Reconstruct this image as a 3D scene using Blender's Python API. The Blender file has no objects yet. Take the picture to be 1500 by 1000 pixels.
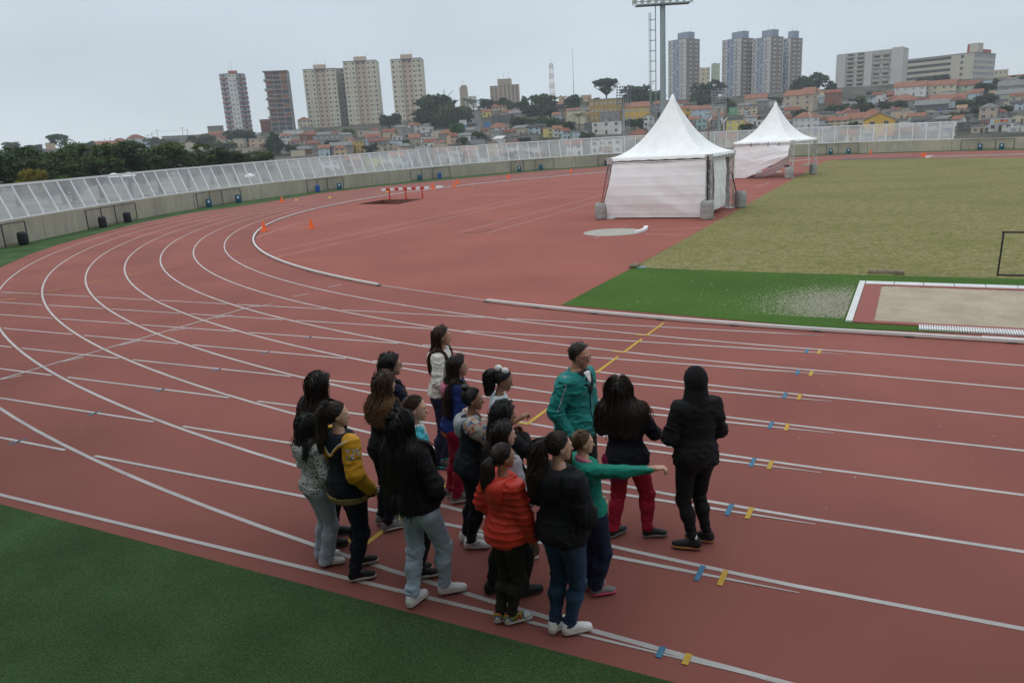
import bpy, math, random
import numpy as np
from mathutils import Vector, Matrix
D = bpy.data
SC = bpy.context.scene
COL = SC.collection
R_ = math.radians
rnd = random.Random(7)

# ------------------------------------------------------------------ camera model
CF = 26.54507
CAM = np.array([0.63623, -14.43872, 3.68556])
def _rot(yaw, pitch, roll):
    cy, sy = math.cos(yaw), math.sin(yaw); cp, sp = math.cos(pitch), math.sin(pitch); cr, sr = math.cos(roll), math.sin(roll)
    f = np.array([sy*cp, cy*cp, sp]); r = np.array([cy, -sy, 0.]); u = np.cross(r, f)
    return f, r*cr+u*sr, -r*sr+u*cr
FW, RT, UP = _rot(-0.49239, -0.25878, -0.05729)
PXF = CF/36*1500
def ray(u, v): return FW+(u-750)/PXF*RT-(v-500)/PXF*UP
def gp(u, v, z=0.0):
    d = ray(u, v); return CAM+d*((z-CAM[2])/d[2])
def at_depth(u, v, dep): return CAM+ray(u, v)*dep
def proj(P):
    d = np.asarray(P, float)-CAM; z = d@FW; return 750+d@RT/z*PXF, 500-d@UP/z*PXF
def horizon(u):
    a = (u-750)/PXF
    return 500+(FW[2]+a*RT[2])/UP[2]*PXF
GR = np.array([RT[0], RT[1], 0.]); GR /= np.linalg.norm(GR)      # ground right
GF = np.array([FW[0], FW[1], 0.]); GF /= np.linalg.norm(GF)      # ground forward
YAWC = math.atan2(GR[1], GR[0])                                  # x axis of things that face the viewer

cam = D.cameras.new('camera'); cam.lens = CF; cam.sensor_width = 36; cam.sensor_fit = 'HORIZONTAL'
cam.clip_start = .1; cam.clip_end = 6000
co = D.objects.new('camera', cam); COL.objects.link(co)
m = Matrix(((RT[0], UP[0], -FW[0], CAM[0]), (RT[1], UP[1], -FW[1], CAM[1]), (RT[2], UP[2], -FW[2], CAM[2]), (0, 0, 0, 1)))
co.matrix_world = m
SC.camera = co

# ------------------------------------------------------------------ materials
MATS = {}
def nn(nt, t, **kw):
    n = nt.nodes.new(t)
    for k, v in kw.items(): setattr(n, k, v)
    return n
def mat(name, col, rough=.8, var=.12, scale=6., bump=0., bscale=60., metal=0., spec=.3, var2=0., scale2=.6, stretch=None, alpha=1., sheen=0., attr=None, col2=None, coords='Object'):
    """procedural principled material: base colour broken up by noise at one or two scales, noise bump"""
    if name in MATS: return MATS[name]
    mt = D.materials.new(name); MATS[name] = mt; mt.use_nodes = True
    nt = mt.node_tree; b = nt.nodes['Principled BSDF']; L = nt.links.new
    b.inputs['Roughness'].default_value = rough; b.inputs['Metallic'].default_value = metal
    b.inputs['Specular IOR Level'].default_value = spec; b.inputs['Alpha'].default_value = alpha
    if sheen: b.inputs['Sheen Weight'].default_value = sheen
    tc = nn(nt, 'ShaderNodeTexCoord'); vec = tc.outputs[coords]
    if stretch:
        mp = nn(nt, 'ShaderNodeMapping'); mp.inputs['Scale'].default_value = stretch; L(vec, mp.inputs['Vector']); vec = mp.outputs[0]
    n1 = nn(nt, 'ShaderNodeTexNoise'); n1.inputs['Scale'].default_value = scale; n1.inputs['Detail'].default_value = 5; L(vec, n1.inputs['Vector'])
    mr = nn(nt, 'ShaderNodeMapRange'); mr.inputs[1].default_value = .25; mr.inputs[2].default_value = .75
    mr.inputs[3].default_value = 1-var; mr.inputs[4].default_value = 1+var; L(n1.outputs[0], mr.inputs[0])
    f = mr.outputs[0]
    if var2:
        n2 = nn(nt, 'ShaderNodeTexNoise'); n2.inputs['Scale'].default_value = scale2; n2.inputs['Detail'].default_value = 3; L(tc.outputs[coords], n2.inputs['Vector'])
        m2 = nn(nt, 'ShaderNodeMapRange'); m2.inputs[1].default_value = .3; m2.inputs[2].default_value = .7
        m2.inputs[3].default_value = 1-var2; m2.inputs[4].default_value = 1+var2; L(n2.outputs[0], m2.inputs[0])
        mm = nn(nt, 'ShaderNodeMath', operation='MULTIPLY'); L(f, mm.inputs[0]); L(m2.outputs[0], mm.inputs[1]); f = mm.outputs[0]
    mx = nn(nt, 'ShaderNodeVectorMath', operation='SCALE')
    if attr:
        at = nn(nt, 'ShaderNodeAttribute', attribute_name=attr)
        cm = nn(nt, 'ShaderNodeMix', data_type='RGBA'); cm.inputs[6].default_value = (*col, 1); cm.inputs[7].default_value = (*(col2 or col), 1)
        L(at.outputs['Fac'], cm.inputs[0]); L(cm.outputs[2], mx.inputs[0])
    else: mx.inputs[0].default_value = col
    L(f, mx.inputs['Scale']); L(mx.outputs[0], b.inputs['Base Color'])
    if bump:
        nb = nn(nt, 'ShaderNodeTexNoise'); nb.inputs['Scale'].default_value = bscale; nb.inputs['Detail'].default_value = 4; L(vec, nb.inputs['Vector'])
        bp = nn(nt, 'ShaderNodeBump'); bp.inputs['Strength'].default_value = min(1, bump); bp.inputs['Distance'].default_value = .01 if bscale > 20 else .05
        L(nb.outputs[0], bp.inputs['Height']); L(bp.outputs[0], b.inputs['Normal'])
    return mt
def ramp_mat(name, stops, tex='noise', scale=5., rough=.85, detail=6, bump=0., bscale=40., stretch=None, second=None, spec=.25, coords='Object', mode='F1'):
    if name in MATS: return MATS[name]
    mt = D.materials.new(name); MATS[name] = mt; mt.use_nodes = True
    nt = mt.node_tree; b = nt.nodes['Principled BSDF']; L = nt.links.new
    b.inputs['Roughness'].default_value = rough; b.inputs['Specular IOR Level'].default_value = spec
    tc = nn(nt, 'ShaderNodeTexCoord'); vec = tc.outputs[coords]
    if stretch:
        mp = nn(nt, 'ShaderNodeMapping'); mp.inputs['Scale'].default_value = stretch; L(vec, mp.inputs['Vector']); vec = mp.outputs[0]
    if tex == 'noise':
        t = nn(nt, 'ShaderNodeTexNoise'); t.inputs['Scale'].default_value = scale; t.inputs['Detail'].default_value = detail; L(vec, t.inputs['Vector']); out = t.outputs[0]
    else:
        t = nn(nt, 'ShaderNodeTexVoronoi'); t.feature = mode; t.inputs['Scale'].default_value = scale; L(vec, t.inputs['Vector'])
        out = t.outputs['Color'] if tex == 'cells' else t.outputs['Distance']
        if tex == 'cells':
            sp = nn(nt, 'ShaderNodeSeparateColor'); L(out, sp.inputs[0]); out = sp.outputs[0]
    cr = nn(nt, 'ShaderNodeValToRGB'); L(out, cr.inputs[0])
    el = cr.color_ramp.elements
    while len(el) > 1: el.remove(el[-1])
    el[0].position = stops[0][0]; el[0].color = (*stops[0][1], 1)
    for p, c in stops[1:]:
        e = el.new(p); e.color = (*c, 1)
    colo = cr.outputs[0]
    if second:
        sc2, lo, hi = second
        t2 = nn(nt, 'ShaderNodeTexNoise'); t2.inputs['Scale'].default_value = sc2; t2.inputs['Detail'].default_value = 4; L(vec, t2.inputs['Vector'])
        m2 = nn(nt, 'ShaderNodeMapRange'); m2.inputs[1].default_value = .3; m2.inputs[2].default_value = .7; m2.inputs[3].default_value = lo; m2.inputs[4].default_value = hi
        L(t2.outputs[0], m2.inputs[0]); v = nn(nt, 'ShaderNodeVectorMath', operation='SCALE'); L(colo, v.inputs[0]); L(m2.outputs[0], v.inputs['Scale']); colo = v.outputs[0]
    L(colo, b.inputs['Base Color'])
    if bump:
        nb = nn(nt, 'ShaderNodeTexNoise'); nb.inputs['Scale'].default_value = bscale; nb.inputs['Detail'].default_value = 4; L(vec, nb.inputs['Vector'])
        bp = nn(nt, 'ShaderNodeBump'); bp.inputs['Strength'].default_value = bump; bp.inputs['Distance'].default_value = .02
        L(nb.outputs[0], bp.inputs['Height']); L(bp.outputs[0], b.inputs['Normal'])
    return mt

# ------------------------------------------------------------------ mesh builder and object helpers
def link_mesh(name, V, F, mats, parent=None, smooth=False, midx=None, attrs=None, loc=None, rotz=0):
    me = D.meshes.new(name)
    V = np.asarray(V, np.float32).reshape(-1, 3)
    if isinstance(F, np.ndarray):
        k = F.shape[1]; nf = len(F)
        me.vertices.add(len(V)); me.vertices.foreach_set('co', V.ravel())
        me.loops.add(nf*k); me.loops.foreach_set('vertex_index', F.astype(np.int32).ravel())
        me.polygons.add(nf); me.polygons.foreach_set('loop_start', np.arange(nf, dtype=np.int32)*k)
        me.update(calc_edges=True)
    else:
        me.from_pydata(V.tolist(), [], F)
    if not isinstance(mats, (list, tuple)): mats = [mats]
    for m_ in mats: me.materials.append(m_)
    if midx is not None: me.polygons.foreach_set('material_index', np.asarray(midx, np.int32))
    if smooth: me.polygons.foreach_set('use_smooth', np.ones(len(me.polygons), bool))
    for an, av in (attrs or {}).items():
        a = me.attributes.new(an, 'FLOAT', 'POINT'); a.data.foreach_set('value', np.asarray(av, np.float32))
    me.update()
    o = D.objects.new(name, me); COL.objects.link(o)
    if parent is not None: o.parent = parent
    if loc is not None: o.location = loc
    if rotz: o.rotation_euler = (0, 0, rotz)
    return o
class MB:
    def __init__(s): s.v = []; s.f = []; s.m = []; s.mi = 0
    def mt(s, i): s.mi = i; return s
    def add(s, vs, fs):
        n = len(s.v); s.v += [tuple(map(float, p)) for p in vs]; s.f += [tuple(n+i for i in f) for f in fs]; s.m += [s.mi]*len(fs); return s
    def box(s, x0, x1, y0, y1, z0, z1):
        return s.add([(x0,y0,z0),(x1,y0,z0),(x1,y1,z0),(x0,y1,z0),(x0,y0,z1),(x1,y0,z1),(x1,y1,z1),(x0,y1,z1)],
                     [(0,3,2,1),(4,5,6,7),(0,1,5,4),(1,2,6,5),(2,3,7,6),(3,0,4,7)])
    def frame(s, a, b, ref=(0,0,1)):
        a = np.array(a, float); b = np.array(b, float); d = b-a; l = np.linalg.norm(d) or 1e-9; d = d/l
        r = np.array(ref, float)
        if abs(d@r) > .98: r = np.array((1., 0, 0)) if abs(d[0]) < .9 else np.array((0, 1., 0))
        x = np.cross(d, r); x /= np.linalg.norm(x); y = np.cross(x, d)
        return a, b, x, y
    def tube(s, a, b, r, r2=None, n=8, caps=True):
        r2 = r if r2 is None else r2
        a, b, x, y = s.frame(a, b); vs = []
        for p, q in ((a, r), (b, r2)):
            for i in range(n):
                t = 2*math.pi*i/n; vs.append(p+x*q*math.cos(t)+y*q*math.sin(t))
        fs = [(i, (i+1) % n, n+(i+1) % n, n+i) for i in range(n)]
        if caps: fs += [tuple(range(n))[::-1], tuple(range(n, 2*n))]
        return s.add(vs, fs)
    def bar(s, a, b, w, h, ref=(0,0,1)):
        a, b, x, y = s.frame(a, b, ref); vs = []
        for p in (a, b):
            for i, j in ((-1,-1),(1,-1),(1,1),(-1,1)): vs.append(p+x*w/2*i+y*h/2*j)
        return s.add(vs, [(3,2,1,0),(4,5,6,7),(0,1,5,4),(1,2,6,5),(2,3,7,6),(3,0,4,7)])
    def lathe(s, prof, n=20, c=(0,0,0)):
        vs = []; k = len(prof)
        for i in range(n):
            t = 2*math.pi*i/n
            for r, z in prof: vs.append((c[0]+r*math.cos(t), c[1]+r*math.sin(t), c[2]+z))
        fs = []
        for i in range(n):
            j = (i+1) % n
            for q in range(k-1): fs.append((i*k+q, j*k+q, j*k+q+1, i*k+q+1))
        s.add(vs, fs)
        s.add([(c[0]+prof[-1][0]*math.cos(2*math.pi*i/n), c[1]+prof[-1][0]*math.sin(2*math.pi*i/n), c[2]+prof[-1][1]) for i in range(n)], [tuple(range(n))])
        return s
    def prism(s, poly, z0, z1):
        n = len(poly); vs = [(p[0], p[1], z0) for p in poly]+[(p[0], p[1], z1) for p in poly]
        return s.add(vs, [tuple(range(n))[::-1], tuple(range(n, 2*n))]+[(i, (i+1) % n, n+(i+1) % n, n+i) for i in range(n)])
    def path(s, pts, r, n=6):
        for a, b in zip(pts[:-1], pts[1:]): s.tube(a, b, r, n=n)
        return s
    def build(s, name, mats, parent=None, smooth=False, loc=None, rotz=0):
        return link_mesh(name, s.v, s.f, mats, parent, smooth, s.m, None, loc, rotz)
def tag(o, label=None, cat=None, group=None, kind=None):
    if label: o['label'] = label
    if cat: o['category'] = cat
    if group: o['group'] = group
    if kind: o['kind'] = kind
    return o
def thing(name, label, cat, loc=(0,0,0), rotz=0, group=None):
    o = D.objects.new(name, None); COL.objects.link(o); o.location = tuple(map(float, loc)); o.rotation_euler = (0, 0, rotz); o.empty_display_size = .3
    return tag(o, label, cat, group)
def copy_tree(o, parent=None):
    c = o.copy(); COL.objects.link(c)
    if parent is not None: c.parent = parent
    for ch in list(o.children): copy_tree(ch, c)
    return c
def shift(o, base):                                   # give a mesh thing an origin at its base without moving it
    b = Vector(tuple(map(float, base))); o.data.transform(Matrix.Translation(-b)); o.location = b
    return o
def text_geo(txt, size):
    cu = D.curves.new('t', 'FONT'); cu.body = txt; cu.size = size; cu.align_x = 'CENTER'; cu.align_y = 'CENTER'; cu.fill_mode = 'BOTH'
    ob = D.objects.new('t', cu); COL.objects.link(ob)
    dg = bpy.context.evaluated_depsgraph_get(); me = ob.evaluated_get(dg).to_mesh()
    V = [tuple(v.co) for v in me.vertices]; F = [tuple(p.vertices) for p in me.polygons]
    ob.evaluated_get(dg).to_mesh_clear(); D.objects.remove(ob); D.curves.remove(cu)
    return V, F

# ------------------------------------------------------------------ signed distance modelling
def snets(f, lo, hi, h):
    lo = np.asarray(lo, np.float32); hi = np.asarray(hi, np.float32)
    n = np.ceil((hi-lo)/h).astype(int)+1
    ax = [lo[i]+h*np.arange(n[i], dtype=np.float32) for i in range(3)]
    X, Y, Z = np.meshgrid(*ax, indexing='ij')
    V = f(np.stack([X.ravel(), Y.ravel(), Z.ravel()], 1)).reshape(n).astype(np.float32)
    V[0] = np.maximum(V[0], .001); V[-1] = np.maximum(V[-1], .001); V[:, 0] = np.maximum(V[:, 0], .001); V[:, -1] = np.maximum(V[:, -1], .001)
    V[:, :, 0] = np.maximum(V[:, :, 0], .001); V[:, :, -1] = np.maximum(V[:, :, -1], .001)
    S = V < 0
    cs = [(i, j, k) for i in (0, 1) for j in (0, 1) for k in (0, 1)]
    def sh(A, c): return A[c[0]:A.shape[0]-1+c[0], c[1]:A.shape[1]-1+c[1], c[2]:A.shape[2]-1+c[2]]
    cnt = sum(sh(S, c).astype(np.int8) for c in cs)
    act = (cnt > 0) & (cnt < 8)
    idx = np.full(act.shape, -1, np.int64); na = int(act.sum()); idx[act] = np.arange(na)
    cell = np.argwhere(act).astype(np.float32)
    acc = np.zeros((na, 3), np.float32); ct = np.zeros(na, np.float32)
    vals = {c: sh(V, c)[act] for c in cs}
    for a in cs:
        for d in range(3):
            if a[d] == 0:
                b = list(a); b[d] = 1; b = tuple(b)
                va, vb = vals[a], vals[b]; cr = (va < 0) != (vb < 0)
                t = np.where(cr, va/np.where(cr, va-vb, 1), 0)
                p = np.tile(np.array(a, np.float32), (na, 1)); p[:, d] += t
                acc += p*cr[:, None]; ct += cr
    vert = lo+h*(cell+acc/np.maximum(ct, 1)[:, None])
    Q = []
    for d in range(3):
        a, b = [(1, 2), (2, 0), (0, 1)][d]
        sl0 = [slice(1, -1)]*3; sl1 = [slice(1, -1)]*3
        sl0[d] = slice(0, -1); sl1[d] = slice(1, None)
        s0 = S[tuple(sl0)]; s1 = S[tuple(sl1)]; cr = s0 != s1
        w = np.argwhere(cr); 
        if len(w) == 0: continue
        fl = s0[cr]
        base = w.copy(); base[:, a] += 1; base[:, b] += 1
        def cellid(da, db):
            q = base.copy(); q[:, a] -= da; q[:, b] -= db
            return idx[q[:, 0], q[:, 1], q[:, 2]]
        q = np.stack([cellid(1, 1), cellid(0, 1), cellid(0, 0), cellid(1, 0)], 1)
        q[~fl] = q[~fl][:, ::-1]
        Q.append(q)
    Q = np.concatenate(Q) if Q else np.zeros((0, 4), int)
    return vert, Q
def cap(P, a, b, r1, r2=None):
    r2 = r1 if r2 is None else r2
    a = np.asarray(a, np.float32); b = np.asarray(b, np.float32); ba = b-a; pa = P-a
    h = np.clip(pa@ba/max(float(ba@ba), 1e-9), 0, 1)
    return np.linalg.norm(pa-h[:, None]*ba, axis=1)-(r1+(r2-r1)*h)
def ell(P, c, r):
    c = np.asarray(c, np.float32); r = np.asarray(r, np.float32); q = (P-c)/r
    k0 = np.linalg.norm(q, axis=1); k1 = np.linalg.norm(q/r, axis=1)
    return k0*(k0-1)/np.maximum(k1, 1e-6)
def smin(a, b, k):
    h = np.clip(.5+.5*(b-a)/k, 0, 1); return b+(a-b)*h-k*h*(1-h)
def smax(a, b, k): return -smin(-a, -b, k)
_wr = np.random.RandomState(3)
_wd = _wr.normal(size=(14, 3)).astype(np.float32); _wp = _wr.uniform(0, 6.28, 14).astype(np.float32)
def wob(P, freq, seed=0, an=(1, 1, 1)):
    Q = P*np.asarray(an, np.float32)*freq+seed*1.7; s = 0
    for i in range(7):
        k = (i+seed*3) % 14
        s = s+np.sin(Q@_wd[k]+_wp[k]+1.5*np.sin(Q@_wd[(k+5) % 14]*.7))
    return s/4.
EXPO = 0.0
HAZE = .0003
from mathutils.geometry import tessellate_polygon
TR = 36.78
# ------------------------------------------------------------------ materials of the ground
M_track = mat('track_rubber', (.248, .086, .071), .9, .17, 130, .4, 240, var2=.13, scale2=.35, spec=.2)
M_apron = mat('apron_rubber', (.278, .090, .070), .9, .14, 110, .35, 240, var2=.11, scale2=.3, spec=.2)
M_line = mat('line_paint', (.46, .43, .42), .8, .14, 60, .2, 300, var2=.14, scale2=1.6)
M_lineold = mat('worn_line_paint', (.40, .31, .28), .85, .2, 30, var2=.2, scale2=1.2)
M_yel = mat('yellow_paint', (.46, .29, .045), .8, .12, 40, var2=.1, scale2=2)
M_yelold = mat('worn_yellow_paint', (.42, .20, .06), .85, .25, 20)
M_blue = mat('blue_paint', (.06, .17, .27), .8, .15, 40)
M_turf = ramp_mat('synthetic_turf', [(.30, (.027, .060, .019)), (.5, (.053, .100, .037)), (.72, (.098, .152, .064))], scale=75, detail=8, rough=.95, bump=.9, bscale=110, second=(.9, .74, 1.26), spec=.1)
M_turf2 = ramp_mat('infield_turf', [(.32, (.030, .075, .012)), (.5, (.055, .118, .020)), (.72, (.095, .17, .04))], scale=60, detail=8, rough=.95, bump=.7, bscale=90, second=(.35, .85, 1.15), spec=.1)
M_conc = mat('concrete', (.25, .225, .17), .9, .16, 1.2, .2, 20, var2=.14, scale2=.25, stretch=(1, 1, .35))
M_concl = mat('light_concrete', (.36, .34, .31), .9, .12, 3, .1, 30)
M_alu = mat('aluminium', (.62, .62, .62), .35, .08, 8, metal=.6)
M_white = mat('white_paint', (.72, .74, .75), .5, .05, 2)
M_dark = mat('dark_metal', (.03, .03, .032), .5, .1, 4)
M_tile = mat('white_tile', (.60, .60, .60), .6, .08, 4, var2=.1, scale2=12)
M_redtile = mat('red_rubber_border', (.26, .085, .075), .85, .1, 40)

def dry_grass():
    mt = D.materials.new('dry_grass'); mt.use_nodes = True; nt = mt.node_tree; b = nt.nodes['Principled BSDF']; L = nt.links.new
    b.inputs['Roughness'].default_value = .95; b.inputs['Specular IOR Level'].default_value = .1
    tc = nn(nt, 'ShaderNodeTexCoord')
    def noise(s, d=5, st=None):
        t = nn(nt, 'ShaderNodeTexNoise'); t.inputs['Scale'].default_value = s; t.inputs['Detail'].default_value = d
        if st:
            mp = nn(nt, 'ShaderNodeMapping'); mp.inputs['Scale'].default_value = st; L(tc.outputs['Object'], mp.inputs['Vector']); L(mp.outputs[0], t.inputs['Vector'])
        else: L(tc.outputs['Object'], t.inputs['Vector'])
        return t.outputs[0]
    def ramp(x, st):
        cr = nn(nt, 'ShaderNodeValToRGB'); el = cr.color_ramp.elements
        el[0].position, el[0].color = st[0][0], (*st[0][1], 1); el[1].position, el[1].color = st[-1][0], (*st[-1][1], 1)
        for p, c in st[1:-1]:
            e = el.new(p); e.color = (*c, 1)
        L(x, cr.inputs[0]); return cr.outputs[0]
    fine = ramp(noise(9, 9), [(.3, (.13, .11, .047)), (.5, (.215, .195, .085)), (.7, (.315, .28, .135))])
    green = ramp(noise(14, 8), [(.35, (.075, .092, .022)), (.65, (.19, .19, .06))])
    patch = ramp(noise(.16, 5, (1, 1.5, 1)), [(.45, (0, 0, 0)), (.66, (.5, .5, .5))])
    tuft = ramp(noise(2.6, 6), [(.46, (0, 0, 0)), (.62, (.7, .7, .7))])
    mx = nn(nt, 'ShaderNodeMix', data_type='RGBA'); L(patch, mx.inputs[0]); L(fine, mx.inputs[6]); L(green, mx.inputs[7])
    m2 = nn(nt, 'ShaderNodeMix', data_type='RGBA'); L(tuft, m2.inputs[0]); L(mx.outputs[2], m2.inputs[6]); L(green, m2.inputs[7])
    L(m2.outputs[2], b.inputs['Base Color'])
    bp = nn(nt, 'ShaderNodeBump'); bp.inputs['Strength'].default_value = .8; bp.inputs['Distance'].default_value = .04; L(noise(22, 6), bp.inputs['Height']); L(bp.outputs[0], b.inputs['Normal'])
    return mt
M_dry = dry_grass()

def sheet(name, loops, z, m_, kind='structure'):
    loops = [[Vector((p[0], p[1], 0)) for p in l] for l in loops]
    tri = tessellate_polygon(loops); V = [(p.x, p.y, z) for l in loops for p in l]
    F = []
    for t in tri:
        a, b, c = [Vector(V[i]) for i in t]
        F.append(tuple(t) if (b-a).cross(c-a).z > 0 else tuple(t)[::-1])
    o = link_mesh(name, V, F, m_); o['kind'] = kind; return o
def px(*uv): return [tuple(gp(*p)[:2]) for p in uv]

# ------------------------------------------------------------------ outline of the stadium, read at the foot of the barrier wall
WALLB = [(0,364),(30,358),(80,346.5),(130.5,335),(196,321.6),(240,313),(289,304.8),(353,294.6),(400,288.5),(444,283),(504,276.3),(550,270.9),(596,265.7),(655,260),(700,256),(749,251.6),(807,247.4),(875.5,242.6),(960,237.6),(1050,232.8),(1120,229.6),(1194,226.4),(1262,224),(1340,221.8),(1410,220),(1485,218.5),(1500,218.2)]
WB = [gp(*p)[:2] for p in WALLB]
d0 = WB[0]-WB[1]; d0 /= np.linalg.norm(d0)
cen = np.array([0, TR])
pre = []
a0 = math.atan2(*(WB[0]-cen)[::-1]); r0 = np.linalg.norm(WB[0]-cen)
for k in range(1, 9): pre.append(WB[0]+d0*2.5*k)             # the wall goes on past the left edge of the view
post = [WB[-1]+np.array([8, -.5])*k for k in range(1, 10)]
# smooth the far stretch
WB = np.array(pre[::-1]+WB+post)
for it in range(3):
    W2 = WB.copy(); W2[1:-1] = .25*WB[:-2]+.5*WB[1:-1]+.25*WB[2:]; WB = W2
def resample(P, step):
    P = np.asarray(P, float); s = np.r_[0, np.cumsum(np.linalg.norm(np.diff(P, axis=0), axis=1))]
    n = max(2, int(s[-1]/step)); t = np.linspace(0, s[-1], n+1)
    return np.stack([np.interp(t, s, P[:, i]) for i in range(P.shape[1])], 1)
def normals(P):
    T = np.gradient(P, axis=0); T /= np.linalg.norm(T, axis=1)[:, None]; return np.stack([-T[:, 1], T[:, 0]], 1)
NB = normals(WB)                                        # outward: left of the direction of travel (anticlockwise seen from the far side)
if ((WB+NB)-cen)[12] @ (WB-cen)[12] < (WB-cen)[12] @ (WB-cen)[12]: NB = -NB

PIT = px((522.4,299.4),(560,292.9),(622,291.2),(583.6,299.2))
outer = [(80, -10.35), (80, WB[-1][1])]+[tuple(p+n*.15) for p, n in zip(WB[::-1], NB[::-1])]+[(WB[0][0], -10.35)]
sheet('track', [outer, PIT], 0.0, M_track)
# the D-shaped apron inside the bend
AP = []
for k in range(60):
    a = -math.pi/2-math.pi*k/59; AP.append((math.cos(a)*(TR-.12), TR+math.sin(a)*(TR-.12)))
edge = px((822,447),(928,391),(1060,319),(1208,236.5))
AP = [p for p in AP if p[0] < edge[0][0] or p[1] > edge[-1][1]+1.2]
far = [p for p in AP if p[1] > 40 and p[0] > -30]
sheet('apron', [AP+[(edge[-1][0], edge[-1][1]+.9)]+edge[::-1]+[(edge[0][0], .5)], PIT], .004, M_apron)
# infield: green synthetic strip, then dry grass
sheet('infield_turf', [px((822,447),(1180,478),(1272,483),(1500,491.5))+[(40, .8), (40, 6.2)]+px((1500,409),(1180,401),(1060,397),(928,392))], .008, M_turf2)
grass = px((928,392),(1060,397),(1180,401),(1500,409))+[(40, 6.2), (90, 6.2), (90, 63)]+px((1500,231),(1358,232.4),(1215,235.2),(1208,236.5),(1060,319))
sheet('dry_grass_field', [grass], .008, M_dry)
sheet('gravel_strip', [px((1216,234.6),(1356,231.8))+px((1356,230.2),(1240,232.4))], .012, mat('dark_gravel', (.10, .10, .095), .95, .2, 20))
# outer turf ring and the turf bank in front of the stand
TB = px((0,392),(40,374),(83.6,359),(142,342.6),(203,327),(279,312),(380,298),(468,283.3),(540,274.9),(600,268.8),(660,263.2),(700,259.4),(766.7,253.1),(820,248.6),(900,243.2),(1000,238),(1150,230.4),(1266.7,225.6),(1383,222.2),(1500,219.6))
tb0 = np.array(TB[0])
TB = [tuple(tb0+d0*2.5*k) for k in (8, 6, 4, 2)]+TB+[(80, TB[-1][1]-2.5)]
sheet('turf_verge', [TB+[(80, WB[-1][1]+.05)]+[tuple(p+n*.05) for p, n in zip(WB[::-1], NB[::-1])]], .004, M_turf)
ge0, ge1 = gp(0, 738)[:2], gp(990, 1000)[:2]; gd = (ge1-ge0)/np.linalg.norm(ge1-ge0)
gl, gr = ge0-gd*30, ge1+gd*60
sheet('grass', [[tuple(gl), (gl[0], -40), (gr[0], -40), tuple(gr)]], .004, M_turf)

# ------------------------------------------------------------------ painted lines
def band(mb, P, wd, z, taper=None):
    P = np.asarray(P, float)[:, :2]; T = np.gradient(P, axis=0); T /= np.linalg.norm(T, axis=1)[:, None]; N = np.stack([-T[:, 1], T[:, 0]], 1)
    n = len(P); ww = np.full(n, wd/2)
    if taper: ww[-1] = wd*taper/2
    A = P+N*ww[:, None]; B = P-N*ww[:, None]
    vs = [(*p, z) for p in B]+[(*p, z) for p in A]
    mb.add(vs, [(i, i+1, n+i+1, n+i) for i in range(n-1)])
def seg(mb, a, b, wd, z, n=2, taper=None): band(mb, [np.array(a)+(np.array(b)-np.array(a))*t for t in np.linspace(0, 1, n)], wd, z, taper)
yR = {1: -1.22, 2: -2.44, 3: -3.66, 4: -4.88, 5: -6.10, 6: -7.32, 7: -8.54, 8: -9.76}
vR = {1: 535.5, 2: 569.9, 3: 611.2, 4: 660, 5: 725, 6: 808, 7: 921}
mb = MB()
for k in range(1, 9):
    x1 = 45.
    if k in vR:
        q = gp(1500, vR[k]); sl = (q[1]+1.22*k)/q[0]; yend = -1.22*k+sl*x1
    else: yend = -1.22*k
    band(mb, [(x1, yend), (0, -1.22*k)]+[(math.cos(a)*(TR+1.22*k), TR+math.sin(a)*(TR+1.22*k)) for a in -math.pi/2-np.linspace(.01, math.pi, 160)], .052, .003)
tag(mb.build('lane_line', M_line), kind='structure')
# straight lines of the sprint chute, broken where the bend lines cross them
CH = [((6.7,428),(1206,491.5)),((0,442.7),(1240,519)),((0,460.7),(1228,549.5)),((6.7,481),(1220,588)),((0,506.7),(1226,635)),((0,540),(1210,693)),((0,583),(1196,768)),((0,640.7),(1180,870)),((0,724.5),(1146,1000))]
mb = MB()
for k, (a, b) in enumerate(CH):
    A = gp(*a)[:2]; B = gp(*b)[:2]; d = (B-A)/np.linalg.norm(B-A)
    A = A-d*14; t1 = np.linalg.norm(B-A); ts = np.arange(0, t1, .05); run = []
    for t in ts:
        p = A+d*t; rr = math.hypot(p[0], p[1]-TR)-TR if p[0] < 0 else -p[1]
        q = rr/1.22; near = abs(q-round(q))*1.22; kk = round(q)
        if p[0] < -5.0-.15*k and 1 <= kk <= 8 and near < .06 and k < 8:
            if len(run) > 3: band(mb, [run[0], run[-1]], .05, .0045)
            run = []
        else: run.append(p)
    if len(run) > 3: band(mb, [run[0], run[0]*.12+run[-1]*.88, run[-1]], .05, .0045, .2)
tag(mb.build('chute_line', M_line), kind='structure')
mb = MB()
A, B = gp(-40, 567)[:2], gp(374, 447.5)[:2]; seg(mb, A, B, .05, .006)
for a, b in (((0,556),(32,550)),((92,529.5),(123,523.3)),((176,506),(204,499.3)),((250,485),(277,480.3)),((316,466),(341,461.7)),((373,449.5),(398,445.7)),((430,434.3),(451,430.7)),((480,420.7),(500,417.3)),((0,431.5),(22,428.5))):
    seg(mb, gp(*a)[:2], gp(*b)[:2], .05, .006)
seg(mb, gp(558, 418)[:2], gp(718, 441)[:2], .045, .006, 12)
tag(mb.build('break_line', M_line), kind='structure')
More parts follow.
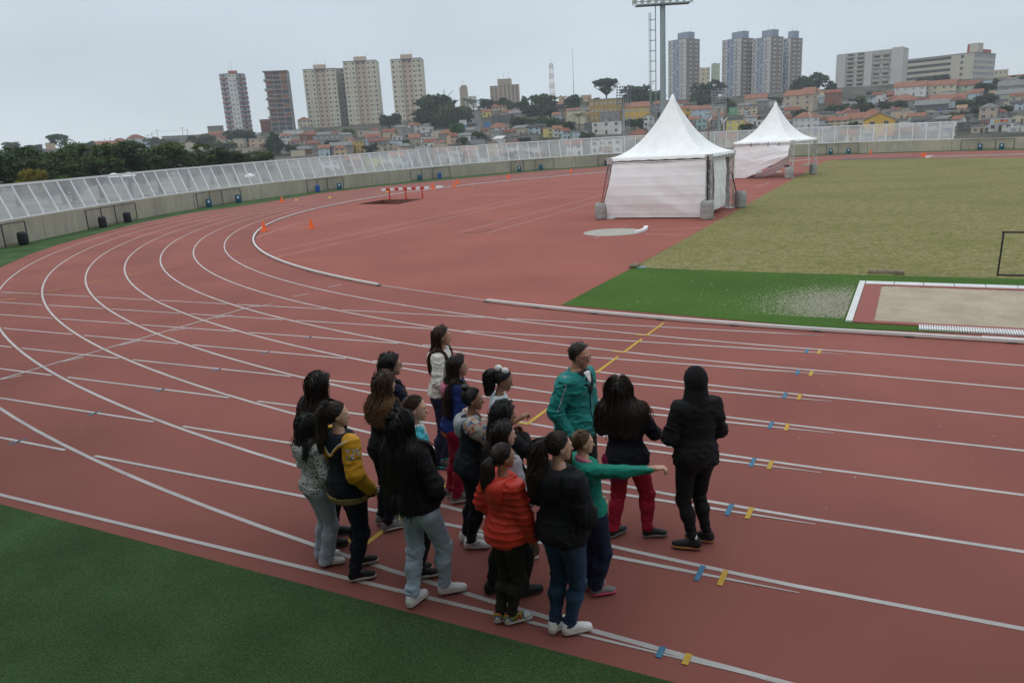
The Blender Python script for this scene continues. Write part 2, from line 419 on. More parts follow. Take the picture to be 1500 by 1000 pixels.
# worn lines on the apron
mb = MB()
for a, b in (((394,370),(803,281.6)),((405,377),(830,280.7)),((672,341),(893,283)),((715,341),(895,290.7)),((947,337),(1027,334)),((942,342),(1007,345)),((1075,288),(1115,287)),((1075,292),(1105,292)),((912,332.5),(919,330)),((871,349.5),(882,345)),((373,349),(430,329)),((430,329),(540,306)),((700,278),(813,259)),((830,275),(886,264.5)),((860,275),(888,269)),((624,291),(652,286)),((577,297),(640,289)),((700,285),(800,282)),((830,281),(886,279.6)),((1105,275),(1122,269.5)),((1122,269.5),(1127,266))):
    seg(mb, gp(*a)[:2], gp(*b)[:2], .05, .006)
tag(mb.build('apron_line', M_lineold), kind='structure')
mb = MB(); seg(mb, gp(680, 341)[:2], gp(700, 341)[:2], .12, .0075); seg(mb, gp(700, 341)[:2], gp(722, 335.5)[:2], .12, .0075)
tag(mb.build('takeoff_board', mat('worn_board', (.11, .045, .035), .9, .2, 10)), kind='structure')
# yellow relay marks
mb = MB(); p0, p1 = gp(972, 473)[:2], gp(533, 799)[:2]; dr = (p1-p0)/np.linalg.norm(p1-p0); tot = np.linalg.norm(p1-p0)
ys = [.0]+[-1.22*k for k in range(1, 8)]+[-9.3]
for k in range(8):
    ta = (ys[k]-.13-p0[1])/dr[1] if k else 0; tb = (ys[k+1]+.13-p0[1])/dr[1] if k < 7 else tot
    if k in (3, 5): ta += .1
    a, b = p0+dr*ta, p0+dr*tb
    seg(mb, a, b, .055, .006)
    seg(mb, b+np.array([.02, .0]), b+np.array([-.22, .02]), .055, .0065)
tag(mb.build('relay_mark', M_yel), kind='structure')
mb = MB()
for a, b in (((1.3,440),(55.7,433.8)),((68.4,427),(119,420.4)),((129.7,414.8),(177.4,409)),((186.7,403.4),(231,398.3)),((240,392.8),(282,387.7)),((290,383),(330.6,378.6)),((337.7,374.3),(375,370.2))):
    a, b = gp(*a)[:2], gp(*b)[:2]; seg(mb, a, b, .05, .006); d = (b-a)/np.linalg.norm(b-a); seg(mb, a, a+d*.35, .12, .0065)
tag(mb.build('faded_relay_mark', M_yelold), kind='structure')
mb, mc = MB(), MB()
TP = [(1195,492),(1188,515.5),(1175,547),(1157,581),(1137,625),(1111,680),(1078,750),(1036,844),(980,962)]
for k, t in enumerate(TP):
    c = gp(*t)[:2]; h = .05 if k == 0 else .15
    if k == 8: h = .09
    off = (.06 if k < 8 else .02)
    for b_, dx in ((mb, -.07), (mc, .125)):
        seg(b_, c+np.array([dx, -h+.05]), c+np.array([dx, h+.0]), .048, .0075)
for a, b in (((128,609),(148,602)),((227,574),(243,569)),((310,544),(324,540)),((382,518),(395,515)),((446,496),(457,493)),((13,651),(38,643))):
    seg(mb, gp(*a)[:2], gp(*b)[:2], .05, .0045)
tag(mb.build('blue_tape_mark', M_blue), kind='structure'); tag(mc.build('yellow_tape_mark', M_yel), kind='structure')

# ------------------------------------------------------------------ aluminium kerb rail in two runs
def kerb(name, label, P):
    mb = MB(); P = resample(np.asarray(P), .5); n = len(P)
    for i in range(n-1):
        mb.bar((*P[i], .05), (*P[i+1], .05), .065, .05)
    o = mb.build(name, mat('kerb_silver', (.66, .66, .65), .4, .08, 5, metal=.15)); mb = MB()
    for i in range(0, n, 3):
        T = P[min(i+1, n-1)]-P[max(i-1, 0)]; T /= np.linalg.norm(T)
        mb.bar((*(P[i]-T*.07), .014), (*(P[i]+T*.07), .014), .10, .022)
    tag(o, label, 'kerb rail'); shift(o, (*P[0], 0)); f = mb.build('feet', M_dark, o); f['kind'] = 'stuff'; f.matrix_parent_inverse = o.matrix_basis.inverted(); return o
def arcp(a, b, n=60): return [(math.cos(t)*TR, TR+math.sin(t)*TR) for t in np.linspace(a, b, n)]
pa = gp(558, 418)[:2]; aa = math.atan2(pa[1]-TR, pa[0])
pb = gp(718, 441)[:2]; ab = math.atan2(pb[1]-TR, pb[0])
if aa > 0: aa -= 2*math.pi
if ab > 0: ab -= 2*math.pi
kerb('kerb_rail', 'silver kerb rail curving round the red bend and running past the hurdle', arcp(aa, -math.pi*1.42, 90))
kerb('kerb_rail', 'silver kerb rail along the near straight before the green strip', arcp(ab, -math.pi/2-.001, 20)+[(x, -.0) for x in np.linspace(.1, 40, 30)])
mb = MB(); fk = px((1357,231.2),(1500,227.2)); mb.bar((*fk[0], .06), (*fk[1], .06), .5, .12); e = np.array(fk[1])-np.array(fk[0]); mb.bar((*fk[1], .06), (*(np.array(fk[1])+e*3), .06), .5, .12)
tag(shift(mb.build('kerb_stone', M_concl), (*fk[0], 0)), 'long pale concrete kerb along the far straight beyond the dry grass', 'kerb')

# ------------------------------------------------------------------ water jump pit, throwing circle, sand pit
A, E_, B, C_ = [np.array(p) for p in PIT]
mb = MB(); dp = -.62
mb.add([(*A, -.03), (*E_, dp), (*B, dp), (*C_, -.03), (*E_, 0.003), (*B, 0.003), (*A, .003), (*C_, .003)], [(0, 3, 2, 1), (1, 2, 5, 4), (0, 1, 4, 6), (3, 7, 5, 2), (0, 6, 7, 3)])
tag(mb.build('water_jump_pit', mat('pit_rubber', (.13, .045, .032), .85, .25, 3)), kind='structure')
c = gp(898, 340.3); mb = MB(); mb.lathe([(1.16, 0.006), (1.16, .014), (0, .014)], 48, (c[0], c[1], 0)); tag(mb.build('throwing_circle', M_concl), kind='structure')
c2 = gp(1122, 252.5); mb = MB(); mb.lathe([(1.3, 0.006), (1.3, .02), (0, .02)], 40, (c2[0], c2[1], 0)); tag(mb.build('hammer_circle', M_concl), kind='structure')
mb = MB(); a = gp(932, 342.5); b = gp(946, 334.5)
mid = (a+b)/2; pts = []
for i in range(9):
    t = i/8-.5; d = (b-a)[:2]; nrm = np.array([d[1], -d[0]])/np.linalg.norm(d); p = mid[:2]+d*t+nrm*.13*(1-(2*t)**2); pts.append(p)
for p, q in zip(pts[:-1], pts[1:]): mb.bar((*p, .06), (*q, .06), .16, .10)
tag(shift(mb.build('toe_board', M_white), mid), 'curved white toe board on the edge of the grey throwing circle', 'toe board')
# sand pit
sp = px((1290,420.7),(1280.7,472),(1500,482.5),(1500,426.5)); x1 = 12.
y0 = (sp[0][1]+sp[3][1])/2; y1 = (sp[1][1]+sp[2][1])/2; xl = (sp[0][0]+sp[1][0])/2
nx, ny = 150, 44
XX, YY = np.meshgrid(np.linspace(xl, x1, nx), np.linspace(y1, y0, ny), indexing='ij'); PP = np.stack([XX.ravel(), YY.ravel(), 0*XX.ravel()], 1).astype(np.float32)
ZZ = .02+.03*wob(PP, 2.6, 1)+.018*wob(PP, 7, 2)+.008*wob(PP, 17, 3)
ed = np.minimum.reduce([XX.ravel()-xl, YY.ravel()-y1, y0-YY.ravel()]); ZZ = .014+np.maximum(ZZ+.02, 0)*np.clip(ed/.3, 0, 1)
PP[:, 2] = ZZ; ii = np.arange(nx*ny).reshape(nx, ny)
F = np.stack([ii[:-1, :-1].ravel(), ii[1:, :-1].ravel(), ii[1:, 1:].ravel(), ii[:-1, 1:].ravel()], 1)
tag(link_mesh('sand', PP, F, mat('sand', (.37, .31, .235), .95, .16, 26, .6, 60, var2=.14, scale2=1.6), smooth=True), kind='structure')
mb = MB()
def quad(mb, xa, xb, ya, yb, z): mb.box(xa, xb, ya, yb, .004, z)
wl = gp(1258, 415)[0], gp(1239, 472)[0]; xw = sum(wl)/2
quad(mb, xl-.62+.27, xl, y1-.18, y0+.16, .03); quad(mb, xl, x1, y0, y0+.16, .03); quad(mb, xl, x1, y1-.18, y1, .03)
o = tag(shift(mb.build('pit_border', M_redtile), (xl, y1, 0)), 'dull red rubber border round the sand pit', 'border')
mb = MB()
for i in range(5): mb.box(xw, xl-.36, y1-.12+i*(y0+.5-y1+.12)/5, y1-.12+(i+1)*(y0+.5-y1+.12)/5-.012, .004, .04)
for i in range(20): mb.box(xl-.34+i*.6, xl-.34+i*.6+.585, y0+.17, y0+.5, .004, .036)
tag(shift(mb.build('edge_boards', M_tile), (xw, y1, 0)), 'white tiled boards bordering the left end and back of the sand pit', 'boards')
for (u0, v0), (u1, v1), lab in (((1346,480.7),(1500,488),'longer white slatted drain grate beside the sand pit'),((1439,496),(1500,499.5),'short white slatted drain grate next to the kerb rail')):
    a = gp(u0, v0); mb = MB(); wd = .34 if u0 < 1400 else .16
    for i in range(230): mb.box(a[0]+i*.04, a[0]+i*.04+.028, a[1]-wd/2, a[1]+wd/2, .006, .035)
    mb.box(a[0], a[0]+9.35, a[1]-.02, a[1]+.02, .006, .028)
    tag(shift(mb.build('drain_grate', M_tile), a), lab, 'drain grate', 'slatted drain grates by the sand pit')
# thrown sand on the turf left of the pit
mb = MB(); mb2 = random.Random(5); cs_ = gp(1225, 445)
for i in range(15000):
    a = mb2.uniform(0, 6.28); r = abs(mb2.gauss(0, .6)); x = cs_[0]+.25-abs(mb2.gauss(0, .75)); y = cs_[1]+mb2.gauss(-.05, .85); s = mb2.uniform(.004, .011)
    if x < xw-.02 and y > 1.1: mb.add([(x-s, y-s*.6, .0115), (x+s, y-s*.7, .0115), (x+s*.8, y+s, .0115), (x-s*.7, y+s*.8, .0115)], [(0, 1, 2, 3)])
tag(mb.build('spilt_sand', mat('dry_sand', (.56, .52, .41), .95, .1, 8)), kind='stuff')

# small wear on the rubber and litter on the turf
mb, mc, md = MB(), MB(), MB(); r_ = random.Random(12)
for i in range(160):
    x, y = r_.uniform(-14, 6), r_.uniform(-9.8, 3); s_ = r_.uniform(.004, .009); t = mc if r_.random() < .6 else md; t.add([(x-s_, y-s_, .0145), (x+s_, y-s_*.6, .0145), (x+s_*.7, y+s_, .0145), (x-s_, y+s_*.8, .0145)], [(0, 1, 2, 3)])
for i in range(60):
    x, y = r_.uniform(-6, 8), r_.uniform(1.3, 6.1); s_ = r_.uniform(.008, .018); mc.add([(x-s_, y-s_, .0145), (x+s_, y-s_*.6, .0145), (x+s_*.7, y+s_, .0145), (x-s_, y+s_*.8, .0145)], [(0, 1, 2, 3)])
tag(mc.build('paper_scraps', mat('paper_scrap', (.55, .54, .52), .8, .1, 9)), kind='stuff'); tag(md.build('leaf_scraps', mat('dry_leaf', (.06, .045, .03), .9, .2, 9)), kind='stuff')
def at(o, p): o.parent = p; return o
# ------------------------------------------------------------------ barrier wall and glazed fence
WT = [(0,325),(78.5,312),(132,303.3),(192.5,294),(272,282.5),(346,273.4),(422,265.6),(492,257.2),(583,249),(655,242.8),(743.5,235.2),(829,229.7),(883,226),(960,221.5),(1050,216.5),(1120,213.4),(1199,210.3),(1279,207.4),(1403,203.6),(1500,201.6)]
FT = [(0,273),(49,270),(111.5,262.5),(175,255.2),(256,248),(300,244),(372,239),(449,231.5),(516,226.5),(573.6,222.2),(660,215.2),(757,209.3),(825,205),(899,200.5),(1060,193),(1197,186.5),(1278,183.3),(1340,180.6),(1404,178.6)]
def vat(T, u): return np.interp(u, [t[0] for t in T], [t[1] for t in T])
W = resample(WB, 1.0); NW = normals(W)
if ((W+NW)-cen)[40] @ (W-cen)[40] < (W-cen)[40] @ (W-cen)[40]: NW = -NW
hs, hf = [], []
for p, n in zip(W, NW):
    u, v = proj((*p, 0))
    if 0 < u < 1480 and (p-CAM[:2]) @ FW[:2] > 5:
        lo, hi = .3, 3.
        for _ in range(30):
            z = (lo+hi)/2; uu, vv = proj((*p, z))
            if vv > vat(WT, uu): lo = z
            else: hi = z
        hs.append(z)
        if u < 1400:
            lo, hi = z, z+4
            for _ in range(30):
                q = (lo+hi)/2; uu, vv = proj((*(p+n*.36*(q-z)), q))
                if vv > vat(FT, uu): lo = q
                else: hi = q
            hf.append(q-z)
        else: hf.append(hf[-1])
    else: hs.append(np.nan); hf.append(np.nan)
hs, hf = np.array(hs), np.array(hf)
ok = np.where(~np.isnan(hs))[0]
hs = np.interp(np.arange(len(hs)), ok, hs[ok]); hf = np.interp(np.arange(len(hf)), ok, hf[ok])
def sm(a, n=9):
    k = np.ones(2*n+1)/(2*n+1); return np.convolve(np.pad(a, n, mode='edge'), k, 'valid')
hs, hf = sm(hs), sm(hf)
th = .28; n = len(W); mb = MB(); vs = []
for i in range(n):
    p, q = W[i], W[i]+NW[i]*th; vs += [(*p, -.4), (*p, hs[i]-.02), (*(p+NW[i]*.02), hs[i]), (*q, hs[i]), (*q, -1.5)]
mb.add(vs, [(5*i+k, 5*i+k+1, 5*i+5+k+1, 5*i+5+k) for i in range(n-1) for k in range(4)])
M_wall = mat('stained_concrete', (.36, .33, .26), .92, .14, 3.0, .25, 25, var2=.16, scale2=.3, stretch=(1.4, 1.4, .25))
wall = tag(shift(mb.build('concrete_wall', M_wall), (*W[n//2], 0)), 'low beige concrete wall curving round the far side of the track under the glazed barrier', 'wall')
mb = MB()
for i in range(6, n, 9):                                # cast joints
    p = W[i]-NW[i]*.004; t = np.array([-NW[i][1], NW[i][0]])*.02; mb.add([(*(p-t), 0.02), (*(p+t), 0.02), (*(p+t), hs[i]-.03), (*(p-t), hs[i]-.03)], [(0, 1, 2, 3)])
j = mb.build('joint', mat('joint_dark', (.13, .115, .09), .9, .1, 5)); j['kind'] = 'stuff'; j.parent = wall; j.matrix_parent_inverse = Matrix.Translation(-Vector(wall.location))
def glass_mat():
    mt = D.materials.new('weathered_glazing'); mt.use_nodes = True; nt = mt.node_tree; b = nt.nodes['Principled BSDF']; L = nt.links.new
    b.inputs['Base Color'].default_value = (.84, .875, .875, 1); b.inputs['Roughness'].default_value = .25
    tc = nn(nt, 'ShaderNodeTexCoord'); t = nn(nt, 'ShaderNodeTexNoise'); t.inputs['Scale'].default_value = .7; t.inputs['Detail'].default_value = 5; L(tc.outputs['Object'], t.inputs['Vector'])
    mr = nn(nt, 'ShaderNodeMapRange'); mr.inputs[1].default_value = .3; mr.inputs[2].default_value = .7; mr.inputs[3].default_value = .25; mr.inputs[4].default_value = .37; L(t.outputs[0], mr.inputs[0])
    oi = nn(nt, 'ShaderNodeObjectInfo'); ad = nn(nt, 'ShaderNodeMath', operation='MULTIPLY_ADD'); ad.inputs[1].default_value = .10; L(oi.outputs['Random'], ad.inputs[0]); L(mr.outputs[0], ad.inputs[2]); L(ad.outputs[0], b.inputs['Alpha'])
    return mt
M_glass = glass_mat()
fence = thing('glass_fence', 'white framed fence of hazy glass panels leaning outward on top of the curving concrete wall', 'fence', (*W[n//2], 0))
S = np.r_[0, np.cumsum(np.linalg.norm(np.diff(W, axis=0), axis=1))]
ue = [proj((*p, hs[i]))[0] if (p-CAM[:2]) @ FW[:2] > 3 else -999 for i, p in enumerate(W)]
iend = max(i for i in range(n) if ue[i] <= 1405 and i < n-3 and ue[i] > 0); ist = max(0, min(i for i in range(n) if ue[i] > 0)-9)
step = 1.42; posts = []
s = S[iend]
while s > S[ist]:
    p = np.array([np.interp(s, S, W[:, k]) for k in (0, 1)]); q = np.array([np.interp(s, S, NW[:, k]) for k in (0, 1)]); q /= np.linalg.norm(q)
    ln = np.interp(np.interp(s, S, ue), (600, 1000), (.36, .06)); posts.append((p+q*.14, q, np.interp(s, S, hs), np.interp(s, S, hf), ln)); s -= step
M_fr = mat('white_frame', (.70, .73, .75), .4, .04, 3)
base = np.array([*W[n//2], 0])
def tops(P): return np.array([*(P[0]+P[1]*P[4]*P[3]), P[2]+P[3]])
def bots(P): return np.array([*P[0], P[2]+.002])
rails = MB(); low = MB()
for i, P in enumerate(posts):
    mb = MB(); a, b = bots(P)-base, tops(P)-base; mb.bar(a, b, .09, .07, ref=(*P[1], .3)); mb.build('post', M_fr, fence)
    if i:
        Q = posts[i-1]; c, d = bots(Q)-base, tops(Q)-base; t = (c-a)/np.linalg.norm(c-a)*.06
        mb = MB(); mb.add([a+t, c-t, d-t, b+t], [(0, 1, 2, 3)]); mb.build('pane', M_glass, fence)
        rails.bar(b, d, .10, .12); low.bar(a+(0, 0, .03), c+(0, 0, .03), .06, .05)
rails.build('top_rail', M_fr, fence); low.build('bottom_rail', M_fr, fence)

# ------------------------------------------------------------------ frames fixed along the wall, barrels in front of them
def on_wall(u):                                       # foot of the wall under image column u
    k = min((i for i in range(n) if ue[i] > -100), key=lambda i: abs(proj((*W[i], 0))[0]-u)); return k
FR = [(-30,28,'leftmost of the frames, cut by the left edge of the view'),(129.7,196.3,'with two black barrels'),(289,353.4,'with two dark blue barrels, left of the traffic cone by the turf'),(444,504.5,'with one bright blue and one teal barrel'),(596,655.7,'behind the red and white hurdle'),(748.7,807.7,'left of the near white tent'),(875,934,'half hidden by the near white tent'),(1191,1262,'right of the far white tent'),(1410.6,1485,'rightmost of the frames, past the end of the glazing')]
for ul, ur, lab in FR:
    k0, k1 = on_wall(ul), on_wall(ur) if ul > -25 else on_wall(28)
    if ul < -25: k0 = max(0, k1-4)
    a, b = W[k0]-NW[k0]*.25, W[k1]-NW[k1]*.25; h = hs[k0]*.88
    c = (a+b)/2; t = thing('wall_frame', 'thin black four-post frame against the wall, '+lab, 'frame', (*c, 0), 0, 'thin black frames along the barrier wall')
    L_ = np.linalg.norm(b-a)
    for q in (0, .28, .55, 1) if ul < 1300 else (0, .34, .66, 1):
        p = a+(b-a)*q-c; mb = MB(); mb.bar((*p, .004), (*p, h), .045, .045); mb.build('post', M_dark, t)
    mb = MB(); mb.bar((*(a-c), h+.02), (*(b-c), h+.02), .045, .045); mb.build('top_bar', M_dark, t)
    mb = MB(); mb.bar((*(a-c), .1), (*(b-c), .1), .03, .03); mb.build('lower_bar', M_dark, t)
def barrel_prof(h, r): return [(0, .004), (r*.86, .004), (r*.93, .03*h), (r*.97, .1*h), (r, .3*h), (r*.985, .33*h), (r*1.01, .36*h), (r*1.01, .62*h), (r*.985, .65*h), (r, .68*h), (r*.97, .88*h), (r*.82, .96*h), (r*.74, .985*h), (r*.70, .985*h), (r*.68, .955*h)]
bm = MB(); bm.lathe(barrel_prof(.66, .23), 24); bm_o = bm.build('barrel', M_dark, smooth=True); bm_me = bm_o.data; D.objects.remove(bm_o)
def barrel(u, v, m_, lab, grp, sc=1., cap_m=None, p=None, lab_w=False):
    g = gp(u, v) if p is None else p; o = D.objects.new('barrel', bm_me); COL.objects.link(o); o.location = tuple(g); o.scale = (sc, sc, sc); o.rotation_euler = (0, 0, rnd.uniform(0, 6))
    o.material_slots[0].link = 'OBJECT'; o.material_slots[0].material = m_
    tag(o, lab, 'barrel', grp)
    mb = MB()
    for x in (-.1, .1): mb.tube((x, .03, .64), (x, .03, .675), .035, n=10)
    mb.build('bung', m_, o)
    if lab_w:
        mb = MB(); R0 = .237
        d = CAM[:2]-g[:2]; a0_ = math.atan2(d[1], d[0])-o.rotation_euler[2]; vs = []
        for i in range(5):
            a = a0_-.3+i*.15; vs += [(R0*math.cos(a), R0*math.sin(a), .36), (R0*math.cos(a), R0*math.sin(a), .52)]
        mb.add(vs, [(2*i, 2*i+2, 2*i+3, 2*i+1) for i in range(4)]); mb.build('paper_patch', M_white, o)
    return o
Mb_k = mat('black_plastic', (.012, .013, .016), .45, .1, 5); Mb_t = mat('teal_plastic', (.018, .085, .14), .45, .12, 5); Mb_b = mat('blue_plastic', (.02, .075, .30), .45, .12, 5); Mb_g = mat('grey_plastic', (.31, .31, .30), .55, .1, 4, var2=.1, scale2=2)
WG = 'barrels weighting the frames along the wall'
for u, v, m_, lab, lw in ((9,363,Mb_k,'black barrel nearest the left edge of the view',False),(140,333.5,Mb_k,'left one of the two black barrels at the second wall frame',False),(178.6,325.5,Mb_k,'right one of the two black barrels at the second wall frame',False),(300.7,303.8,Mb_t,'teal barrel left in the wall frame above the leftmost cone',True),(338,297.6,Mb_t,'teal barrel right in the wall frame above the leftmost cone',True),(454.8,282.2,Mb_b,'bright blue barrel beside a teal one, left of the hurdle',False),(490,278,Mb_t,'teal barrel to the right of a bright blue one, left of the hurdle',True),(607,264.8,Mb_t,'teal barrel above the left half of the hurdle bar',False),(642.5,261.7,Mb_b,'bright blue barrel above the right end of the hurdle bar',False),(760.4,251.3,Mb_t,'teal barrel with a white patch, left of the near tent',True),(794.5,248.6,Mb_t,'teal barrel without a patch, left of the near tent',False),(886.4,242.3,Mb_k,'black barrel by the wall just behind the near tent corner',False),(1214.4,226,Mb_t,'dark teal barrel by the wall right of the far tent',True),(1242.4,224.6,Mb_t,'teal barrel with a white patch left of the single far cone',True),(1432.5,220,Mb_t,'left of the last two teal barrels at the far right wall',True),(1463,219,Mb_t,'right of the last two teal barrels at the far right wall',True)):
    k = on_wall(u); p0 = W[k]-NW[k]*.62
    barrel(u, v, m_, lab, WG, 1., None, (p0[0], p0[1], .004), lw)

# ------------------------------------------------------------------ tents
M_canvas = mat('white_canvas', (.82, .83, .835), .75, .05, 3, .25, 6, var2=.05, scale2=.8)
M_canvas2 = mat('wall_canvas', (.82, .815, .835), .75, .04, 2, .12, 5, var2=.06, scale2=.6)
def truss(mb, a, b, w=.2, r=.018, nz=None):
    a, b, x, y = mb.frame(a, b); l = np.linalg.norm(b-a); nz = nz or max(3, int(l/.28))
    cs = [(1, 1), (-1, 1), (-1, -1), (1, -1)]
    for i, j in cs: mb.tube(a+(x*i+y*j)*w/2, b+(x*i+y*j)*w/2, r, n=5)
    for q in range(4):
        c0, c1 = cs[q], cs[(q+1) % 4]
        for k in range(nz):
            p = a+(b-a)*k/nz; p2 = a+(b-a)*(k+1)/nz
            s0, s1 = (c0, c1) if k % 2 == 0 else (c1, c0)
            mb.tube(p+(x*s0[0]+y*s0[1])*w/2, p2+(x*s1[0]+y*s1[1])*w/2, r*.6, n=4, caps=False)
def tent(label, FL, FRt, BR, heave, hapex, lifted):
    FL, FRt, BR = [np.array([*p[:2], 0.]) for p in (FL, FRt, BR)]
    ex = FRt-FL; Wd = np.linalg.norm(ex); ex /= Wd; ey = np.array([-ex[1], ex[0], 0]); Dp = Wd
    yaw = math.atan2(ex[1], ex[0]); t = thing('pagoda_tent', label, 'tent', FL, yaw)
    cs = [(0, 0), (Wd, 0), (Wd, Dp), (0, Dp)]
    for (x, y) in cs:
        mb = MB(); truss(mb, (x, y, .03), (x, y, heave-.2)); mb.box(x-.22, x+.22, y-.22, y+.22, .004, .03); mb.build('leg', M_alu, t)
    for i in range(4):
        (x0, y0), (x1, y1) = cs[i], cs[(i+1) % 4]; mb = MB(); truss(mb, (x0, y0, heave-.1), (x1, y1, heave-.1)); mb.build('beam', M_alu, t)
    for (x, y) in cs:
        mb = MB(); mb.box(x-.14, x+.14, y-.14, y+.14, heave-.24, heave+.02); mb.build('corner_block', M_alu, t)
    # canopy: concave four-sided peak with a short valance
    N = 26; K = 18; V = []; c = np.array([Wd/2, Dp/2]); ov = .12
    ring = []
    for i in range(4):
        (x0, y0), (x1, y1) = cs[i], cs[(i+1) % 4]
        for k in range(N): ring.append((x0+(x1-x0)*k/N, y0+(y1-y0)*k/N))
    ring = np.array(ring); ring = c+(ring-c)*(1+ov/(Wd/2)); M = len(ring)
    for j in range(K+1):
        s = j/K; rad = 1-s; zz = heave+.02+(hapex-heave)*(s**1.75*.72+.28*s*s*s)
        for i, p in enumerate(ring):
            q = c+(p-c)*max(rad, .012); e = (i % N)/N; side = i//N
            sag = 1-.075*math.sin(math.pi*e)*math.sin(math.pi*rad)
            q = c+(q-c)*sag; V.append((*q, zz+.012*math.sin(e*37+side)*rad*(1-rad)*2))
    val = len(V)
    for i, p in enumerate(ring): e = (i % N)/N; V.append((*p, heave-.10-.03*abs(math.sin(e*math.pi*7))))
    F = [(j*M+i, j*M+(i+1) % M, (j+1)*M+(i+1) % M, (j+1)*M+i) for j in range(K) for i in range(M)]+[(val+i, val+(i+1) % M, (i+1) % M, i) for i in range(M)]+[tuple(K*M+i for i in range(M))]
    link_mesh('canopy', V, F, M_canvas, t, smooth=True)
    def cloth(name, P0, P1, z0, z1, bulge, nx=60, nz=36, seed=0, m_=M_canvas2, fn=None):
        P0, P1 = np.array(P0, float), np.array(P1, float); d = (P1-P0); nr = np.array([d[1], -d[0]])/np.linalg.norm(d); V = []
        for i in range(nx+1):
            for j in range(nz+1):
                s, q = i/nx, j/nz
                r_ = wob(np.array([[s*4, q*3, 0]], np.float32), 2.2, seed)[0]*.03+wob(np.array([[s*7+q*4, q*3, 1]], np.float32), 2.4, seed+1)[0]*.008
                r_ += .012*math.exp(-(((q*6) % 1)-.5)**2*160)
                x = P0+d*s+nr*(bulge*math.sin(math.pi*min(1, q*1.0))*(1-.4*s)+r_); z = z0+(z1-z0)*q
                if fn: x2, z2 = fn(s, q, x, z); x, z = x2, z2
                V.append((*x, z))
        F = [(i*(nz+1)+j, (i+1)*(nz+1)+j, (i+1)*(nz+1)+j+1, i*(nz+1)+j+1) for i in range(nx) for j in range(nz)]
        return link_mesh(name, V, F, m_, t, smooth=True)
    if not lifted:
        def bil(s, q, x, z):
            k = max(0, 1-s/.25); x = x+np.array([-.06-.34*math.sin(math.pi*min(1, max(0, .35+q*.75)))*1., -.05])*k*(1-q)*1.2; return x, z
        cloth('side_wall', (.1, -.08), (Wd-.1, -.08), .06, heave-.22, .16, seed=1, fn=bil)
        cloth('side_wall', (Wd-.02, Dp*.12+.3), (Wd-.02, Dp*.74), .25, heave-.2, .05, seed=3)
        cloth('side_wall', (Wd-.1, Dp), (.1, Dp), .06, heave-.22, .1, seed=4); cloth('side_wall', (0, Dp-.1), (0, .1), .06, heave-.22, .12, seed=5)
        mb = MB(); mb.tube((-.05, -.15, heave-.3), (-.35, -.4, .66), .018, n=5); mb.tube((-.05, -.15, heave*.6), (-.3, -.35, .66), .018, n=5); mb.build('strap', Mb_k, t)
        mb = MB(); mb.tube((Wd-.02, -.17, heave-.05), (Wd+.02, -.3, .66), .03, n=6); mb.build('strap', Mb_k, t)
        mb = MB(); mb.tube((Wd+.05, Dp-.2, heave*.62), (Wd+.3, Dp-.1, .6), .025, n=5); mb.build('strap', Mb_k, t)
    else:
        # the lower right corner of the front cloth is pulled up to the right leg and folds over
        def lift(s, q, x, z):
            s0 = .22; k = max(0, (s-s0)/(1-s0)); zb = .04+(heave*.58)*k**1.05; zt = heave-.18; zz = zb+(zt-zb)*q
            return x+np.array([0, -.30*k*(1-q)]), zz
        cloth('side_wall', (.1, -.06), (Wd-.15, -.06), .04, heave-.18, .06, seed=6, fn=lift)
        def flap(s, q, x, z):
            k = s; zb = .04+heave*.58*k**1.05; d = .62*math.sin(math.pi*min(1, k*.75+.12)); return x+np.array([.25*(1-q)*math.sin(math.pi*k), -.30*k+.16+.5*(1-q)]), zb-d*(1-q)*.55+.05*q
        cloth('side_wall', (Wd*.35, -.06), (Wd-.15, -.06), .04, heave-.2, .0, seed=7, fn=flap)
        cloth('side_wall', (0, Dp-.1), (0, .1), .06, heave-.22, .12, seed=8)
        for s in (.33, .62, .80):
            mb = MB(); mb.tube((Wd*s, -.15, heave-.05), (Wd*s-.04, -.16, heave-.32), .02, n=5); mb.build('strap', Mb_k, t)
    return t, lambda x, y: FL+ex*x+ey*y
def apexh(P, v):                                       # height above point P whose image row is v
    lo, hi = 0, 12
    for _ in range(40):
        z = (lo+hi)/2
        if proj((P[0], P[1], z))[1] > v: lo = z
        else: hi = z
    return z
f1, f2, f3 = gp(896, 320.5), gp(1038, 320), gp(1066, 305)
c1 = (f1+f3)/2; he1 = apexh(f2, 226.5); ap1 = apexh(c1, 139); print('tent1', he1, ap1, np.linalg.norm(f2-f1), np.linalg.norm(f3-f2))
t1, w1 = tent('nearer white peaked tent, its front cloth closed down to the red apron', f1, f2, f3, he1, ap1, False)
g1, g2, g3 = gp(1073, 262), gp(1159, 261), gp(1170, 255.5)
c2_ = (g1+g3)/2; he2 = apexh(g2, 206); ap2 = apexh(c2_, 151); print('tent2', he2, ap2, np.linalg.norm(g2-g1), np.linalg.norm(g3-g2))
t2, w2 = tent('farther white peaked tent with its front cloth blown up and folded', g1, g2, g3, he2, ap2, True)
TG = 'grey barrels weighting the tent legs'
barrel(0, 0, Mb_g, 'grey barrel at the left front leg of the near tent', TG, 1.15, None, (*w1(-.42, -.25)[:2], .004))
barrel(0, 0, Mb_g, 'grey barrel at the right front leg of the near tent, against the closed cloth', TG, 1.25, None, (*w1(np.linalg.norm(f2-f1)+.03, -.42)[:2], .004))
barrel(0, 0, Mb_g, 'grey barrel at the back right leg of the near tent', TG, 1.2, None, (*w1(np.linalg.norm(f2-f1)+.42, np.linalg.norm(f2-f1)+.1)[:2], .004))
barrel(0, 0, Mb_g, 'grey barrel at the right front leg of the far tent', TG, 1.2, None, (*w2(np.linalg.norm(g2-g1)-.02, -.42)[:2], .004))
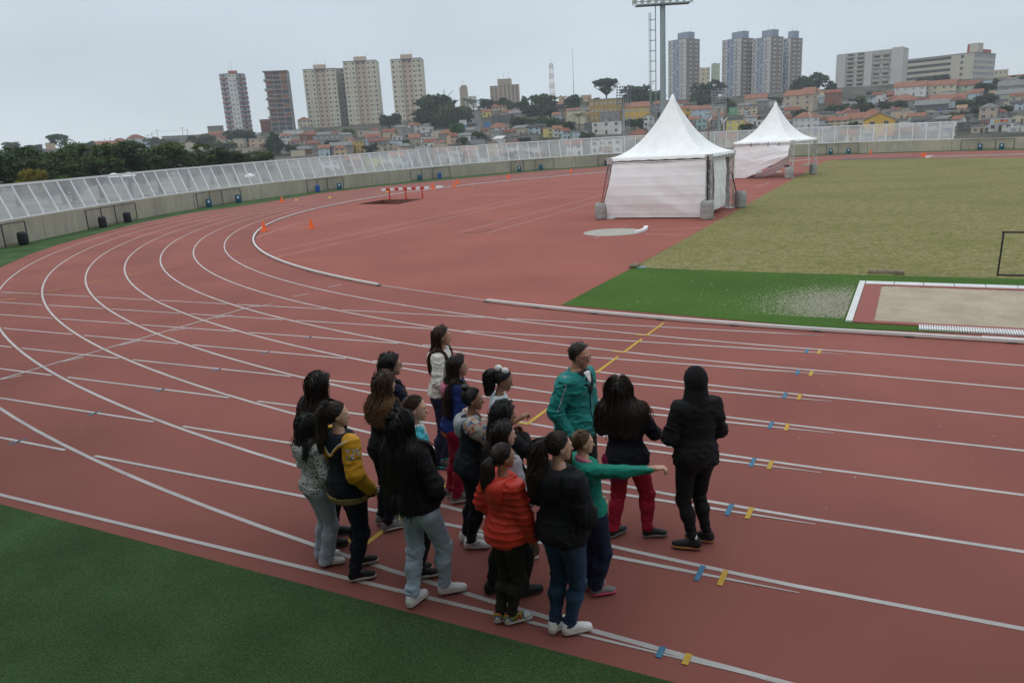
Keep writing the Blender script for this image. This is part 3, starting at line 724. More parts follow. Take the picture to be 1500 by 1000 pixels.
barrel(0, 0, Mb_g, 'grey barrel at the back right leg of the far tent', TG, 1.2, None, (*w2(np.linalg.norm(g2-g1)+.1, np.linalg.norm(g2-g1)-.5)[:2], .004))

# ------------------------------------------------------------------ posts with angled tops round the far throwing circle
for (u, v), zt, lab in (((1184,243.5),170,'grey cage post with an angled tip standing right of the far tent'),((1136.6,248),173,'grey cage post behind the far tent, its tip hidden by the canopy'),((1059.5,243),178,'grey cage post with a bright angled tip left of the far tent'),((1037,246),178,'dull reddish post just right of the near tent peak')):
    g = gp(u, v); h = apexh(g, zt); t = thing('cage_post', lab, 'post', g, YAWC, 'posts of the throwing cage')
    mb = MB(); mb.tube((0, 0, .05), (0, 0, h), .055, n=8); mb.build('pole', M_alu if u != 1037 else mat('rusty_steel', (.22, .13, .10), .7, .2, 6), t)
    mb = MB(); mb.tube((0, 0, h), (.32, -.1, h+.34) if u < 1150 else (-.2, -.1, h+.3), .05, n=8); mb.build('angled_tip', M_white, t)
    mb = MB(); mb.box(-.5, .5, -.35, .35, .02, .18); mb.build('base_block', M_concl, t)
g = gp(1140, 245); mb = MB(); mb.bar((g[0]-3.2, g[1], .09), (g[0]+1.1, g[1]+.2, .09), .3, .16); tag(shift(mb.build('sandbag_row', mat('dark_blue_cloth', (.03, .05, .07), .8, .2, 8)), g), 'low dark roll lying on the red surface behind the far tent', 'roll')

# ------------------------------------------------------------------ water jump hurdle
a, b = gp(571, 292.3), gp(619, 290.3); ex = (b-a); L_ = np.linalg.norm(ex); yaw = math.atan2(ex[1], ex[0])
t = thing('hurdle', 'long red and white striped barrier standing at the edge of the water jump pit', 'hurdle', (a+b)/2, yaw)
M_red = mat('red_paint', (.50, .035, .022), .45, .1, 5); hb = apexh((a+b)/2, 275.5)
for x in (-L_/2, 0, L_/2):
    mb = MB(); mb.bar((x, .05, .004), (x, 0, hb-.13), .10, .07); mb.bar((x, -.25, .03), (x, .25, .03), .07, .05); mb.build('leg', M_red, t)
mb = MB(); xl_ = -L_/2-.55; wseg = (L_+1.1)/11
for i in range(11): mb.mt(i % 2); mb.box(xl_+i*wseg, xl_+(i+1)*wseg, -.064, .064, hb-.13, hb+.04)
mb.build('bar', [M_white, M_red], t)
# ------------------------------------------------------------------ cones and discs
M_cone = mat('orange_plastic', (.80, .13, .025), .5, .06, 5)
cm = MB(); cm.lathe([(.155, .03), (.13, .035), (.035, .48), (.02, .5), (0, .5)], 20); cm.box(-.19, .19, -.19, .19, .004, .03); co_ = cm.build('traffic_cone', M_cone, smooth=False); cone_me = co_.data; D.objects.remove(co_)
for u, v, h, lab in ((387.5,338.6,15,'orange cone standing on the kerb rail at the near end of the bend'),(456.5,334.2,14,'orange cone on the red apron inside the kerb rail, nearest to the viewer'),(413.5,296.8,9.5,'orange cone out on the lanes next to the turf, left of the hurdle'),(633.8,277.6,9.2,'orange cone just right of the hurdle bar'),(665.5,273.9,8.6,'left one of two close cones right of the hurdle'),(670.8,269.8,8.3,'right one of two close cones right of the hurdle'),(745.2,261.7,7.7,'orange cone alone between the hurdle and the near tent'),(836.4,253.4,7.1,'orange cone on the lanes just left of the near tent'),(1275.3,225.2,6,'orange cone alone by the far wall right of the far tent'),(1351,230.4,7.4,'left one of a touching pair of cones beyond the dry grass'),(1355.4,230.2,7.4,'right one of a touching pair of cones beyond the dry grass')):
    g = gp(u, v); dep = (g-CAM) @ FW; o = D.objects.new('traffic_cone', cone_me); COL.objects.link(o); s = h*dep/PXF/.5; s = min(max(s, .85), 1.5)
    o.location = (g[0], g[1], .006); o.scale = (s, s, s); o.rotation_euler = (0, 0, rnd.uniform(0, 1.5)); tag(o, lab, 'traffic cone', 'orange traffic cones round the bend')
M_yd = mat('yellow_plastic', (.75, .55, .02), .5, .05, 5)
for u, v, lab in ((434,293.6,'leftmost yellow marker disc on the far lanes'),(483,290,'yellow marker disc on the lanes midway to the hurdle'),(568,281.7,'yellow marker disc close behind the left end of the hurdle')):
    g = gp(u, v); mb = MB(); mb.lathe([(.12, .004), (.11, .02), (.05, .10), (.035, .10)], 16, g); tag(shift(mb.build('marker_disc', M_yd), g), lab, 'marker disc', 'yellow marker discs')
for u, v, lab in ((644,275.4,'small white block lying by the kerb right of the hurdle'),(1361,231.2,'small white block at the foot of the cone pair beyond the grass')):
    g = gp(u, v); mb = MB(); mb.prism([(g[0]-.3, g[1]-.12), (g[0]+.3, g[1]-.1), (g[0]+.25, g[1]+.12), (g[0]-.28, g[1]+.1)], .006, .2); tag(shift(mb.build('foam_block', M_white), g), lab, 'block')

# ------------------------------------------------------------------ small goal, stones, bag
g = gp(1461, 404.5); h = apexh(g, 340)
t = thing('small_goal', 'small black metal goal frame on the dry grass, cut by the right edge', 'goal', g, .0)
w_ = 1.9
for x in (0, w_): mb = MB(); mb.tube((x, 0, .01), (x+.03, 0, h), .021, n=8); mb.build('post', M_dark, t)
mb = MB(); mb.tube((-.01, 0, h), (w_+.03, 0, h), .023, n=8); mb.build('crossbar', M_dark, t)
mb = MB(); mb.tube((0, 0, .035), (w_, 0, .035), .02, n=8); mb.build('ground_bar', M_dark, t)
for x in (0.0, w_): mb = MB(); mb.tube((x+.9*(x > 1), 0, .03), (x+.9*(x > 1), .02, .035), .02, n=6); 
M_stone = mat('stone', (.21, .17, .125), .9, .25, 7, .5, 15)
def rock(g, sx, sy, sz, seed, lab):
    r_ = random.Random(seed); V, Q = snets(lambda P: np.maximum(np.maximum(np.abs(P[:, 0])/sx-1, np.abs(P[:, 1])/sy-1), np.abs(P[:, 2])/sz-1)*.1*.5+wob(P, 11, seed)*.012, (-sx*1.4, -sy*1.4, -sz*1.4), (sx*1.4, sy*1.4, sz*1.4), .025)
    V = V+[g[0], g[1], sz*.8+.008]; o = link_mesh('concrete_chunk', V, Q, M_stone); tag(shift(o, (g[0], g[1], 0)), lab, 'stone', 'rough chunks on the edge of the dry grass'); o.rotation_euler = (0, 0, r_.uniform(-.3, .3))
for u, v, lab, q in ((1279,400.4,'leftmost rough stone chunk in the row left of the small goal',1),(1291,400.6,'dark second stone chunk in the row left of the small goal',2),(1303.5,400.6,'third stone chunk in the row left of the small goal',3),(1317.5,402.6,'rightmost, lower stone chunk in the row left of the small goal',4)): rock(gp(u, v), .10, .07, .05, q, lab)
g = gp(929, 392.5); V, Q = snets(lambda P: smin(ell(P, (0, 0, .06), (.17, .12, .075)), ell(P, (.07, .02, .1), (.1, .07, .05)), .04)+wob(P, 22, 2)*.008, (-.3, -.25, -.02), (.3, .25, .25), .015)
tag(link_mesh('bag', V, Q, mat('khaki_cloth', (.21, .17, .11), .85, .2, 9), smooth=True, loc=(*g[:2], .008)), 'small khaki bag lying at the corner of the dry grass and the green strip', 'bag')
g = gp(938, 393); mb = MB(); mb.bar((g[0]-.15, g[1], .03), (g[0]+.16, g[1]+.03, .03), .10, .035); tag(shift(mb.build('folder', mat('pale_blue_plastic', (.25, .42, .48), .6, .1, 5)), g), 'small pale blue item beside the khaki bag', 'folder')

# ------------------------------------------------------------------ grandstand over and behind the viewer: unseen, added to shade the near track
M_stand = mat('pale_concrete', (.48, .46, .42), .9, .1, 2)
t = thing('grandstand', 'concrete grandstand with a cantilever roof, unseen, added to shade the near track', 'grandstand', (0, -17, 0))
mb = MB(); mb.box(-60, 60, -1.2, 6.2-6.1, .0, 2.0); mb.build('front_wall', M_stand, t)
mb = MB()
for i in range(10): mb.box(-60, 60, -1.2-.85*(i+1), -1.2-.85*i, 0, 2.0+.45*(i+1))
mb.build('tiers', M_stand, t)
mb = MB(); mb.box(-60, 60, -10.6, -10.2, 0, 12); mb.build('back_wall', M_stand, t)
mb = MB(); mb.box(-60, 60, -10.2, 3.0, 8.6, 9.0); mb.build('roof', M_stand, t)
# ------------------------------------------------------------------ light masts beyond the barrier
M_galv = mat('galvanised_steel', (.30, .34, .35), .5, .08, 2, metal=.3, var2=.06, scale2=.5)
def mast(u, dep, label, vtop_frame, front, small=False):
    b = at_depth(u, horizon(u)+20, dep); z0 = 0.0; t = thing('floodlight_mast', label, 'light mast', (b[0], b[1], z0), YAWC+(0 if front else math.pi), 'floodlight masts')
    H = apexh2(b, vtop_frame, z0); rb, rt = (.52, .42) if not small else (.5, .36)
    mb = MB(); mb.tube((0, 0, 0), (0, 0, H), rb, rt, n=16); o = mb.build('pole', M_galv, t, smooth=False)
    mb = MB()
    for z in np.arange(4, H-1, .42): mb.tube((-rb-.62, -.18, z), (-rb-.62, .18, z), .03, n=4)
    for y in (-.18, .18): mb.tube((-rb-.62, y, 2), (-rb-.62, y, H), .045, n=5)
    mb.build('ladder', M_galv, t)
    mb = MB()
    for z in np.arange(4, H-1.5, 1.55):
        pts = [(-rb-.62+(-1.05)*math.sin(a), -.5*math.cos(a)*1., z) for a in np.linspace(0, math.pi, 7)]; mb.path(pts, .035, 4)
    for a in (.9, 1.57, 2.24): mb.tube((-rb-.62-1.05*math.sin(a), -.5*math.cos(a), 4), (-rb-.62-1.05*math.sin(a), -.5*math.cos(a), H-1.5), .035, n=4)
    mb.build('safety_cage', M_galv, t)
    fr = MB(); wf = 9.4 if not small else 5.5; rows = 5 if not small else 7; tilt = -.25
    fr.box(-wf*.45, wf*.45, -.9, .9, H-.45, H-.25)
    for x in np.linspace(-wf/2, wf/2, 5): fr.bar((x, tilt*0, H-.3), (x, -tilt*rows*.9, H+rows*1.0), .14, .14)
    for k in range(rows): fr.bar((-wf/2, -tilt*k*.9, H+k*1.0+.2), (wf/2, -tilt*k*.9, H+k*1.0+.2), .12, .12)
    for x in (-wf*.45, wf*.45): fr.bar((x, .9, H-.3), (x, .9, H+.9), .06, .06)
    fr.bar((-wf*.45, .9, H+.9), (wf*.45, .9, H+.9), .06, .06)
    fr.build('head_frame', M_galv, t)
    lm = None
    for k in range(rows):
        for x in np.linspace(-wf/2+.3, wf/2-.3, 9 if not small else 6):
            if lm is None:
                q = MB(); q.tube((0, .28, .05), (0, -.12, -.05), .12, .34, n=12); q.mt(1); q.tube((0, -.125, -.052), (0, -.14, -.056), .33, .33, n=12); lm = q.build('floodlight', [M_dark, mat('lamp_glass', (.62, .66, .68), .15, .05, 3, metal=.5)], t)
                lo_ = lm
            else: lo_ = lm.copy(); COL.objects.link(lo_)
            lo_.location = (x, -tilt*k*.9-.32, H+k*1.0+.2)
    return t
def apexh2(b, v, z0):
    lo, hi = 0, 80
    for _ in range(40):
        z = (lo+hi)/2
        if proj((b[0], b[1], z))[1] > v: lo = z
        else: hi = z
    return z
mast(971.5, 125, 'tall grey floodlight mast rising out of the top of the picture behind the near tent', 3, True)
mast(914.5, 300, 'smaller floodlight mast seen from behind, left of the near tent', 152, False, True)
mast(1053, 300, 'smaller floodlight mast facing the track, seen between the two tents', 158, True, True)
# double-headed street lamps behind the glazing
for u, v, lab, dep in ((178,258,'left street lamp with pale domes behind the glass',62),(366,258,'right street lamp with a pale dome behind the glass',80)):
    p = at_depth(u, v, dep); t = thing('street_lamp', lab, 'street lamp', (p[0], p[1], -.5), YAWC, 'street lamps behind the glass fence')
    h = p[2]+.5
    for s in ((-.6, .6) if u < 300 else (0,)):
        mb = MB(); mb.tube((s*.5, 0, 0), (s*.6, 0, h), .06, .045, n=6); mb.build('pole', M_galv, t)
        mb = MB(); mb.lathe([(.55, h-.05), (.45, h+.12), (.2, h+.25), (0, h+.28)], 14, (s, 0, 0)); mb.build('lamp_shade', M_white, t)
# ------------------------------------------------------------------ hillside behind the stadium
CREST = [(-500,226),(-200,224),(0,219),(100,217),(200,211),(300,204),(400,192),(450,188),(600,178),(700,160),(760,155),(850,149),(950,148),(1000,146),(1100,140),(1200,131),(1300,124),(1400,117),(1500,112),(1700,104),(2000,100)]
def crest(u): return np.interp(u, [c[0] for c in CREST], [c[1] for c in CREST])
def hdep(u, v):
    f = (horizon(u)-v+36)/(horizon(u)-crest(u)+36); return 235+325*min(max(f, -.1), 1.12)
us = np.arange(-620, 2120, 20.); V = []; rows = 34
for u in us:
    hz, cr_ = horizon(u), crest(u)
    p = at_depth(u, hz+20, 88 if u > 500 else 60); V.append((p[0], p[1], -1.6))
    for k in range(rows):
        f = k/(rows-1)*1.0; v = hz+36-(hz-cr_+36)*f; d = 235+325*f; p = at_depth(u, v, d); V.append(tuple(p))
    for d, dz in ((640, 0), (800, -14), (1500, -40), (5000, -60)):
        p = at_depth(u, cr_, 560); q = at_depth(u, hz, d); V.append((q[0], q[1], p[2]+dz))
nr = rows+5; F = [(i*nr+j, (i+1)*nr+j, (i+1)*nr+j+1, i*nr+j+1) for i in range(len(us)-1) for j in range(nr-1)]
M_hill = ramp_mat('scrub_and_earth', [(.35, (.022, .03, .014)), (.5, (.065, .06, .045)), (.65, (.12, .105, .085))], scale=.06, detail=8, rough=.95)
tag(link_mesh('hillside', V, F, M_hill, smooth=True), kind='structure')
V = []; 
for a in range(64): V += [(CAM[0]+30*math.cos(a/64*6.2832), 20+30*math.sin(a/64*6.2832), -2.2), (CAM[0]+5500*math.cos(a/64*6.2832), 20+5500*math.sin(a/64*6.2832), -12)]
tag(link_mesh('ground', V, [(2*a, 2*a+1, (2*a+3) % 128, (2*a+2) % 128) for a in range(64)], M_hill), kind='structure')

# ------------------------------------------------------------------ city materials
def wallm(n, c, v=.1): return mat('wall_'+n, c, .9, v, .9, .15, 8, var2=.14, scale2=.22, stretch=(1, 1, .4))
WC = dict(white=wallm('white', (.56, .55, .53)), cream=wallm('cream', (.50, .44, .32)), beige=wallm('beige', (.42, .35, .27)), grey=wallm('grey', (.24, .235, .22), .16), dgrey=wallm('dark_grey', (.10, .105, .105), .2), yellow=wallm('yellow', (.55, .36, .07)), pyellow=wallm('pale_yellow', (.58, .50, .17)), mustard=wallm('mustard', (.36, .24, .08), .2), pgreen=wallm('pale_green', (.36, .43, .32)), green=wallm('green', (.12, .36, .18)), teal=wallm('teal', (.26, .40, .38)), pblue=wallm('pale_blue', (.42, .50, .56)), blue=wallm('blue', (.07, .18, .36)), peach=wallm('peach', (.52, .37, .25)), brick=ramp_mat('wall_brick', [(.3, (.17, .065, .035)), (.7, (.30, .12, .065))], scale=2.5, rough=.95, second=(.3, .85, 1.15)), lilac=wallm('lilac', (.40, .35, .36)))
def roofm(n, c): return mat('roof_'+n, c, .85, .2, 1.5, .4, 6, var2=.2, scale2=.35, stretch=(3, 1, 1))
RC = dict(orange=roofm('orange_tiles', (.25, .112, .072)), red=roofm('red_tiles', (.21, .078, .05)), brown=roofm('brown_tiles', (.15, .065, .045)), grey=roofm('grey_sheet', (.17, .17, .165)), dark=roofm('dark_sheet', (.05, .05, .05)), white=roofm('white_sheet', (.55, .55, .54)), tan=roofm('tan_tiles', (.33, .20, .13)), conc=roofm('slab', (.22, .21, .195)))
M_wframe = mat('window_frame', (.42, .42, .41), .6, .05, 3); M_wpane = mat('window_pane', (.035, .042, .048), .15, .2, 2, spec=.5); M_wpale = mat('pale_shutter', (.30, .33, .36), .5, .1, 3); M_door = mat('house_door', (.09, .065, .05), .6, .2, 2)
def winmesh(pane):
    mb = MB(); mb.box(-.5, .5, -.09, .05, 0, 1) if False else None
    mb.box(-.5, -.43, -.07, .03, 0, 1); mb.box(.43, .5, -.07, .03, 0, 1); mb.box(-.43, .43, -.07, .03, 0, .07); mb.box(-.43, .43, -.07, .03, .93, 1); mb.box(-.03, .03, -.06, .02, .07, .93)
    mb.mt(1); mb.box(-.43, -.03, -.035, .02, .07, .93); mb.box(.03, .43, -.035, .02, .07, .93)
    o = mb.build('window', [M_wframe, pane]); me = o.data; D.objects.remove(o); return me
WIN = winmesh(M_wpane); WINP = winmesh(M_wpale)
def holem():
    mb = MB(); mb.box(-.5, .5, -.02, .02, 0, 1); o = mb.build('window', M_wpane); me = o.data; D.objects.remove(o); return me
HOLE = holem()
def window(parent, x, y, z, w, h, rot=0, me=None, name='window'):
    o = D.objects.new(name, me or WIN); COL.objects.link(o); o.parent = parent; o.location = (x, y, z); o.scale = (w, 1, h); o.rotation_euler = (0, 0, rot); return o
HG = 'houses on the hillside'
def house(lab, u, vb, wpx, hpx, roof, wc, rc, yaw=None, fl=1, nc=2, dep=None, dpm=None, cat='house', grp=HG, side=True, below=3.):
    dep = dep or hdep(u, vb); s = dep/PXF; w = wpx*s; h = hpx*s; P = at_depth(u, vb, dep)
    yaw = rnd.uniform(-22, 22) if yaw is None else yaw; a = R_(yaw)
    d = dpm or min(max(5.5, .75*w), 12.); w = max(3., (w-d*abs(math.sin(a))*.8)/math.cos(a)) if abs(yaw) > 4 else w
    t = thing('house' if cat == 'house' else cat.replace(' ', '_'), lab, cat, P, YAWC+a-math.atan((u-750)/PXF), grp); W2 = w/2
    mb = MB(); mb.box(-W2, W2, 0, d, -below, h); mb.build('wall', WC[wc], t)
    ov = .35; mb = MB()
    if roof == 'flat': mb.box(-W2-.15, W2+.15, -.15, d+.15, h, h+.22)
    elif roof == 'par':
        mb.box(-W2-.02, W2+.02, -.02, d+.02, h, h+.06); mb.box(-W2-.05, W2+.05, -.05, .12, h+.06, h+.75); mb.box(-W2-.05, -W2+.12, .12, d, h+.06, h+.75); mb.box(W2-.12, W2+.05, .12, d, h+.06, h+.75)
    elif roof == 'gable':
        r = d*.27; A = [(-W2-ov, -ov, h-.1), (W2+ov, -ov, h-.1), (W2+ov, d+ov, h-.1), (-W2-ov, d+ov, h-.1), (-W2-ov, d/2, h+r), (W2+ov, d/2, h+r)]; B = [(p[0], p[1], p[2]+.16) for p in A]
        mb.add(A+B, [(6, 7, 11, 10), (8, 9, 10, 11), (1, 0, 4, 5), (3, 2, 5, 4), (0, 1, 7, 6), (2, 3, 9, 8), (1, 5, 11, 7), (5, 2, 8, 11), (4, 0, 6, 10), (3, 4, 10, 9)])
    elif roof == 'gablef':
        r = w*.26; A = [(-W2-ov, -ov, h-.1), (-W2-ov, d+ov, h-.1), (W2+ov, d+ov, h-.1), (W2+ov, -ov, h-.1), (0, -ov, h+r), (0, d+ov, h+r)]; B = [(p[0], p[1], p[2]+.16) for p in A]
        mb.add(A+B, [(7, 6, 10, 11), (9, 8, 11, 10), (0, 1, 5, 4), (2, 3, 4, 5), (1, 0, 6, 7), (3, 2, 8, 9), (0, 4, 10, 6), (4, 3, 9, 10), (5, 1, 7, 11), (2, 5, 11, 8)])
    elif roof == 'hip':
        r = min(w, d)*.30; k = min(w, d)*.5; xa, xb = (-W2+k, W2-k) if w > d else (0, 0); ya, yb = (d/2, d/2) if w > d else (k, d-k)
        if w <= d: mb.add([(-W2-ov, -ov, h), (W2+ov, -ov, h), (W2+ov, d+ov, h), (-W2-ov, d+ov, h), (0, ya, h+r), (0, yb, h+r)], [(0, 1, 4), (1, 2, 5, 4), (2, 3, 5), (3, 0, 4, 5), (3, 2, 1, 0)])
        else: mb.add([(-W2-ov, -ov, h), (W2+ov, -ov, h), (W2+ov, d+ov, h), (-W2-ov, d+ov, h), (xa, ya, h+r), (xb, yb, h+r)], [(0, 1, 5, 4), (1, 2, 5), (2, 3, 4, 5), (3, 0, 4), (3, 2, 1, 0)])
    elif roof == 'shed':
        r = d*.22; mb.add([(-W2-ov, -ov, h-.1), (W2+ov, -ov, h-.1), (W2+ov, d+ov, h+r), (-W2-ov, d+ov, h+r), (-W2-ov, -ov, h+.1), (W2+ov, -ov, h+.1), (W2+ov, d+ov, h+r+.2), (-W2-ov, d+ov, h+r+.2)], [(3, 2, 1, 0), (4, 5, 6, 7), (0, 1, 5, 4), (1, 2, 6, 5), (2, 3, 7, 6), (3, 0, 4, 7)])
    ro = mb.build('roof', RC[rc], t)
    if roof in ('gable', 'gablef') :      # gable ends
        mb = MB(); r = (d if roof == 'gable' else w)*.27-.12
        if roof == 'gable': [mb.add([(x, 0, h), (x, d, h), (x, d/2, h+r)], [(0, 1, 2)]) for x in (-W2, W2)]
        else: [mb.add([(-W2, y, h), (W2, y, h), (0, y, h+r)], [(0, 1, 2)]) for y in (0, d)]
        mb.build('gable_end', WC[wc], t)
    if roof in ('flat', 'par') and rnd.random() < .35:
        mb = MB(); x = rnd.uniform(-W2*.5, W2*.5); mb.lathe([(.5, h+.25), (.6, h+.4), (.6, h+1.1), (.55, h+1.15), (0, h+1.2)], 12, (x, d*.55, 0)); mb.build('water_tank', rnd.choice([Mb_b, MATS['pale_shutter'], WC['grey']]), ro)
    fh = h/max(fl, 1); me = WINP if rnd.random() < .25 else WIN
    for f in range(fl):
        for c in range(nc):
            x = -W2+w*(c+.5)/nc+rnd.uniform(-.05, .05)*w/nc; ww = min(1.5, .52*w/nc); wh = min(1.3, fh*.45)
            if f == 0 and c == nc//2 and nc > 1 and fl > 0:
                mb = MB(); mb.box(x-.45, x+.45, -.05, .02, .02, min(2.1, fh*.8)); mb.build('door', M_door, t)
            else: window(t, x, -.003, f*fh+fh*.38, ww, wh, 0, me)
        if side and nc: window(t, W2+.003, d*.5, f*fh+fh*.38, min(1.2, .3*d), min(1.2, fh*.4), math.pi/2, me)
    return t
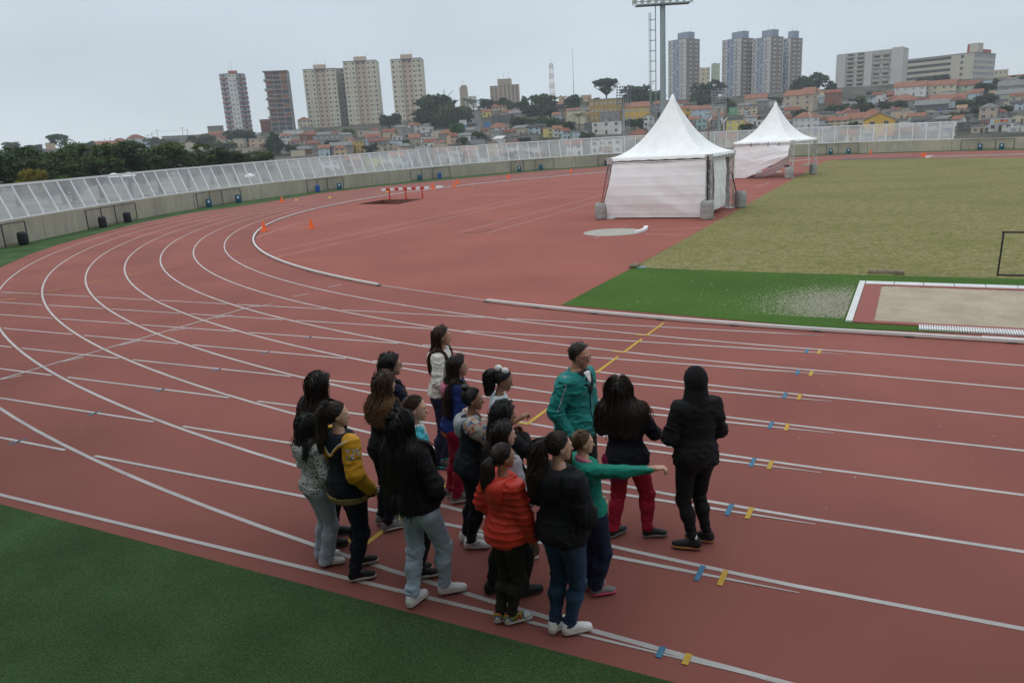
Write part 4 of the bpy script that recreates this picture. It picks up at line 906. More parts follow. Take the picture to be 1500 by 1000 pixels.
HL = [
# u, v base, width, wall height, roof, wall, roof colour, yaw, floors, columns, label
(431,207,30,16,'flat','white','conc',-6,4,4,'long white flat block with dark window strips below the unfinished tower'),
(480,214,40,15,'flat','grey','conc',0,2,5,'long low grey building with a row of windows under the left beige tower'),
(452,198,18,11,'flat','grey','conc',0,1,0,'blank grey wall block left of the beige towers base'),
(447,187,18,11,'hip','cream','orange',5,2,3,'cream house with orange roof between unfinished tower and beige tower'),
(446,195,13,5,'flat','yellow','conc',0,1,1,'low mustard house beside the unfinished tower'),
(502,227,31,13,'shed','grey','grey',3,1,0,'weathered grey windowless shed left of the narrow yellow house'),
(528,224,15,17,'par','yellow','grey',14,3,2,'narrow three storey yellow house just above the fence below the beige towers'),
(437,229,20,8,'flat','cream','white',0,1,0,'low cream box just above the fence, far left of the yellow house'),
(547,207,22,7,'gable','white','orange',4,1,3,'white house with orange roof directly under the middle beige tower'),
(582,207,15,7,'flat','white','white',-8,1,2,'small white flat house left of the right beige tower'),
(599,203,20,13,'par','grey','conc',6,2,2,'raw concrete house at the foot of the right beige tower'),
(608,214,16,11,'gable','beige','orange',3,2,2,'beige house with bright orange roof below the right beige tower'),
(623,215,13,13,'par','white','conc',-8,2,2,'small white house right of the bright orange roof'),
(562,212,14,6,'hip','beige','red',8,1,2,'low beige house with red hip roof, above the fence middle left'),
(573,220,13,9,'flat','beige','conc',-4,2,1,'beige cube house with one big window above the fence'),
(548,215,15,7,'gable','grey','brown',0,1,2,'grey house with brown roof right of the narrow yellow house'),
(555,222,15,6,'gablef','cream','tan',0,1,1,'low cream gable house at the fence edge'),
(434,220,20,8,'flat','grey','conc',0,1,2,'small grey house above the low cream box'),
(454,213,16,7,'flat','beige','conc',4,1,3,'low beige house below the blank grey wall'),
(518,213,10,6,'gable','white','orange',20,1,1,'tiny house with orange roof touching the narrow yellow house'),
(640,226,20,10,'flat','grey','conc',5,1,2,'low dark grey house by the fence under the orange hip roof'),
(657,208,27,12,'hip','grey','orange',3,1,0,'wide grey house with orange hip roof and blank wall'),
(656,193,34,8,'shed','dgrey','dark',-4,1,0,'long dark corrugated shed behind the orange hip roof'),
(633,203,16,7,'flat','white','conc',8,1,2,'white flat house left of the dark corrugated shed'),
(690,182,13,7,'gablef','white','tan',-5,1,1,'small white gable chapel like house beside the steep road'),
(714,187,10,8,'flat','blue','conc',0,1,0,'bright blue box building right of the steep road'),
(732,196,30,9,'hip','white','orange',6,2,3,'white house with large orange hip roof right of the steep road'),
(713,172,13,8,'gable','pyellow','orange',0,1,2,'pale yellow house with orange roof near the ridge trees'),
(731,162,23,5,'gable','cream','orange',-8,1,4,'row of cream houses with orange roofs under the tan tower'),
(735,180,33,10,'flat','dgrey','conc',-12,2,2,'dark grey warehouse left of the green trees'),
(757,170,13,10,'flat','beige','conc',0,1,0,'blank beige upright block under the tan tower'),
(744,170,18,5,'gable','beige','red',10,1,2,'low beige house with red roof above the dark warehouse'),
(729,212,17,8,'shed','white','white',-18,1,0,'white house with one slanting roof right of the steep road'),
(730,204,13,7,'gable','pgreen','orange',10,1,1,'pale green house with small orange roof below the big hip roof'),
(726,228,24,14,'gablef','peach','tan',4,2,2,'peach gable house half behind the glass right of the steep road'),
(750,226,20,13,'gable','white','brown',-6,2,2,'white house with brown roof at the fence left of the long grey house'),
(775,206,28,9,'flat','grey','brown',2,2,6,'long brown grey house with a row of small white windows'),
(792,191,26,5,'gable','white','brown',6,1,3,'low white house with brown roof left of the yellow block'),
(807,201,20,12,'par','pyellow','conc',8,2,1,'bright yellow block with a chimney, above the fence middle'),
(826,204,14,6,'gable','grey','grey',0,1,2,'low grey shed right below the bright yellow block'),
(835,204,27,7,'gablef','pgreen','grey',3,1,2,'pale green gable house right of the bright yellow block'),
(844,182,29,18,'par','cream','conc',-8,2,0,'big blank cream building behind the palm'),
(888,178,47,30,'par','mustard','conc',4,3,7,'large stained mustard building left of the small floodlight mast'),
(893,178,31,13,'flat','grey','conc',0,1,3,'worn white grey upper house in front of the mustard building'),
(888,197,45,18,'flat','white','conc',0,2,3,'wide white terrace house below the mustard building'),
(862,201,11,20,'flat','dgrey','conc',0,3,1,'dark narrow grey house left of the wide white terrace'),
(933,178,38,20,'gable','yellow','orange',4,2,6,'long yellow apartment house with orange roof left of the near tent peak'),
(950,187,15,15,'gablef','white','orange',-4,2,2,'small white gable house in front of the long yellow apartment house'),
(936,203,30,6,'hip','peach','red',0,1,2,'low house with wide red roof at the fence left of the near tent'),
(816,160,22,6,'hip','dgrey','orange',4,1,1,'dark house with orange roof and a blue tank among the ridge trees'),
(824,149,11,7,'flat','peach','conc',0,1,1,'peach box house on the ridge under the lattice mast'),
(859,146,15,6,'flat','peach','white',3,1,2,'peach house with white top on the ridge right of the thin mast'),
(842,168,24,4,'gable','cream','orange',3,1,0,'low orange roof above the big blank cream building'),
(960,158,16,10,'gable','white','orange',4,1,1,'white house with orange roof right of the long yellow house'),
(1002,173,20,13,'gable','yellow','orange',3,2,2,'yellow house with orange roof touching the near tent peak right side'),
(1026,173,27,12,'gable','pblue','orange',3,2,3,'pale blue house with orange roof right of the near tent peak'),
(1025,190,20,14,'flat','teal','conc',8,2,3,'pale teal house below the pale blue house'),
(1000,158,16,6,'gable','lilac','red',0,1,2,'dull pink house with red roof at the foot of the first striped tower'),
(1074,168,12,10,'flat','green','conc',0,1,1,'vivid green house left of the far tent peak'),
(1094,168,27,11,'flat','cream','conc',-4,2,4,'cream flat house right of the vivid green house'),
(1107,153,33,8,'gable','beige','orange',-6,1,2,'beige gable house with orange roof under the striped towers'),
(1076,192,26,15,'flat','pyellow','conc',-10,2,2,'pale yellow flat house left of the far tent canopy'),
(1100,182,22,10,'hip','brick','orange',-8,1,0,'brick house with broad orange roof left of the far tent peak'),
(1045,186,16,9,'gable','grey','brown',0,1,2,'grey house with brown roof behind the small floodlight mast'),
(1048,164,18,8,'flat','grey','conc',4,1,2,'grey flat house above the small mast facing the track'),
(1168,164,46,23,'gable','beige','orange',-14,3,3,'large beige split level house with orange roofs right of the far tent'),
(1186,146,40,10,'hip','cream','orange',4,1,2,'cream house with wide orange hip roof above the large beige house'),
(1149,187,20,13,'gable','peach','brown',6,1,2,'peach house with arched windows right of the far tent peak'),
(1180,190,36,17,'hip','white','orange',0,2,4,'two storey white house with orange hip roof right of the far tent'),
(1220,155,22,18,'gable','brick','red',4,2,3,'unplastered brick house under the trees right of the striped towers'),
(1160,170,22,8,'gable','beige','red',0,1,1,'house with dark red roof below the large beige house'),
(1211,185,21,9,'gable','pblue','brown',-5,1,1,'pale house with brown roof right of the white hip roof house'),
(1228,186,28,9,'gable','cream','orange',-2,2,3,'left cream row house with terracotta roof behind the fence'),
(1262,184,40,10,'gable','cream','orange',-2,2,5,'long cream row house with terracotta roof left of the mustard gable'),
(1245,170,26,6,'hip','beige','orange',6,1,2,'beige house with orange hip roof above the row houses'),
(1286,205,40,28,'gablef','yellow','grey',-4,3,2,'big mustard yellow gable building seen partly through the glass'),
(1325,186,16,8,'flat','white','conc',0,1,0,'blank white block right of the mustard gable building'),
(1274,148,24,6,'flat','white','white',0,1,0,'low white round roofed hall under the white balcony block'),
(1297,148,22,8,'gable','brick','red',3,1,2,'brick house with red roof under the white balcony block'),
(1332,142,42,14,'gable','white','orange',-3,2,4,'left terrace of white row houses with orange roof under the long office block'),
(1375,140,42,14,'gable','cream','orange',-3,2,4,'middle terrace of cream row houses with orange roof under the long office block'),
(1414,138,34,12,'gable','pgreen','red',-3,2,3,'right terrace of pale green row houses under the long office block'),
(1324,157,40,9,'hip','grey','orange',2,1,3,'grey house with bright orange hip roof below the white terrace'),
(1386,157,46,10,'gable','white','orange',-4,1,2,'long white house with orange roof below the cream terrace'),
(1364,163,44,9,'shed','dgrey','grey',0,1,0,'long dark stone wall house below the long white house'),
(1312,170,36,10,'flat','beige','conc',3,1,3,'beige flat house left of the long dark stone wall'),
(1378,178,40,14,'flat','grey','white',2,2,3,'grey house with flat white roof and three pale windows'),
(1342,181,22,10,'gable','pgreen','orange',0,1,1,'small pale green house with orange roof above the fence end'),
(1446,176,24,18,'hip','beige','grey',-6,2,2,'two storey beige house with grey hip roof right of the steep right road'),
(1458,158,27,11,'hip','grey','grey',-6,1,0,'blank grey house with grey roof right of the right road trees'),
(1483,160,22,11,'flat','cream','conc',-4,1,4,'cream house with four dark windows near the right edge'),
(1484,148,44,10,'shed','pgreen','grey',-3,1,1,'long pale green house with dark roof near the right edge'),
(1486,136,44,10,'gable','grey','grey',-3,1,4,'large grey roofed house high at the right edge'),
(1492,122,30,6,'gable','grey','red',-3,1,1,'low house with red roof topmost at the right edge'),
(1465,193,30,12,'flat','white','conc',-3,1,3,'shop with open front under a colourful sign near the right edge'),
(1484,196,15,9,'flat','white','white',-3,1,1,'small white hut right of the colourful sign shop'),
(1417,193,28,13,'flat','dgrey','grey',-5,1,1,'dark open workshop just right of the fence end'),
(1490,182,22,9,'gablef','cream','grey',-3,1,2,'cream gable house at the right edge above the white hut'),
(1503,196,14,12,'flat','white','conc',-3,1,1,'white house cut by the right edge'),
(1408,168,12,9,'gable','beige','tan',0,1,1,'tiny beige house left of the steep right road'),
# far left ridge
(75,219,12,9,'flat','peach','conc',0,1,0,'pale peach block on the far left ridge'),
(128,220,12,8,'flat','brick','conc',0,1,1,'brick red box house on the left ridge'),
(160,224,30,11,'gable','white','orange',4,2,4,'white house with orange roof on the left ridge'),
(177,214,20,7,'hip','cream','red',0,1,2,'cream house with red hip roof on the left ridge'),
(201,211,26,8,'hip','white','red',2,1,3,'white house with red hip roof, highest on the left ridge'),
(204,217,30,8,'flat','pblue','conc',0,1,4,'pale blue grey house below the highest left ridge house'),
(270,208,56,9,'flat','grey','conc',4,1,4,'long grey building on the left ridge before the striped tower'),
(279,222,34,6,'gablef','cream','tan',0,1,1,'cream hall with tan gable roof above the left trees'),
(102,234,10,8,'gablef','pgreen','white',0,1,1,'pale green gable house among the left trees'),
(320,205,24,7,'gable','white','orange',0,1,2,'low white house with orange roof at the foot of the striped tower'),
(392,190,18,11,'gable','brick','red',0,1,1,'brick house left of the unfinished tower'),
(316,190,22,5,'flat','grey','conc',0,1,2,'grey house on the ridge left of the striped tower'),
(340,212,26,8,'gable','cream','brown',6,1,2,'cream house with brown roof under the striped tower'),
(388,214,28,8,'flat','grey','conc',-4,1,3,'low grey house between the striped tower and the white block'),
(360,226,24,9,'flat','beige','conc',5,1,2,'beige flat house above the fence under the striped tower'),
(402,228,20,8,'hip','grey','orange',0,1,2,'grey house with orange hip roof above the fence left'),
# seen through the glass
(584,243,20,14,'gable','white','orange',4,2,2,'white house behind the glass panels above the right end of the hurdle bar'),
(612,241,22,16,'par','grey','conc',-4,2,2,'grey house behind the glass panels below the right beige tower'),
(650,238,26,16,'gable','lilac','red',2,2,2,'pinkish house behind the glass panels left of the steep road'),
(690,236,24,15,'gable','white','orange',0,2,3,'white house with orange roof behind the glass under the steep road'),
(550,246,24,15,'flat','pyellow','conc',3,2,2,'pale yellow house behind the glass under the narrow yellow house'),
(520,249,22,14,'gable','brick','red',0,1,2,'brick house behind the glass left of the pale yellow one'),
(486,252,24,15,'flat','white','conc',0,2,2,'white flat house behind the glass under the grey shed'),
(780,232,26,13,'flat','white','white',2,1,2,'wide white low house behind the glass left of the near tent'),
(812,230,24,15,'flat','grey','conc',0,2,2,'grey house behind the glass under the bright yellow block'),
(842,229,24,17,'gable','white','red',0,2,2,'white house with red roof behind the glass near the near tent'),
(888,226,46,20,'par','white','conc',0,2,4,'broad white house with dark openings behind the glass by the near tent'),
(1066,214,24,12,'gable','peach','red',0,1,2,'peach house behind the glass between the tents'),
(1186,212,30,18,'flat','cream','conc',0,2,2,'cream house behind the glass just right of the far tent'),
(1215,211,26,17,'par','grey','conc',-3,2,2,'grey house behind the glass with tall windows right of the far tent'),
(1240,210,24,12,'gable','beige','red',0,1,2,'beige house with red roof behind the glass left of the mustard gable'),
(1330,206,26,12,'gable','grey','brown',4,1,2,'grey house with brown roof behind the glass right of the mustard gable'),
(1356,205,22,12,'flat','grey','conc',0,1,0,'blank grey block behind the last glass panels'),
(1385,204,24,8,'flat','white','conc',0,1,2,'low white house behind the last glass panel')]
for u, vb, w_, h_, rf, wc, rc, yw, fl, nc, lab in HL: house(lab, u, vb, w_, h_, rf, wc, rc, yw, fl, nc)
# infill of smaller roofs that the big ones leave between them
zones = [(520,690,194,204,9,'below the beige towers'),(520,690,208,222,10,'at the fence below the beige towers'),(700,860,196,206,9,'around the bright yellow block'),(745,870,172,186,6,'on the slope of the bright yellow block'),(955,1060,178,196,8,'between the tents'),(960,1060,160,172,5,'at the foot of the first striped tower'),(1080,1160,158,172,6,'behind the far tent peak'),(1080,1160,176,192,6,'behind the far tent'),(1205,1310,150,164,7,'below the white balcony block'),(1205,1320,168,184,7,'among the terracotta row houses'),(1300,1430,144,160,7,'below the terraces'),(1310,1420,166,186,7,'above the fence end'),(390,520,200,212,7,'under the unfinished tower'),(370,520,216,232,9,'above the fence left of the beige towers'),(1425,1500,126,150,5,'high at the right edge'),(1425,1500,160,196,5,'low at the right edge'),(560,900,230,244,14,'behind the glass in the middle'),(1190,1400,196,208,9,'behind the glass on the right'),(290,400,206,220,6,'at the foot of the striped tower')]
wl = ['white', 'grey', 'beige', 'cream', 'grey', 'white', 'white', 'brick', 'peach', 'pblue']; rl = ['orange', 'red', 'brown', 'grey', 'conc', 'grey', 'conc', 'dark']
kinds = set()
for (ua, ub, va, vb_, n_, where) in zones:
    for i in range(n_):
        u = ua+(ub-ua)*(i+.5)/n_+rnd.uniform(-4, 4); v = rnd.uniform(va, vb_); wc = rnd.choice(wl); rc = rnd.choice(rl); rf = {'grey': 'shed', 'conc': 'par', 'dark': 'shed'}.get(rc) or rnd.choice(['gable', 'hip', 'gable'])
        k = 0
        while (wc, rc, where) in kinds and k < 40: wc = rnd.choice(wl); rc = rnd.choice(rl); rf = {'grey': 'shed', 'conc': 'par', 'dark': 'shed'}.get(rc) or 'gable'; k += 1
        kinds.add((wc, rc, where))
        wn = dict(pblue='pale blue').get(wc, wc); rn = dict(conc='flat concrete roof', grey='grey sheet roof', orange='orange tiled roof', red='red tiled roof', brown='brown tiled roof', dark='dark sheet roof')[rc]
        house('small %s house with %s %s' % (wn, rn, where), u, v, rnd.uniform(14, 24), rnd.uniform(7, 12), rf, wc, rc, None, rnd.choice([1, 2]), 2)
# signs on the hill
t = house('white and blue billboard box with an orange base beside the steep road', 679, 190, 11, 13, 'flat', 'white', 'white', 6, 1, 0, cat='billboard', grp=None, dpm=2.5)
mb = MB(); dd = hdep(679, 190)/PXF; mb.box(-4*dd, 5*dd, -.06, .0, 3*dd, 7*dd); mb.build('blue_panel', WC['blue'], t)
mb = MB(); mb.box(-5*dd, 5*dd, -.08, -.02, 0, 2.5*dd); mb.build('orange_panel', WC['yellow'], t)
p = at_depth(1465, 180, hdep(1465, 193)-2); t = thing('shop_sign', 'colourful yellow and red sign board on the shop near the right edge', 'sign', p, YAWC)
s = hdep(1465, 193)/PXF; mb = MB(); mb.box(-14*s, 14*s, 0, .3, -1*s, 6*s); mb.build('board', WC['pblue'], t)
for xa, xb, m_ in ((-9, -1, WC['yellow']), (0, 5, mat('sign_red', (.45, .06, .03), .6, .1, 2)), (6, 12, mat('sign_orange', (.55, .17, .03), .6, .1, 2))):
    mb = MB(); mb.box(xa*s, xb*s, -.06, -.001, .5*s, 4.5*s); mb.build('coloured_panel', m_, t)

# ------------------------------------------------------------------ towers
def tower_root(lab, u, vb, dep, yaw, grp=None): P = at_depth(u, vb, dep); return thing('apartment_tower', lab, 'tower', P, YAWC+R_(yaw)-math.atan((u-750)/PXF), grp), dep/PXF
def antennas(t, pts, h, hh=4.):
    for x, y, k in pts: mb = MB(); mb.tube((x, y, h), (x, y, h+hh*k), .12, .05, n=5); mb.build('antenna', M_galv, t)
def boxpart(t, name, m_, *b): mb = MB(); mb.box(*b); return mb.build(name, m_, t)
def beige_tower(lab, u, vb, vt, wpx, dep, nfl, sidepx=6):
    t, s = tower_root(lab, u, vb, dep, -8, 'beige apartment towers'); w = wpx*s; h = (vb-vt)*s; W2 = w/2; d = w*.8
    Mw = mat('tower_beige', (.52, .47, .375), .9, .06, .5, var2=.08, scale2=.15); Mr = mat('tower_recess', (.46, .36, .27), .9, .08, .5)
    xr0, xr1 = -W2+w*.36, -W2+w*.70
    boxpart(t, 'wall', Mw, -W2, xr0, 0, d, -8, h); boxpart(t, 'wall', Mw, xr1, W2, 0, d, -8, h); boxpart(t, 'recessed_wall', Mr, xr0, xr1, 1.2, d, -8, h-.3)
    boxpart(t, 'roof', RC['conc'], -W2-.15, W2+.15, -.15, d+.15, h, h+.5); boxpart(t, 'roof_tank', Mr, -w*.2, w*.16, d*.3, d*.7, h+.5, h+4.)
    antennas(t, ((-w*.1, d*.4, 1), (w*.2, d*.3, .8)), h+3.9)
    fh = h/nfl; sm_ = MB()
    for f in range(nfl):
        z = f*fh+fh*.35
        for fx, sz in ((.08, 1.35), (.30, 1.25), (.76, 1.25), (.93, 1.35)): window(t, -W2+w*fx, -.003, z, sz, sz, 0, HOLE)
        for fx in (.45, .60): window(t, -W2+w*fx, 1.197, z, 1.2, 1.3, 0, HOLE)
        for fx in (.19, .85): sm_.box(-W2+w*fx-.32, -W2+w*fx+.32, -.02, .01, z+.4, z+1.0)
        for fy in (.25, .6): sm_.box(W2-.01, W2+.02, d*fy-.7, d*fy+.7, z, z+1.3)
    o = sm_.build('small_window', M_wpane, t); o['kind'] = 'stuff'
    return t
beige_tower('left beige apartment tower joined to a second one, rising behind the grey building', 478, 199, 107, 46, 585, 15)
beige_tower('middle beige apartment tower joined to the left one', 537, 199, 96, 47, 590, 16)
beige_tower('free standing right beige apartment tower above the concrete house', 603, 194, 93, 44, 575, 15)
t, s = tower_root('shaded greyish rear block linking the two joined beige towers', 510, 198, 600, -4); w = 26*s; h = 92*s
boxpart(t, 'wall', mat('tower_beige_shade', (.30, .27, .225), .9, .08, .5), -w/2, w/2, 0, 10, -6, h); boxpart(t, 'roof', RC['conc'], -w/2-.1, w/2+.1, -.1, 10.1, h, h+.4)  # tower beige darkened in its colour to paint the block's shadow
for f in range(15):
    z = f*h/15+1.2
    for x, ww in ((-.3, 1.5), (.05, 2.6), (.33, 1.9)): window(t, x*w, -.003, z, ww, 1.3, 0, HOLE)
# striped tower
t, s = tower_root('grey and white octagonal tower striped with red balconies, leftmost of the towers', 352, 192, 560, 0); w = 36*s; h = 79*s; n_ = 12; fh = h/n_
Mg = mat('tower_grey_paint', (.30, .32, .335), .8, .06, .5); Mred = mat('tower_red_paint', (.34, .075, .06), .8, .1, 1)
oct_ = [(-w*.21, 0), (w*.13, 0), (w*.44, w*.2), (w*.5, w*.6), (w*.3, w*.9), (-w*.3, w*.9), (-w*.5, w*.6), (-w*.5, w*.2)]
mb = MB(); mb.prism(oct_, -6, h); mb.build('wall', Mg, t); boxpart(t, 'white_shaft', WC['white'], -w*.2, w*.12, -.35, .2, -4, h-.2)
mb = MB(); mb.prism([(x*1.02, y*1.02-.05) for x, y in oct_], h, h+.5); mb.build('roof', RC['conc'], t); boxpart(t, 'roof_tank', Mred, -w*.15, w*.2, w*.3, w*.6, h+.5, h+2.8); antennas(t, ((0, w*.4, 2), (-w*.1, w*.3, .8)), h+2.7)
for f in range(n_):
    z = f*fh
    for xa, ya, xb, yb in ((-w*.5, w*.2, -w*.215, 0), (w*.135, 0, w*.44, w*.2), (w*.445, w*.2, w*.5, w*.55)):
        mb = MB(); mb.bar((xa, ya-.3, z+fh*.12), (xb, yb-.3, z+fh*.12), .7, fh*.17); mb.build('balcony', Mred, t); mb = MB(); mb.bar((xa, ya-.27, z+fh*.29), (xb, yb-.27, z+fh*.29), .6, fh*.165); mb.build('parapet', Mg, t)
        mx_, my_ = (xa+xb)/2, (ya+yb)/2; window(t, mx_, my_-.12, z+fh*.42, 1.9, fh*.42, math.atan2(yb-ya, xb-xa), HOLE)
    for x in (-.11, .03): window(t, x*w, -.355, z+fh*.5, 1.0, .75, 0, HOLE)
# unfinished tower
t, s = tower_root('unfinished tower of bare concrete slabs and brick infill with open dark floors', 415, 192, 570, -6); w = 33*s; h = 83*s; n_ = 13; fh = h/n_; d = w*.8
boxpart(t, 'interior_shade', M_wpane, -w*.46, w*.40, .8, d*.9, -6, h-1)  # dark block paints in the shade within the open floors
for f in range(n_+1):
    ex = 1.4 if f % 2 and f > 2 else 0
    boxpart(t, 'floor_slab', WC['grey'], -w*.5-ex*.8, w*.5, -ex*.6, d, f*fh-.3, f*fh+.3)
for x in (-.47, -.16, .16, .44): boxpart(t, 'column', WC['grey'], x*w-.35, x*w+.35, -.02, .65, 0, h)
boxpart(t, 'side_wall', WC['grey'], w*.42, w*.495, .1, d-.1, -6, h-.4)
for f in range(2, n_):
    boxpart(t, 'brick_panel', WC['brick'], -w*.46, -w*.2, .12, .5, f*fh+.32, f*fh+fh*(.5 if f % 2 else .95))
    if f % 2 or f > 9: boxpart(t, 'brick_panel', WC['brick'], w*.17, w*.41, .12, .5, f*fh+.32, f*fh+fh*.95)
    boxpart(t, 'brick_panel', WC['brick'], -w*.15, w*.15, .14, .5, f*fh+.32, f*fh+fh*.36)
    boxpart(t, 'railing', WC['grey'], -w*.5-.9, -w*.25, -.75, -.6, f*fh+.32, f*fh+1.1) if f % 2 else None
# tan tower with antennas
t, s = tower_root('tan tower with a raised middle and rooftop antennas on the ridge', 740, 157, 640, -4); w = 42*s; h = 30*s
Mt = mat('tower_tan', (.36, .29, .225), .9, .08, .5)
for x0, x1, y0, hh in ((-.5, -.22, .6, h*.98), (-.22, .24, 0, h*1.28), (.24, .5, .5, h)): boxpart(t, 'wall', Mt, x0*w, x1*w, y0, 14, -8, hh); boxpart(t, 'roof', RC['conc'], x0*w-.1, x1*w+.1, y0-.1, 14.1, hh, hh+.4)
for f in range(9):
    z = h/9*f+1
    for x, y in ((-.43, .6), (-.29, .6), (-.12, 0), (.02, 0), (.16, 0), (.30, .5), (.43, .5)): window(t, x*w, y-.003, z, 1.1, 1.3, 0, HOLE)
antennas(t, ((-.2*w, 3, 1.3), (.0, 3, 1.5), (.17*w, 3, 1.8)), h*1.28+.3)
# small tower with antenna and white block
t, s = tower_root('short beige tower topped with a telecom antenna among the ridge trees', 680, 146, 630, 0); w = 12*s; h = 17*s
boxpart(t, 'wall', Mt, -w/2, w/2, 0, 7, -6, h); boxpart(t, 'roof', RC['conc'], -w*.3, w*.4, 1, 6, h, h+1.6); antennas(t, ((-.1*w, 3, 1.4), (.1*w, 2, 1.2)), h+1.5)
house('white flat topped block right of the short antenna tower', 690, 153, 17, 11, 'flat', 'white', 'white', 0, 2, 3, dep=615, cat='apartment block', grp=None)
# striped white and blue towers with brown balcony sides
def blue_tower(lab, u, vb, vt, wl_, wr_, dep, nfl):
    t, s = tower_root(lab, u, vb, dep, -36, 'white and blue towers with brown sides'); a = R_(36); w = wl_*s/math.cos(a); d = wr_*s/math.sin(a); h = (vb-vt)*s
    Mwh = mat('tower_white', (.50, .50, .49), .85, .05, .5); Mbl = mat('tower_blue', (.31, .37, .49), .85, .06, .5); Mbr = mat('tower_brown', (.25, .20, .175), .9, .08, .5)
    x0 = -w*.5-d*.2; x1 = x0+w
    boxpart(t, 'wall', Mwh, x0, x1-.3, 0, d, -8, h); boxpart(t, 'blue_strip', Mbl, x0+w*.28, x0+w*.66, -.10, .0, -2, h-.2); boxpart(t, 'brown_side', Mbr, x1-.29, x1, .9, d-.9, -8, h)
    for y0 in (0, d-.85): boxpart(t, 'white_edge', Mwh, x1-.285, x1+.12, y0+.02, y0+.85, -8, h+.1)
    boxpart(t, 'edge_pillar', Mwh, x1-.9, x1-.3, -.25, -.005, -4, h)
    boxpart(t, 'roof', RC['conc'], x0-.1, x1+.1, -.1, d+.1, h+.1, h+.5); boxpart(t, 'roof_block', mat('tower_blue_grey', (.25, .29, .36), .85, .06, .5), x0+w*.3, x0+w*.9, d*.3, d*.75, h+.5, h+5.8)
    antennas(t, ((x0+w*.5, d*.5, 1.4), (x0+w*.8, d*.6, 1)), h+5.6)
    fh = h/nfl
    for f in range(nfl):
        z = f*fh; boxpart(t, 'floor_band', Mbr, x0+.02, x1-.92, -.16, -.11, z+fh*.03, z+fh*.22)
        for i, fx in enumerate((.12, .36, .54, .78)): window(t, x0+w*fx, -.105 if i in (1, 2) else -.003, z+fh*.42, 1.2, fh*.38, 0, HOLE if (f*7+i*3) % 5 else WINP)
        for fy in (.3, .7): boxpart(t, 'balcony', Mwh, x1, x1+.9, d*fy-1.1, d*fy+1.1, z+fh*.15, z+fh*.5)
    return t
blue_tower('white and blue striped tower directly right of the tall floodlight mast', 997, 147, 64, 25, 20, 600, 14)
blue_tower('left one of the three close white and blue striped towers', 1075, 143, 63, 26, 18, 600, 14)
blue_tower('middle, tallest one of the three close white and blue striped towers', 1118, 143, 61, 25, 18, 590, 14)
blue_tower('right, narrowest of the three close white and blue striped towers', 1153, 142, 62, 12, 17, 605, 14)
house('small cream apartment block peeking out behind the first striped tower', 1030, 118, 19, 17, 'flat', 'cream', 'conc', 0, 3, 3, dep=700, cat='apartment block', grp=None)
house('plain pale green tower between the striped towers', 1048, 118, 12, 23, 'flat', 'pgreen', 'conc', 0, 1, 0, dep=700, cat='apartment block', grp=None)
# white balcony block
t, s = tower_root('wide white ten storey block with four columns of balconies', 1272, 140, 590, -8); w = 92*s; h = 60*s; n_ = 10; fh = h/n_; d = 13
Mwh2 = mat('block_white', (.46, .445, .42), .9, .06, .4, var2=.06, scale2=.1)
boxpart(t, 'wall', Mwh2, -w/2, w/2, 0, d, -8, h); boxpart(t, 'roof', RC['conc'], -w/2-.1, w/2+.1, -.1, d+.1, h, h+.5)
for x0, x1 in ((-.5, -.36), (-.08, .03), (.30, .47)): boxpart(t, 'front_bay', Mwh2, x0*w, x1*w, -1.5, -.004, -6, h+1.4 if x0 > 0 else h+.3)
for f in range(n_):
    z = f*fh
    for x in (-.29, -.145, .095, .225):
        boxpart(t, 'balcony', mat('balcony_beige', (.40, .345, .28), .9, .06, .5), (x-.052)*w, (x+.052)*w, -1.2, -.006, z+fh*.06, z+fh*.42); window(t, x*w, -.004, z+fh*.46, .085*w, fh*.42, 0, WINP if (f*3+int(x*40)) % 6 == 0 else HOLE)
        window(t, (x+.062)*w, -.003, z+fh*.4, .8, .9, 0, HOLE) if f % 2 else None
# long office block
t, s = tower_root('long cream office block with continuous window strips on the right ridge', 1372, 126, 600, -20); h = 40*s; fh = h/5; a = R_(20); w = 97*s/math.cos(a); d = 15.
d = 38*s/math.sin(a); d = min(d, 46); x1 = w/2-3; x0 = x1-w
Mof = mat('office_cream', (.47, .43, .35), .9, .06, .4)
boxpart(t, 'wall', Mof, x0, x1, 0, d, -8, h); boxpart(t, 'roof', RC['conc'], x0-.2, x1+.2, -.2, d+.2, h, h+.7)
for f in range(5):
    z = f*fh+fh*.38
    for nm, b in (('window_strip', (x0+1, x1-16, -.08, -.002, z, z+fh*.48)),): 
        o = boxpart(t, nm, M_wpane, *b); mb = MB()
        for x in np.arange(b[0], b[1], 1.6): mb.box(x-.06, x+.06, -.16, -.082, z, z+fh*.48)
        q = mb.build('mullion', Mof, o); q['kind'] = 'stuff'
    o = boxpart(t, 'window_strip', M_wpane, x1+.002, x1+.08, 1.5, d-1, z, z+fh*.5); mb = MB()
    for y in np.arange(1.5, d-1, 5.5): mb.box(x1+.082, x1+.16, y-.2, y+.2, z, z+fh*.5)
    q = mb.build('mullion', Mof, o); q['kind'] = 'stuff'
    window(t, x1-8, -.003, z, 2., fh*.45, 0, HOLE)
boxpart(t, 'stair_tower', Mof, x1-7, x1+.5, 6, 16, h+.7, h+7.5); boxpart(t, 'red_stripe', Mred, x1-7.2, x1-5.6, 5.9, 6, h+.7, h+7); boxpart(t, 'red_roof_box', Mred, x1-1, x1+.3, 18, 34, h+.72, h+3.2)
house('small cream apartment block right of the long office block', 1464, 126, 18, 22, 'flat', 'cream', 'conc', 0, 3, 3, dep=640, cat='apartment block', grp=None)
